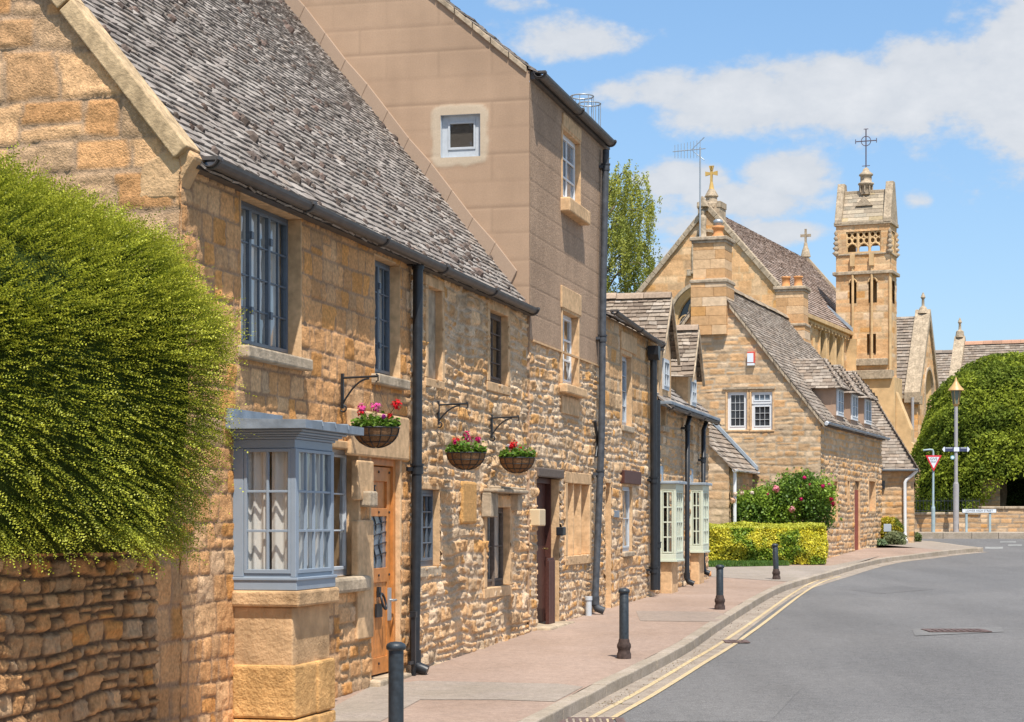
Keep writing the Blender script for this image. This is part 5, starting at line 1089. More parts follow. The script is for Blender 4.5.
slates('roof', H7, M['slatefar'], F7, (L7 / 2, 1.5, hz7 + .13), (1, 0, 0), (0, -math.cos(an2), -math.sin(an2)), L7, S72 + .25, lfun=lambda s: -L7 / 2 * s / S72, rfun=lambda s: L7 / 2 * s / S72, e0=.10, e1=.15, w=(.15, .3), seed=76, pal=PALF, thick=.016, lift=.01)
gutter(H7, G7, -D7 + 1, .12, -.2, EV7 - .1, r=.06, m='leadfar')
px7 = G7.on(905, 500, -.1)[0]
mb = MB(G7); mb.tube([(.1, -.15, EV7 - .12), (-.02, -.1, EV7 - .25), (px7 + .05, -.1, EV7 - .42), (px7, -.1, EV7 - .5), (px7, -.1, .15)], .05, 10); mb.tube([(px7, -.1, .3), (px7, -.1, .1), (px7 + .05, -.2, .02)], .06, 10); mb.build('drainpipe', M['white'], H7)
mb = MB(G7); q_ = G7.on(881, 483)[0]; mb.box(q_, q_ + .12, -.1, 0, EV7 - .7, EV7 - .45); mb.build('wall_lamp', M['iron'], H7, bevel=.01)
# ================================================================== church
XT = 11.0; AC = math.atan2(.928, .371); zc = 1.62; FC = Fr(9.35, 95, zc, AC); GC = FC.sub(dang=-math.pi / 2)
CH = empty('church', FC, 'golden stone church with gilded gable cross and saddleback bell tower behind the cottages', 'church')
zC = lambda px, py, fr=GC, y=0: fr.z(px, py, y)
ZR = zC(708, 208); HW = 4.35; ZE = ZR - HW * 1.15
stc = rub(81, ch=(.28, .42), sl=(.45, .95), joint=.012, relief=.012, warp=.006, pal='church', split=.1, rough=.012, tilt=.01, mortar=(.56, .39, .22), bevel=.02, tone=1.08)
xa_ = GC.x(708); za_ = zC(708, 322); ra = 43 / FPX * 95
def archmask(xc, zc_, r, zb): return lambda X, Z: ((X - xc) ** 2 + np.maximum(Z - zc_, 0) ** 2 < r * r) & (Z > zb)
sheet('gable_wall', CH, M['stonefar'], GC, -HW, HW, 0, lambda x: ZE + 1.15 * (HW - np.abs(x)), [archmask(xa_, za_, ra * .93, za_ - 3)], stc, (.07, .07))
def arch_window(parent, fr, xc, zs, r, zb, depth, ring=.12, inner=.7, lights=4, proud=.1, name='arched_window', glass='darkglass', circ=True, ringm='dressdark'):
    n = 24; th = np.linspace(math.pi, 0, n + 1)
    def path(rr): return [(xc - rr, zb)] + [(xc + rr * math.cos(t), zs + rr * math.sin(t)) for t in th] + [(xc + rr, zb)]
    mb = MB(fr)
    def loft(a, ya, b, yb, mi):
        vs = [(p[0], ya, p[1]) for p in a] + [(p[0], yb, p[1]) for p in b]; k = len(a); mb.add(vs, [(i, i + 1, k + i + 1, k + i) for i in range(k - 1)], mi)
    loft(path(r), 0, path(r), -proud, 1); loft(path(r), -proud, path(r - ring), -proud, 1); loft(path(r - ring), -proud, path(r - ring * 1.1), .05, 1)
    loft(path(r - ring * 1.1), .05, path(r * inner + .08), depth * .55, 0); loft(path(r * inner + .08), depth * .55, path(r * inner + .02), depth * .6, 0); loft(path(r * inner + .02), depth * .6, path(r * inner), depth, 0)
    o = mb.build(name, [M['dressfar'], M[ringm]], parent)
    mb = MB(fr); pp = path(r * inner + .02); mb.add([(p[0], depth, p[1]) for p in pp], [tuple(range(len(pp)))]); mb.build('pane', M[glass], o)
    mb = MB(fr); ri = r * inner; y = depth - .05; tb = max(.02, ri * .035)
    for k in range(1, lights):
        x = xc - ri + 2 * ri * k / lights; mb.tube([(x, y, zb), (x, y, zs + (0 if circ else math.sqrt(max(ri * ri - (x - xc) ** 2, 0))))], tb, 6)
    if circ:
        w_ = 2 * ri / lights
        for k in range(lights):
            c = xc - ri + w_ * (k + .5); mb.tube([(c + w_ / 2 * math.cos(t), y, zs - .1 + w_ * .8 * math.sin(t)) for t in np.linspace(0, math.pi, 9)], tb, 6)
        for (cx_, cz_, cr) in ((-.4, .42, .27), (.4, .42, .27), (0, .66, .24), (0, .2, .16)):
            mb.tube([(xc + ri * (cx_ + cr * math.cos(t)), y, zs + ri * (cz_ + cr * math.sin(t))) for t in np.linspace(0, 2 * math.pi, 13)], tb * .9, 6, cap=False)
            for q in range(4): t = q * math.pi / 2 + .4; mb.tube([(xc + ri * cx_, y, zs + ri * cz_), (xc + ri * (cx_ + cr * math.cos(t)), y, zs + ri * (cz_ + cr * math.sin(t)))], tb * .7, 5)
    mb.build('tracery', M['dressfar'], o); return o
arch_window(CH, GC, xa_, za_, ra, za_ - 3, .5, ring=.16, inner=.78, lights=5)
# niche with statue above
nz0 = zC(708, 271); nz1 = zC(708, 246); arch_window(CH, GC, xa_, nz1, .78, nz0, .35, ring=.12, inner=.8, lights=3, name='niche', circ=True)
mb = MB(GC); mb.box(xa_ - .95, xa_ + .95, -.18, 0, nz0 - .12, nz0); mb.box(xa_ - 1.0, xa_ - .8, -.22, 0, nz0 - .22, nz0 + .1); mb.box(xa_ + .8, xa_ + 1.0, -.22, 0, nz0 - .22, nz0 + .1)
mb.build('niche_sill', M['dressdark'], CH, bevel=.02)
mb = MB(GC); sx = GC.x(704.5); s0 = zC(704, 238); mb.lathe(sx, -.28, [(.2, s0 - .15), (.22, s0), (.17, s0 + .05), (.15, s0 + .5), (.19, s0 + .85), (.16, s0 + 1.0), (.07, s0 + 1.06), (.09, s0 + 1.12), (.1, s0 + 1.2), (.07, s0 + 1.3), (.02, s0 + 1.33)], 14)
mb.box(sx - .2, sx + .2, -.4, 0, s0 - .2, s0 - .05); mb.prism([(sx - .26, s0 + 1.45), (sx + .26, s0 + 1.45), (sx, s0 + 1.95)], -.45, .0); mb.build('statue', M['dressdark'], CH)
mb = MB(GC)
for s_ in (-1, 1):
    L_ = HW / math.cos(math.atan(1.15)) + .25; c, s2 = math.cos(math.atan(1.15)), math.sin(math.atan(1.15))
    for i in range(12):
        a, b = L_ * i / 12 + .005, L_ * (i + 1) / 12 - .005
        q = lambda t, h: (s_ * (t * c + h * s2), ZR - t * s2 + h * c)
        mb.prism([q(a, -.08), q(b, -.08), q(b, .16), q(a, .16)], -.14, .3)
mb.build('verge_coping', M['dressdark'], CH, bevel=.02)
# bellcote and gilded cross
mb = MB(GC); bw_ = 11.5 / FPX * 95; zt = zC(708, 209, y=.5); mb.box(-bw_, bw_, .15, 1.2, ZR - 1.2, zt)
for s_ in (-1, 1): mb.box(s_ * bw_ - .1 - .06 * s_, s_ * bw_ + .1 - .06 * s_, .12, 1.2, zt, zt + .3); mb.box(s_ * bw_ * .4 - .06, s_ * bw_ * .4 + .06, .12, 1.2, zt, zt + .12)
mb.lathe(0, .6, [(.42, zt), (.4, zt + .25), (.3, zt + .3), (.28, zt + .55), (.36, zt + .6), (.16, zt + .95)], 8); mb.build('bellcote', M['dressdark'], CH, bevel=.02)
mb = MB(GC); zg = zt + .8; mb.lathe(0, .6, [(.24, zg - .1), (.14, zg + .1), (.1, zg + .35), (.07, zg + .5)], 8)
mb.box(-.055, .055, .55, .65, zg + .4, zg + 1.25)
mb.prism([(-.05, zg + .86), (-.3, zg + .80), (-.3, zg + 1.02), (-.05, zg + .96)], .55, .65); mb.prism([(.05, zg + .86), (.3, zg + .80), (.3, zg + 1.02), (.05, zg + .96)], .55, .65); mb.prism([(-.05, zg + 1.0), (-.12, zg + 1.28), (.12, zg + 1.28), (.05, zg + 1.0)], .55, .65)
mb.build('gilded_cross', M['gold'], CH)
# nave
LN = 19.8; FS = FC.sub(0, -HW)
az_ = zC(830, 350)
arcs = [(821, 332), (829.5, 336), (837, 340)]
sheet('side_wall', CH, M['stonefar'], FS, 0, LN, 0, ZE, [archmask(FS.x(px), FS.z(px, py) - .35, .56, FS.z(px, py) - 2.0) for px, py in arcs], stc, (.1, .07))
an = math.atan(1.15); SN = HW / math.cos(an)
for s_, sd in ((-1, 85), (1, 86)): slates('roof', CH, M['slatefar'], FC, (.2, 0, ZR), (1, 0, 0), (0, s_ * math.cos(an), -math.sin(an)), LN - .2, SN + .25, e0=.14, e1=.24, w=(.2, .42), seed=sd, thick=.03, lift=.02, pal=[(.33, .25, .205), (.36, .275, .23), (.30, .225, .185), (.39, .31, .26), (.34, .25, .2), (.27, .205, .17)])
mb = MB(FC); mb.prism([(-HW + .6, 0), (HW, 0), (HW, ZE), (0, ZR - .1), (-HW + .6, ZE + .3)], .9, LN, axis='x'); mb.box(LN - .1, LN + .2, -HW, HW, 0, ZE); mb.build('filler_core', M['dressfar'], CH)
mb = MB(FC)
for s_ in (-1, 1): mb.prism([(0, ZR - .3), (0, ZR + .25), (s_ * (HW + .25), ZE - .05), (s_ * (HW + .25), ZE - .5)], LN - .1, LN + .25, axis='x')
mb.build('end_gable', M['dressdark'], CH)
mb = MB(FC); cx_ = LN + .1; mb.lathe(cx_, 0, [(.3, ZR + .1), (.2, ZR + .5), (.12, ZR + .7), (.1, ZR + .9)], 8); mb.box(cx_ - .05, cx_ + .05, -.06, .06, ZR + .8, ZR + 1.7); mb.box(cx_ - .05, cx_ + .05, -.3, .3, ZR + 1.25, ZR + 1.4); mb.build('finial_cross', M['dressdark'], CH)
mb = MB(FS); mb.box(0, LN, -.3, 0, ZE - .3, ZE - .1); mb.box(0, LN, -.15, 0, ZE - .45, ZE - .3)
for i in range(26): mb.box(.4 + i * .75, .6 + i * .75, -.22, 0, ZE - .6, ZE - .45)
mb.build('cornice', M['dressfar'], CH, bevel=.02)
for i, (px, py) in enumerate(arcs):
    x = FS.x(px); zz = FS.z(px, py); arch_window(CH, FS, x, zz - .35, .62, zz - 2.0, .35, ring=.1, inner=.72, lights=2, circ=False, ringm='dressfar', name='lancet_window')
for px in (812, 824.5, 833.3, 841):
    x = FS.x(px); mb = MB(FS); mb.tube([(x, -.06, FS.z(px, 372)), (x, -.06, FS.z(px, 338))], .09, 8); mb.build('shaft', M['dressfar'], CH)
mb = MB(FS); xf = FS.x(847); mb.box(xf - .2, xf + .2, -.5, 0, 0, ZE - .5); mb.build('buttress', M['dressfar'], CH)
mb = MB(FC); mb.prism([(-HW - .3, ZE - .12), (-HW - .3, ZE + .08), (-3.3, ZE + .12 + 1.15 * (HW - 3.3)), (-3.3, ZE - .05 + 1.15 * (HW - 3.3))], XT - .16, XT - .05, axis='x'); mb.build('lead_flashing', M['leadfar'], CH)
# -------- tower
GT = FC.sub(XT, 0, dang=-math.pi / 2); xl, xr_ = GT.x(836), GT.x(890); WT = xr_ - xl; FTs = FC.sub(XT, -xr_); dT = FTs.x(896.5)
zT = lambda py, px=866: GT.z(px, py)
ze, zr2 = zT(221), zT(190); tb_ = (GT.x(846), GT.x(881), zT(251.5), zT(231)); lan = [(GT.x(849.5), GT.x(856.5), zT(303), zT(280)), (GT.x(868.5), GT.x(877), zT(303), zT(280))]
slit = [(GT.x(867), GT.x(869.6), zT(355), zT(334)), (GT.x(872.5), GT.x(876), zT(355), zT(334))]
stt = rub(87, ch=(.3, .42), sl=(.45, 1.0), joint=.012, relief=.012, warp=.006, pal='church', split=.1, rough=.014, tilt=.01, mortar=(.56, .40, .23), bevel=.02, tone=1.05)
sheet('tower_wall', CH, M['stonefar'], GT, xl, xr_, 0, ze, [tb_] + lan + slit, stt, (.07, .06))
sheet('tower_wall', CH, M['stonefar'], FTs, 0, dT, 0, lambda x: ze + (zr2 - ze) * (1 - np.abs(x - dT / 2) / (dT / 2)), [(dT * .25, dT * .75, tb_[2], tb_[3]), (dT * .3, dT * .7, lan[0][2], lan[0][3])], stt, (.07, .06))
mb = MB(GT); tw = .18; zlo = zT(360)
# back wall with openings left between piers, left wall, floors; panel added to darken the upper gaps
for (a, b, c, d) in ((xl, xr_, 0, tb_[2] - 1.1), (xl, xr_, tb_[3], ze), (xl, lan[0][0], 0, ze), (tb_[1], xr_, 0, ze), (tb_[0], tb_[1], tb_[2] + .48 * (tb_[3] - tb_[2]), ze)): mb.box(a + .02, b - .02, dT - tw, dT, c, d)
mb.box(xl + .01, xl + tw, .05, dT - .05, 0, ze); mb.box(xl + .05, xr_ - .05, .05, dT - .05, ze - .1, ze - .02); mb.box(xl + tw, xr_ - .02, tw, dT - tw, 0, slit[0][2] + .1)
mb.build('tower_back_wall', M['dressfar'], CH)
mb = MB(GT)
def course(py, h, out, x0=xl, x1=xr_): z = zT(py); mb.box(x0 - out, x1 + out, -out, dT + out, z - h, z)
course(221, .2, .1); course(271, .18, .16); course(253, .1, .07)
mb.box(xl - .25 + WT * .2, xr_ - .1, -.3, .1, zT(366), zT(359)); mb.box(xl + WT * .1, xr_ + .2, -.55, .1, zT(380), zT(371))
mb.build('string_course', M['dressdark'], CH, bevel=.03)
mb = MB(GT); mb.box(xl + .65, xr_ + .3, -.35, dT, 0, zT(378)); mb.build('tower_base', M['dressfar'], CH, bevel=.02)
mb = MB(GT); mb.prism([(xr_ + .3, 0), (xr_ + 1.1, 0), (xr_ + 1.1, zT(430)), (xr_ + .3, zT(392))], .0, .7); mb.prism([(xr_ + .3, 0), (xr_ + 1.9, 0), (xr_ + 1.9, zT(460)), (xr_ + .3, zT(425))], .05, .6); mb.build('buttress', M['dressfar'], CH, bevel=.02)
# tracery in the belfry opening
for fr_, (a, b, c, d), k in ((GT, tb_, 3), (FTs, (dT * .25, dT * .75, tb_[2], tb_[3]), 2)):
    mb = MB(fr_); w_ = (b - a) / k; y = .1; H_ = d - c
    for i in range(k + 1): mb.tube([(a + i * w_, y, c), (a + i * w_, y, d)], .08, 6)
    for i in range(k):
        for s_ in (0, 1):
            for lev in range(2):
                cx_ = a + w_ * (i + .25 + .5 * s_); cz = d - H_ * (.16 + .3 * lev); rr = w_ * .24
                mb.tube([(cx_ + rr * math.cos(t), y, cz + rr * 1.1 * math.sin(t)) for t in np.linspace(0, 2 * math.pi, 9)], .05, 6, cap=False)
        mb.tube([(a + i * w_ + .02, y, c + H_ * .22), (a + (i + .25) * w_, y, c + H_ * .38), (a + (i + .5) * w_, y, c + H_ * .44), (a + (i + .75) * w_, y, c + H_ * .38), (a + (i + 1) * w_ - .02, y, c + H_ * .22)], .06, 6)
    mb.box(a - .1, b + .1, -.06, .1, c - .08, c); mb.build('belfry_tracery', M['dressfar'], CH)
mb = MB(GT)
for px in (853, 872):
    x = GT.x(px); mb.tube([(x, -.08, zT(362)), (x, -.08, zT(258))], .07, 8); mb.box(x - .12, x + .12, -.2, 0, zT(266), zT(254))
for (a, b, c, d) in lan: mb.tube([((a + b) / 2 + (b - a) / 2 * math.cos(t), -.03, d - .1 + (b - a) / 2 * math.sin(t)) for t in np.linspace(0, math.pi, 9)], .05, 5)
mb.tube([(xr_, 0, zT(270)), (xr_, 0, zT(380))], .09, 8)
mb.build('colonnette', M['dressfar'], CH)
mb = MB(GT)
for (x, py0, py1) in ((xl, 232, 252), (xr_, 232, 252)):
    for i in range(5): zz = zT(py1) + (zT(py0) - zT(py1)) * i / 4; r_ = .2 - .025 * i; mb.lathe(x, -.03, [(.02, zz - .18), (r_, zz), (.03, zz + .14)], 7)
xq_ = 0; 
for i in range(5): zz = zT(252) + (zT(232) - zT(252)) * i / 4; mb.lathe(xr_, dT, [(.02, zz - .18), (.2 - .02 * i, zz), (.03, zz + .14)], 7)
mb.build('crockets', M['dressdark'], CH)
ant = math.atan((zr2 - ze) / (dT / 2)); STn = dT / 2 / math.cos(ant)
PALT = [(.36, .30, .22), (.40, .33, .24), (.33, .27, .2), (.38, .31, .23), (.42, .33, .2), (.3, .26, .2)]
for s_ in (-1, 1): slates('tower_roof', CH, M['stonefar'], GT, (xl, dT / 2, zr2 + .05), (1, 0, 0), (0, s_ * math.cos(ant), -math.sin(ant)), WT, STn + .15, e0=.22, e1=.26, w=(.5, 1.0), seed=90 + s_, pal=PALT, thick=.02, lift=.004)
mb = MB(GT)
for (a, b) in ((xl - .05, xl + .32), (xr_ - .34, xr_ + .05)): mb.prism([(-.12, ze - .1), (-.12, ze + .1), (dT / 2 - .25, zr2 + .5), (dT / 2 + .25, zr2 + .5), (dT + .12, ze + .1), (dT + .12, ze - .1)], a, b, axis='x')
mb.box(xl, xr_, dT / 2 - .08, dT / 2 + .08, zr2 - .05, zr2 + .12); mb.build('tower_parapet', M['dressdark'], CH, bevel=.02)
mb = MB(GT); lx = GT.x(866, dT / 2); mb.prism([(lx - .45, zr2 - .75), (lx + .45, zr2 - .75), (lx, zr2 - .25)], .3, dT / 2)
mb.lathe(lx, dT / 2, [(.3, zr2 - .1), (.28, zr2 + .35), (.42, zr2 + .42), (.42, zr2 + .5), (.3, zr2 + .55), (.3, zr2 + .85), (.38, zr2 + .9), (.36, zr2 + .98), (.2, zr2 + 1.1), (.14, zr2 + 1.25), (.04, zr2 + 1.32)], 8)
for k in range(8): t = k * math.pi / 4; mb.tube([(lx + .33 * math.cos(t), dT / 2 + .33 * math.sin(t), zr2), (lx + .33 * math.cos(t), dT / 2 + .33 * math.sin(t), zr2 + .45)], .04, 5)
mb.build('lantern', M['dressdark'], CH)
mb = MB(GT); z0 = zr2 + 1.3; z1 = GT.z(866, 129, dT / 2); zc2 = GT.z(866, 141, dT / 2); yy = dT / 2
mb.tube([(lx, yy, z0), (lx, yy, z1)], .035, 6); mb.tube([(lx - .55, yy, zc2), (lx + .55, yy, zc2)], .03, 6)
mb.tube([(lx + .25 * math.cos(t), yy, zc2 + .25 * math.sin(t)) for t in np.linspace(0, 2 * math.pi, 21)], .022, 5, cap=False)
for (a, b, c, d) in ((-.55, -.12, -.55, .12), (.55, -.12, .55, .12), (-.12, z1 - zc2, .12, z1 - zc2), (-.2, -1.3, .2, -1.3)): mb.tube([(lx + a, yy, zc2 + b), (lx + c, yy, zc2 + d)], .022, 5)
mb.build('iron_cross', mat('purple_grey_iron', (.12, .10, .13), rough=.6), CH)
# -------- transept behind the tower
X0, X1, YG = 24.2, 30.8, -5.6; GTr = FC.sub(X0, 0, dang=-math.pi / 2); FTr = FC.sub(X0, YG); zr3 = 14.2 - zc; ze3 = 9.3 - zc; hw3 = (X1 - X0) / 2
sheet('transept_wall', CH, M['stonefar'], GTr, -1, -YG, 0, ze3, [], stc, (.1, .07))
axw = hw3; zw = ze3 + .3
sheet('transept_gable', CH, M['stonefar'], FTr, 0, X1 - X0, 0, lambda x: ze3 + (zr3 - ze3) * (1 - np.abs(x - hw3) / hw3), [archmask(hw3, zw, 1.4, zw - 3.5)], stc, (.1, .07))
arch_window(CH, FTr, hw3, zw, 1.5, zw - 3.5, .5, ring=.15, inner=.75, lights=3)
mb = MB(FTr)
for s_ in (-1, 1):
    mb.prism([(hw3, zr3 + .35), (hw3 + s_ * (hw3 + .3), ze3 + .1), (hw3 + s_ * (hw3 + .3), ze3 - .5), (hw3, zr3 - .3)], -.15, .75)
mb.box(-.2, .35, -.2, .5, ze3 - .6, ze3 - .1); mb.lathe(hw3, .3, [(.35, zr3 + .1), (.2, zr3 + .45), (.09, zr3 + .55), (.08, zr3 + .95), (.15, zr3 + 1.05), (.03, zr3 + 1.35)], 8); mb.build('transept_coping', M['dressdark'], CH, bevel=.03)
an3 = math.atan((zr3 - ze3) / hw3)
slates('transept_roof', CH, M['slatefar'], FC, (X0 + hw3, YG + .3, zr3 - .05), (0, 1, 0), (-math.cos(an3), 0, -math.sin(an3)), 8, hw3 / math.cos(an3) + .2, e0=.2, e1=.3, w=(.25, .5), seed=93, pal=PALF, thick=.035, lift=.03)
mb = MB(FC); mb.prism([(X0 + .2, 0), (X1, 0), (X1, ze3), (X0 + hw3, zr3 - .1), (X0 + .2, ze3)], YG + .3, 3); mb.build('filler_core', M['dressfar'], CH)
mb = MB(GTr); mb.box(GTr.x(896), GTr.x(919), -.25, 0, ze3 - .25, ze3 - .05); px_ = GTr.x(912.5, -.3); mb.build('cornice', M['dressdark'], CH)
mb = MB(GTr); mb.tube([(px_, -.3, ze3 - .2), (px_, -.3, .5)], .09, 8); mb.build('drainpipe', M['steelpost'], CH)
mb = MB(GTr)
for px, pt in ((906, 445), (924, 440)):
    x = GTr.x(px); zz = GTr.z(px, pt); mb.box(x - .3, x + .3, -.9, 0, 0, zz - .8); mb.prism([(0, zz), (-.9, zz - .8), (0, zz - .8)], x - .3, x + .3, axis='x')
mb.build('buttress', M['dressfar'], CH, bevel=.03)
# ================================================================== houses beyond the yew
GQ = Fr((949 - CX) / FPX * 128, 128, 1.7, AC - math.pi / 2); zq = lambda py: GQ.z(960, py)
PB = empty('presbytery', GQ, 'long slate-roofed stone building behind the great yew, with a coped gable and small finial', 'building')
def block(fr, x0, x1, dep, zr_, ze_, sd, parent):
    an = math.atan((zr_ - ze_) / (dep / 2))
    sheet('wall', parent, M['stonefar'], fr, x0, x1, -1, ze_, [], stc, (.2, .1))
    mb = MB(fr); mb.prism([(.1, -1), (dep, -1), (dep, ze_), (dep / 2, zr_ - .1), (.1, ze_ - .05)], x0 + .1, x1, axis='x'); mb.build('filler_core', M['dressfar'], parent)
    for s_ in (-1, 1): slates('roof', parent, M['slatefar'], fr, (x0, dep / 2, zr_), (1, 0, 0), (0, s_ * math.cos(an), -math.sin(an)), x1 - x0, dep / 2 / math.cos(an) + .3, e0=.2, e1=.3, w=(.25, .5), seed=sd, pal=PALF, thick=.035, lift=.02)
    return an
block(GQ, .2, 16, 8, zq(338), zq(415), 95, PB)
mb = MB(GQ); mb.prism([(-.3, zq(415) - .4), (-.3, zq(415) + .2), (4, zq(338) + .5), (8.3, zq(415) + .2), (8.3, zq(415) - .4)], -.3, .4, axis='x'); mb.prism([(0, -1), (8, -1), (8, zq(415)), (4, zq(338)), (0, zq(415))], -.1, .2, axis='x')
mb.lathe(.05, 4, [(.3, zq(338) + .4), (.25, zq(338) + .8), (.1, zq(338) + .9), (.08, zq(338) + 1.3), (.14, zq(338) + 1.4), (.03, zq(338) + 1.7)], 8); mb.build('gable_coping', M['dressdark'], PB, bevel=.03)
ridge_tiles(PB, GQ, (.4, 4, zq(338) + .05), (16, 4, zq(338) + .05), r=.2, seg=.6, col=(.42, .24, .16))
GR = Fr((934 - CX) / FPX * 134, 134, 1.7, AC - math.pi / 2); zz_ = lambda py: GR.z(945, py)
PC = empty('slate_roofed_wing', GR, 'short slate-roofed wing seen between the church transept and the building behind the yew', 'building')
block(GR, -6, 1.9, 6, zz_(348), zz_(410), 97, PC); ridge_tiles(PC, GR, (-6, 3, zz_(348) + .05), (1.9, 3, zz_(348) + .05), r=.18, seg=.6)
# ================================================================== garden wall and its hedge
ug0 = 9.6; ug1 = MF.x(147.5); zg_ = g(12); FW = sub_at(ug0, zg_); Lw = ug1 - ug0
GW = empty('garden_wall', FW, 'rough dry stone garden wall in the shade under the big clipped hedge', 'wall')
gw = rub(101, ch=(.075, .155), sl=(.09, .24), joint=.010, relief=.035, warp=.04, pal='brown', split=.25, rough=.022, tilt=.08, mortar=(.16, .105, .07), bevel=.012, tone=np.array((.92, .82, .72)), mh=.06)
sheet('wall_face', GW, M['stone'], FW, 0, Lw, -.7, 1.84 - zg_, [], gw, (.022, .014))
mb = MB(FW); mb.box(0, Lw - .002, -.03, .45, -.7, 1.84 - zg_ - .01); mb.build('wall_core', M['dressdark'], GW)
def frame_pts(fr, P): Rm = np.array(fr.W.to_3x3()); return P @ Rm.T + np.array(fr.o)
HC = np.array([-3.9, 12.75, 2.98]); HRD = np.array([1.90, 1.65, 1.22])
fh = Fr(HC[0], HC[1], 1.78, 0)
HG = empty('clipped_hedge', fh, 'huge rounded bright green hedge bulging over the garden wall at the left edge', 'hedge')
zc0 = HC[2] - 1.78
def sph(n): d = unit(rnd(n)); return d
def lumps(d, seed): return 1 + .07 * fbm(d[:, 0] * 2.5 + d[:, 1] * 2, d[:, 2] * 2.5 + 5, seed, 2) * 2 
hc = blob_core('dark_foliage_core', HG, (0, 0, zc0), HRD * .93, M['inner'], .04, 48, zcut=None, power=2.15, seed=5)
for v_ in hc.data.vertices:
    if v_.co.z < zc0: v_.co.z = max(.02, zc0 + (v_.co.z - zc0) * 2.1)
def hedge_twigs(n, L0, L1, nl, leafL, seed, keep):
    d = sph(n * 3); S = np.sign(d) * np.abs(d) ** .97; S = S * np.where(S[:, 2:3] < 0, np.array([[1, 1, 2.1]]), 1.0)
    P = S * HRD * (.93 + .05 * rng.random((len(d), 1))) * lumps(d, seed)[:, None]; P[:, 2] += zc0
    N_ = unit(S / HRD); k = keep(P, N_); P = P[k][:n]; N_ = N_[k][:n]; n = len(P)
    low = P[:, 2] < .12; P[low, 2] = .12 + .12 * rng.random(low.sum())
    up = np.clip((P[:, 2] - zc0) / HRD[2], -1, 1)[:, None]
    D = unit(N_ * .55 + np.array([.75, -.15, .1])[None] + np.array([0, 0, 1.0])[None] * (.45 * np.maximum(up, 0) - .42 * np.maximum(-up, 0)) + rnd(n, .22))
    Ln = rng.uniform(L0, L1, n); longm = rng.random(n) < .07; Ln[longm] *= rng.uniform(1.2, 1.6, longm.sum())
    t = (np.arange(nl) + .5) / nl; sag = np.array([0, 0, -1.0])
    PP = P[:, None] + D[:, None] * (Ln[:, None] * t[None])[..., None] + sag * ((Ln[:, None] * t[None]) ** 2 * .5)[..., None]
    side = unit(np.cross(D, unit(np.array([0, 0, 1.0]) + rnd(n, .35)))); sgn = np.where(np.arange(nl) % 2 == 0, 1, -1)[None, :, None]
    T = unit(D[:, None] * .6 + side[:, None] * sgn + rng.normal(0, .25, (n, nl, 3))); PP = PP + T * leafL * .45
    Nn = unit(np.cross(D, side)[:, None] + rng.normal(0, .35, (n, nl, 3)))
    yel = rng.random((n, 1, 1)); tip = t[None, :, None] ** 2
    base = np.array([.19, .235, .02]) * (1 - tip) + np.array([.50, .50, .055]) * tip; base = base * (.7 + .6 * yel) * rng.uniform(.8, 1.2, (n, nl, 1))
    s_ = leafL * rng.uniform(.8, 1.2, n * nl)
    return PP.reshape(-1, 3), T.reshape(-1, 3), Nn.reshape(-1, 3), s_, s_ * .55, base.reshape(-1, 3)
vis = lambda P, N_: ((P + [HC[0], HC[1], 1.85])[:, 0] / (P + [HC[0], HC[1], 1.85])[:, 1] > -.42) & (N_[:, 1] < .75) & (P[:, 2] > -.05)
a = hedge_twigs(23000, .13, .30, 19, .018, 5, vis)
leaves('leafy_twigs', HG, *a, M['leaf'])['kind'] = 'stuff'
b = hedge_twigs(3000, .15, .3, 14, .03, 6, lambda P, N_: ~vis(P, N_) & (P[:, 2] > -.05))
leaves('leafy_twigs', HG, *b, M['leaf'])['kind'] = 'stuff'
# skirt of twigs hanging over the wall top
n = 900; x = rng.uniform(-1.6, 1.5, n)
# ================================================================== generic clipped foliage
def shell_leaves(parent, c, rad, n, size, colf, m='leaffar', power=2.4, lump=.1, lsc=2.5, seed=1, zmin=None, front=None, depth=.14, name='foliage', out=.5, tex=.0):
    d = sph(n); e = 2 / power; S = np.sign(d) * np.abs(d) ** e
    l = 1 + lump * 2 * fbm(d[:, 0] * lsc + d[:, 1] * lsc * .8 + 7, d[:, 2] * lsc + 3, seed, 3) + tex * fbm(d[:, 0] * lsc * 4 + 3, d[:, 2] * lsc * 4 + d[:, 1] * 6, seed + 2, 2)
    P = S * np.array(rad) * (l * (1 - depth * rng.random(n) ** 1.5))[:, None]; N_ = unit(S / np.array(rad)); P = P + np.array(c)
    if zmin is not None: k = P[:, 2] > zmin; P, N_ = P[k], N_[k]
    if front is not None: k = front(P, N_); P, N_ = P[k], N_[k]
    n = len(P); T = unit(rnd(n) + N_ * out); Nn = unit(N_ + rnd(n, .6)); s_ = size * rng.uniform(.6, 1.4, n)
    return leaves(name, parent, P, T, Nn, s_, s_ * .6, colf(P, n), M[m])
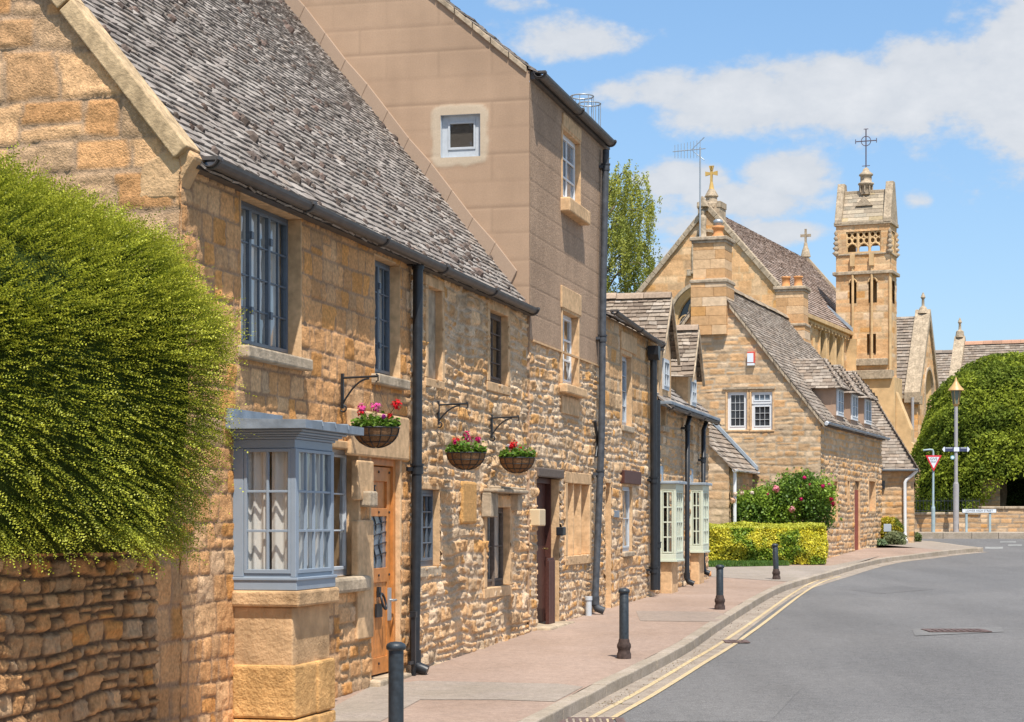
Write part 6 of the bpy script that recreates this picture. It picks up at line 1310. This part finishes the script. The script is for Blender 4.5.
def box_leaves(parent, x0, x1, y0, y1, z0, z1, n, size, colf, m='leaf', lump=.06, name='foliage', seed=3):
    A = [((x1 - x0) * (z1 - z0), 0), ((x1 - x0) * (y1 - y0), 1), ((y1 - y0) * (z1 - z0), 2), ((y1 - y0) * (z1 - z0), 3)]; tot = sum(a for a, _ in A); Ps = []; Ns = []
    for a, k in A:
        q = int(n * a / tot); u, v = rng.random(q), rng.random(q); w_ = -rng.random(q) ** 1.6 * .12
        x, y, z = x0 + (x1 - x0) * u, y0 + (y1 - y0) * v, z0 + (z1 - z0) * v
        if k == 0: o = lump * 2 * fbm(x * 1.5, z * 2, seed, 3); Ps.append(np.stack([x, y0 - o - w_, z], 1)); Ns.append(np.tile([0, -1., .2], (q, 1)))
        if k == 1: o = lump * 2 * fbm(x * 1.5, y * 2, seed, 3); Ps.append(np.stack([x, y, z1 + o + w_], 1)); Ns.append(np.tile([0, -.2, 1.], (q, 1)))
        if k >= 2:
            yy = y0 + (y1 - y0) * u; zz = z0 + (z1 - z0) * v; o = lump * 2 * fbm(yy * 2, zz * 2, seed, 3); s_ = 1 if k == 2 else -1; Ps.append(np.stack([(x1 if k == 2 else x0) + s_ * (o + w_), yy, zz], 1)); Ns.append(np.tile([s_ * 1., 0, .2], (q, 1)))
    P = np.concatenate(Ps); N_ = unit(np.concatenate(Ns)); n = len(P); T = unit(rnd(n) + N_ * .3); Nn = unit(N_ + rnd(n, .6)); s_ = size * rng.uniform(.6, 1.4, n)
    return leaves(name, parent, P, T, Nn, s_, s_ * .65, colf(P, n), M[m])
def mixcol(a, b, sc, seed, thr=0.0, var=.3):
    def f(P, n):
        m = np.clip((fbm(P[:, 0] * sc, P[:, 2] * sc + P[:, 1] * sc * .6, seed, 3) - thr) * 5 + .5, 0, 1)[:, None]
        m = np.clip(m + rng.normal(0, .25, (n, 1)), 0, 1); return (np.array(a) * (1 - m) + np.array(b) * m) * rng.uniform(1 - var, 1 + var, (n, 1))
    return f
# great yew
yx, yy = (1032 - CX) / FPX * 77, 77.0; FY = Fr(yx, yy, g(77), 0); YW = empty('yew_hedge', FY, 'giant cloud-clipped yew hedge behind the street lamp at the right edge', 'topiary hedge')
zy = 3.3 - g(77); RY = (4.45, 4.2, 5.1)
blob_core('dark_foliage_core', YW, (0, 0, zy), [r * .9 for r in RY], M['inner'], .06, 40, zcut=1.95, power=2.35, seed=61)
mb = MB(FY); mb.box(-4, 7, .3, 2, 0, 2.2); mb.box(-4.05, -2.4, -1.2, .5, 0, 2.4); mb.build('dark_foliage_core', M['inner'], YW, bevel=.2)  # dark boxes stand in for the shade in the hollow under the yew
ycol = mixcol((.15, .20, .022), (.30, .35, .035), .9, 4, 0, .35)
def yfront(P, N_):
    px = CX + FPX * (P[:, 0] + yx) / (P[:, 1] + yy)
    edge = 1.85 - .35 * np.sin(P[:, 0] * 1.6) - 1.4 * np.clip((-P[:, 0] - 2.0) / 1.4, 0, 1)
    return (N_[:, 1] < .5) & (P[:, 2] > edge + .12 * rng.normal(size=len(P)))
shell_leaves(YW, (0, 0, zy), RY, 150000, .12, ycol, 'leaffar', 2.35, .05, 2.2, 61, .0, yfront, .06, name='foliage', tex=.07)['kind'] = 'stuff'
n = 5000; P = np.stack([rng.uniform(-4, 5, n), rng.uniform(-.4, .3, n), rng.uniform(0, 2.2, n)], 1); leaves('ivy', YW, P, unit(rnd(n)), unit(rnd(n) + [0, -1, .3]), rng.uniform(.08, .14, n), rng.uniform(.06, .1, n), leafcol(n, (.03, .055, .015), .5), M['leaffar'])['kind'] = 'stuff'  # ivy added as dark backing, the hollow's shade put into its colour
mb = MB(FY)
for (x, y) in ((-1.5, -.5), (.8, .2), (2.8, -.6)): mb.tube([(x, y, -.2), (x + .2, y, 1.5), (x, y, 3.5)], [.28, .22, .2], 9)
mb.build('trunk', M['bark'], YW)
# birch behind the tall house
fb = Fr((603 - CX) / FPX * 112, 112, 1.65, 0); BI = empty('birch_tree', fb, 'tall pale green birch with drooping branches, showing between the rendered house and the church', 'tree')
mb = MB(fb); mb.tube([(0, 0, -.2), (.1, 0, 6), (-.1, .1, 12), (.1, 0, 17), (0, 0, 20)], [.32, .27, .2, .1, .03], 9)
tips = []
for i in range(34):
    z = 7 + 13 * i / 34; a_ = i * 2.4; R0 = (5.1 - .24 * max(z - 12, 0)) * random.uniform(.6, 1.05); p0 = Vector((0, 0, z - 1)); d = Vector((math.cos(a_), math.sin(a_), 0)); pts = [p0 + d * R0 * t + Vector((0, 0, 1.8 * math.sin(t * 2.2))) for t in (0, .3, .6, .85, 1)]
    mb.tube([tuple(p) for p in pts], [.07, .055, .04, .03, .015], 5); tips += [pts[1] * .5 + pts[2] * .5, pts[2], pts[3], pts[3] * .5 + pts[4] * .5, pts[4]]
mb.build('trunk', M['bark'], BI)
P = []
for t in tips:
    for _ in range(9):
        c = np.array(t) + rng.normal(0, .38, 3); k = rng.integers(40, 90); L_ = rng.uniform(.7, 2.6); q = rng.random(k); P.append(np.stack([c[0] + .15 * q * rng.normal() + rng.normal(0, .06, k), c[1] + rng.normal(0, .06, k), c[2] - q * L_], 1))
P = np.concatenate(P); n = len(P); leaves('crown', BI, P, unit(rnd(n) + [0, 0, -.8]), unit(rnd(n) + [0, -.5, .3]), rng.uniform(.09, .15, n), rng.uniform(.06, .1, n), mixcol((.24, .27, .05), (.42, .43, .09), .5, 9, 0, .25)(P, n), M['leaffar'])
# ================================================================== garden before the gabled cottage
hx0, hx1 = (702 - CX) / FPX * 47.6, (826 - CX) / FPX * 48; fh2 = Fr((hx0 + hx1) / 2, 47.8, g(47.8), 0); GH = empty('golden_hedge', fh2, 'low clipped yellow-green hedge in front of the gabled cottage, behind the bollards', 'hedge')
w2 = (hx1 - hx0) / 2; mb = MB(fh2); mb.box(-w2 + .1, w2 - .1, .1, 1.0, -.1, .86); mb.build('dark_foliage_core', M['inner'], GH, bevel=.1)
gc = mixcol((.20, .32, .03), (.78, .70, .07), 1.6, 14, -.16, .3)
def gcol(P, n):
    c = gc(P, n); top = (P[:, 2] > .88)[:, None]; return np.where(top, np.array([.55, .55, .07]) * rng.uniform(.7, 1.3, (n, 1)), c)
box_leaves(GH, -w2 + .04, w2 - .04, 0, 1.15, .02, .93, 36000, .055, gcol, 'leaf', .10, seed=8)
gx0, gx1 = (704 - CX) / FPX * 46.6, (792 - CX) / FPX * 46.8; n = 26000; X = rng.uniform(gx0, gx1, n); Y = rng.uniform(46.3, 47.9, n); k = Y > 46.4 + .9 * np.clip((X - gx0) / (gx1 - gx0), 0, 1) ** 1.5; X, Y = X[k], Y[k]; n = len(X); hz2 = rng.uniform(.05, .13, n)
P = np.stack([X, Y, np.interp(Y, GY, GZ) + hz2 / 2], 1); gr = leaves('grass_verge', None, P, unit(rnd(n, .35) + [0, 0, 1]), unit(rnd(n, .4) + [0, -1, 0]), hz2 * 1.1, np.full(n, .02), leafcol(n, (.09, .17, .025), .35), M['leaf']); tag(gr, 'strip of bright grass at the foot of the golden hedge', 'grass', kind='stuff')
frb = Fr((785 - CX) / FPX * 49.4, 49.4, g(49.4), 0); RB_ = empty('rose_bush', frb, 'tall leafy rose bush with pink and crimson blooms above the golden hedge', 'bush')
def rp(px, py, y=0.0): Y = 49.4 + y; return ((px - CX) / FPX * Y - frb.o[0], y, EYE + (HZ - py) / FPX * Y - frb.o[2])
rc = mixcol((.10, .18, .025), (.28, .40, .05), 2.0, 21, 0, .35)
blobs = [((752, 512), .62, .5), ((772, 508), .6, .55), ((792, 510), .62, .5), ((812, 500), .5, .5), ((820, 492), .38, .38), ((800, 490), .42, .42), ((786, 497), .4, .45), ((760, 505), .45, .4), ((742, 510), .35, .35), ((818, 515), .42, .4), ((788, 484), .18, .28), ((806, 480), .15, .25)]
mbs = MB(frb)
allP = []
for (c, rx, rz) in blobs:
    p = rp(*c, random.uniform(-.1, .35)); n = int(9000 * rx * rz); d = sph(n); P = d * np.array([rx, .4, rz]) * (.35 + .75 * rng.random((n, 1)) ** .5) * (1 + .35 * (rng.random((n, 1)) < .12)) + np.array(p); allP.append(P); mbs.tube([(p[0] * .8, .2, -.1), (p[0], p[1], p[2])], [.03, .012], 5)
P = np.concatenate(allP); n = len(P); s_ = rng.uniform(.05, .1, n); leaves('foliage', RB_, P, unit(rnd(n)), unit(rnd(n) + [0, -.4, .6]), s_, s_ * .65, rc(P, n), M['leaf']); mbs.build('stem', M['bark'], RB_)
for (px, py, r_, c) in ((804.5, 477.5, .07, MAG), (776, 489, .12, (.75, .25, .3)), (823, 486, .07, MAG), (801, 499, .07, MAG), (831.5, 499, .08, (.4, .01, .05)), (833, 504, .08, (.35, .01, .04)), (792, 509, .11, (.78, .35, .38)), (742, 493, .08, (.75, .6, .45)), (735, 494, .08, (.78, .65, .5)), (752, 493, .07, (.78, .66, .55)), (733, 500.5, .1, (.78, .5, .32)), (810, 485, .05, MAG), (768, 494, .04, MAG), (829, 484, .05, (.75, .2, .3))):
    p = np.array(rp(px, py, -.42)); m_ = 60; d = sph(m_); Pq = p + d * r_ * .8 * rng.uniform(.3, 1, (m_, 1)); leaves('flower', RB_, Pq, unit(np.cross(d, rnd(m_))), d, np.full(m_, r_ * .6), np.full(m_, r_ * .55), leafcol(m_, c, .15, .04), M['petal'])
def bush(name, px, py, Y, rx, rz, n, size, colf, label, cat='bush', ry=None):
    f = Fr((px - CX) / FPX * Y, Y, g(Y), 0); zc_ = EYE + (HZ - py) / FPX * Y - f.o[2]; e = empty(name, f, label, cat); ry = ry or rx
    blob_core('dark_foliage_core', e, (0, 0, zc_), (rx * .75, ry * .75, rz * .75), M['inner'], .08, 20, zcut=-.02, seed=3)
    shell_leaves(e, (0, 0, zc_), (rx, ry, rz), n, size, colf, 'leaf', 2.3, .14, 3, int(px), .0, None, .4); return e
bush('golden_bush', 889.5, 530, 60.9, .40, .42, 7000, .055, mixcol((.12, .16, .02), (.5, .42, .03), 2.5, 5, -.2), 'bright yellow bush against the wall of the hipped outbuilding', ry=.35)
bush('lavender_bush', 895, 540, 60.2, .33, .26, 3500, .06, mixcol((.17, .2, .09), (.27, .3, .15), 3, 6), 'grey-green lavender mound below the yellow bush')
bush('leafy_plant', 881, 544.5, 60.0, .17, .16, 900, .09, mixcol((.08, .15, .05), (.22, .3, .15), 3, 7), 'small broad-leaved plant at the corner of the cottage wall', 'plant')
bush('small_shrub', 915, 540, 62.0, .2, .24, 1800, .06, mixcol((.08, .11, .03), (.14, .18, .05), 3, 8), 'little round green shrub to the right of the white downpipe', 'shrub')
# ================================================================== bollards
def bollard(px, ybot, ytop, wpx, label, lean=0, rust=True):
    X, Y = ground_hit(px, ybot); s_ = FPX / Y; h = (ybot - ytop) / s_; r = wpx / s_ / 2; f = Fr(X, Y, g(Y), 0)
    e = empty('bollard', f, label, 'bollard', 'iron bollards along the kerb'); e.rotation_euler[1] = lean
    T_ = Matrix.Rotation(lean, 4, 'Y')
    mb = MB(f); hr = h - .05 * 1.0
    if rust: mb.lathe(0, 0, [(r * .86, .2), (r * .84, h - r * .9), (r * .8, h - r * .85)], 24)
    else: mb.lathe(0, 0, [(r * .82, -.05), (r * .8, h - r * .95)], 24)
    mb.lathe(0, 0, [(r * .8, h - r * .95), (r * 1.03, h - r * .8), (r * 1.06, h - r * .5), (r * .95, h - r * .25), (r * .6, h - r * .06), (r * .1, h)], 24); mb.build('shaft', M['bollard'], e)
    if rust:
        mb = MB(f); mb.lathe(0, 0, [(r * 1.28, -.03), (r * 1.28, .05), (r * 1.1, .075), (r * 1.1, .1), (r * 1.25, .12), (r * 1.25, .15), (r * 1.0, .18), (r * .98, .2), (r * .88, .215)], 24); mb.build('base_ring', M['rust'], e)
    return e
bollard(396, 768, 641.5, 19, 'nearest bollard, cut off by the bottom edge, in front of the oak door', rust=False)
bollard(624, 658.5, 588, 11.2, 'second nearest bollard, black with a rusty red base', 0)
bollard(719.8, 609.5, 564.5, 8.4, 'black bollard with a brown base ring standing before the second green bay', 0)
bollard(776.5, 579.5, 543.5, 6.4, 'farthest bollard, leaning slightly, against the golden hedge', -.045)
f = Fr(*ground_hit(584, 620), g(30), 0)
x_, z_ = F2.on(588.5, 610, -.08); p = F2.W @ Vector((x_, -.08, 0)); f = Fr(p.x, p.y, g(p.y), 0); e = empty('marker_post', f, 'short pale pipe stub sticking up at the foot of the wall beside the crooked drainpipe', 'pipe stub')
mb = MB(f); mb.tube([(0, 0, -.05), (0, 0, .26)], .045, 12); mb.tube([(0, 0, .22), (0, 0, .275)], .055, 12); mb.build('stub', M['palegrey'], e)
X, Y = ground_hit(398.5, 676); f = Fr(X, Y, g(Y), MANG); p_ = MF.on(404, 640, -.02); wp = MF.W @ Vector((p_[0], -.12, 0)); f = Fr(wp.x, wp.y, g(wp.y), MANG)
e = empty('boot_scraper', f, 'thin black iron boot scraper by the oak door, just right of the nearest bollard', 'boot scraper'); mb = MB(f); mb.box(-.02, .02, -.02, .02, -.05, .62); mb.box(-.03, .03, -.03, .03, .58, .64); mb.box(-.16, .02, -.012, .012, .12, .15); mb.build('post', M['iron'], e)
f = Fr(*ground_hit(704.5, 576.5), g(42), 0); f = Fr(f.o[0], f.o[1], g(f.o[1]), 0); e = empty('clay_pipe', f, 'broken orange clay pipe piece on the pavement under the last downpipe', 'clay pipe'); mb = MB(f); mb.tube([(-.12, 0, .05), (.12, .05, .05)], [.055, .05], 12); mb.tube([(.1, .05, .05), (.14, .05, .05)], .065, 12); mb.build('pipe', M['pot'], e)
# ================================================================== far wall, pier, railing
fw_ = Fr((905 - CX) / FPX * 68.3, 68.3, 1.6, 0); BW = empty('boundary_wall', fw_, 'low coped stone wall along the far pavement in front of the yew', 'wall')
xs_ = 0; wst = rub(111, ch=(.12, .2), sl=(.25, .6), joint=.015, relief=.012, warp=.02, pal='dull', split=.2, rough=.012, tilt=.03, mortar=(.36, .29, .22), tone=.82)
x983 = (981 - 905) / FPX * 68.3; sheet('wall_face', BW, M['stonefar'], fw_, -3, x983, -.2, .58, [], wst, (.06, .03)); sheet('wall_face', BW, M['stonefar'], fw_, x983, 12, -.2, .78, [], wst, (.06, .03))
mb = MB(fw_); mb.box(-3, x983, .02, .35, -.2, .57); mb.box(x983, 12, .02, .35, -.2, .77); mb.build('wall_core', M['dress'], BW)
mb = MB(fw_)
x = -3
while x < 12: h = .58 if x < x983 - .4 else .78; mb.box(x + .005, x + .795, -.06, .4, h, h + .09); x += .8
mb.build('coping', M['dressdark'], BW, bevel=.02)
px0 = (992 - CX) / FPX * 70; px0 = (992 - CX) / FPX * 74.6; fp = Fr(px0, 74.6, 1.6, 0); GP = empty('gate_pier', fp, 'square stone gate pier in the hollow under the yew', 'pier')
sheet('pier_face', GP, M['stonefar'], Fr(px0, 74.6, 1.6, 0, fp), -.3, .3, -.2, 1.95, [], wst, (.06, .03)); mb = MB(fp); mb.box(-.3, .3, .02, .6, -.2, 1.95); mb.box(-.38, .38, -.08, .68, 1.95, 2.07); mb.prism([(-.34, 2.07), (.34, 2.07), (0, 2.3)], -.04, .64); mb.box(-.62, -.3, .1, .5, -.2, 1.2); mb.build('pier_core', M['dress'], GP, bevel=.02)
fr_ = Fr((913 - CX) / FPX * 68.8, 68.8, 1.6, 0); RL = empty('iron_railing', fr_, 'thin black iron railing behind the low wall, left of the lamp post', 'railing')
mb = MB(fr_); Lr = 2.3
for z in (.72, 1.05): mb.box(0, Lr, -.01, .01, z, z + .025)
for i in range(20): x = i * Lr / 19; mb.tube([(x, 0, .6), (x, 0, 1.12), (x, 0, 1.16)], [.009, .009, .002], 5)
mb.build('bars', M['iron'], RL)
# ================================================================== lamp post with direction boards
YL = 67.6; X = (956 - CX) / FPX * YL; fl_ = Fr(X, YL, 1.59, 0); zl = lambda py: EYE + (HZ - py) / FPX * YL - 1.59
LP = empty('street_lamp', fl_, 'tall grey lamp post with a copper hooded lantern and a dark two-way direction board', 'street lamp')
mb = MB(fl_); mb.tube([(0, 0, 0), (0, 0, zl(484))], .098, 14); mb.tube([(0, 0, zl(486)), (0, 0, zl(482))], [.1, .07], 14); mb.tube([(0, 0, zl(484)), (0, 0, zl(405))], .062, 14); mb.build('post', M['steelpost'], LP)
mb = MB(fl_); z0, z1 = zl(404), zl(390.5); mb.lathe(0, 0, [(.05, z0 - .12), (.09, z0 - .03), (.11, z0)], 8)
for k in range(6): t = k * math.pi / 3; mb.tube([(.1 * math.cos(t), .1 * math.sin(t), z0), (.17 * math.cos(t), .17 * math.sin(t), z1)], .012, 5)
lt = mb.build('lantern', M['copper'], LP)
mb = MB(fl_); mb.lathe(0, 0, [(.09, z0), (.16, z1)], 6, smooth=False); mb.build('lantern_glass', M['lanternglass'], lt)
mb = MB(fl_); mb.lathe(0, 0, [(.27, z1), (.25, z1 + .05), (.15, z1 + .16), (.08, z1 + .27), (.05, z1 + .32), (.03, z1 + .4), (.005, z1 + .46)], 16); mb.build('hood', M['copper'], lt)
mb = MB(fl_); za, zb = zl(451.5), zl(447.3); xl_, xr2 = (943.5 - 956) / FPX * YL, (967.5 - 956) / FPX * YL
for (a, b) in ((xl_, -.08), (.08, xr2)): mb.box(a, b, -.08, -.05, za, zb)
sg = mb.build('direction_board', M['navy'], LP)
mb = MB(fl_); mb.box(-.09, .09, -.085, -.07, za, zb); 
for s_, a in ((1, xl_), (-1, xr2)): mb.prism([(a, za - .01), (a - s_ * .06, (za + zb) / 2), (a, zb + .01), (a + s_ * .03, zb + .01), (a + s_ * .03, za - .01)], -.09, -.045)
for (a, b) in ((xl_ + .05, -.14), (.14, xr2 - .05)): mb.box(a, b, -.084, -.08, zb - .035, zb - .015)
mb.build('board_trim', M['signwhite'], sg)
mb = MB(fl_); q = zl(457.5); mb.tube([(-.13, -.03, q), (-.13, -.06, q)], .07, 14); dsc = mb.build('disc_sign', M['teal'], LP); mb = MB(fl_); mb.tube([(-.13, -.06, q), (-.13, -.065, q)], .045, 14); mb.build('disc_face', M['signwhite'], dsc)
# give way sign
YS = 67.4; X = (933.2 - CX) / FPX * YS; fs = Fr(X, YS, 1.59, 0); zs2 = lambda py: EYE + (HZ - py) / FPX * YS - 1.59; GS = empty('give_way_sign', fs, 'red and white triangular give way sign on a blue-grey pole with a bent lamp arm', 'road sign')
mb = MB(fs); mb.tube([(0, 0, 0), (0, 0, zs2(508))], .066, 12); mb.tube([(0, 0, zs2(508)), (0, 0, zs2(505)), (0, 0, zs2(452)), (-.02, 0, zs2(450)), (-.1, 0, zs2(449.6)), (-.34, 0, zs2(450.3))], [.066, .038, .035, .035, .035, .03], 10); mb.build('pole', M['bluepost'], GS)
zt, zb = zs2(455.4), zs2(471.6); hw = .275
def tri(k): cz = (zt * 2 + zb) / 3; return [(-hw * k, cz + (zt - cz) * k), (hw * k, cz + (zt - cz) * k), (0, cz + (zb - cz) * k)]
mb = MB(fs); mb.prism(tri(1), -.07, -.045); pl = mb.build('sign_plate', M['signred'], GS, bevel=.006); mb = MB(fs); mb.prism(tri(.70), -.074, -.0705); mb.build('sign_face', M['signwhite'], pl)
text(pl, fs, 'GIVE', 0, -.076, zt - .125, .125, M['signblack'], 'lettering', .001, .95); text(pl, fs, 'WAY', 0, -.076, zt - .225, .105, M['signblack'], 'lettering', .001, .8)
mb = MB(fs); 
for zz in (zt - .08, zt - .3): mb.box(-.07, .07, -.045, .04, zz - .02, zz + .02)
mb.build('clamp', M['alu'], GS)
# street name plate
YN = 67.3; X = (979 - CX) / FPX * YN; fn = Fr(X, YN, 1.59, 0); zn = lambda py: EYE + (HZ - py) / FPX * YN - 1.59; NS = empty('street_name_sign', fn, 'long low white street name plate on two short grey legs', 'street sign'); hwN = 17.2 / FPX * YN
mb = MB(fn); mb.box(-hwN, hwN, -.04, -.02, zn(513), zn(508.8)); np_ = mb.build('name_plate', M['signblack'], NS); mb = MB(fn); mb.box(-hwN + .012, hwN - .012, -.044, -.0405, zn(513) + .012, zn(508.8) - .012); mb.build('plate_face', M['signwhite'], np_)
text(np_, fn, 'LOWER HIGH STREET', 0, -.046, (zn(513) + zn(508.8)) / 2, .1, M['signblack'], 'lettering', .001, .95)
for px in (966.5, 990):
    mb = MB(fn); x = (px - 979) / FPX * YN; mb.box(x - .035, x + .035, -.02, .04, -.02, zn(510)); mb.build('leg', M['bluepost'], NS)
# small notice board in the golden bush
Yb = 60.3; X = (887.3 - CX) / FPX * Yb; fnb = Fr(X, Yb, g(Yb), 0); zb2 = lambda py: EYE + (HZ - py) / FPX * Yb - g(Yb); NB = empty('notice_board', fnb, 'small pale grey square board on a stake in front of the yellow bush', 'notice board')
mb = MB(fnb); mb.box(-.115, .115, -.03, 0, zb2(531.7), zb2(524)); mb.build('board', mat('board_grey', (.38, .42, .46), rough=.5), NB, bevel=.008); mb = MB(fnb); mb.box(-.02, .02, 0, .03, -.05, zb2(526)); mb.build('stake', M['oldwood'], NB)
bpy.context.view_layer.update()
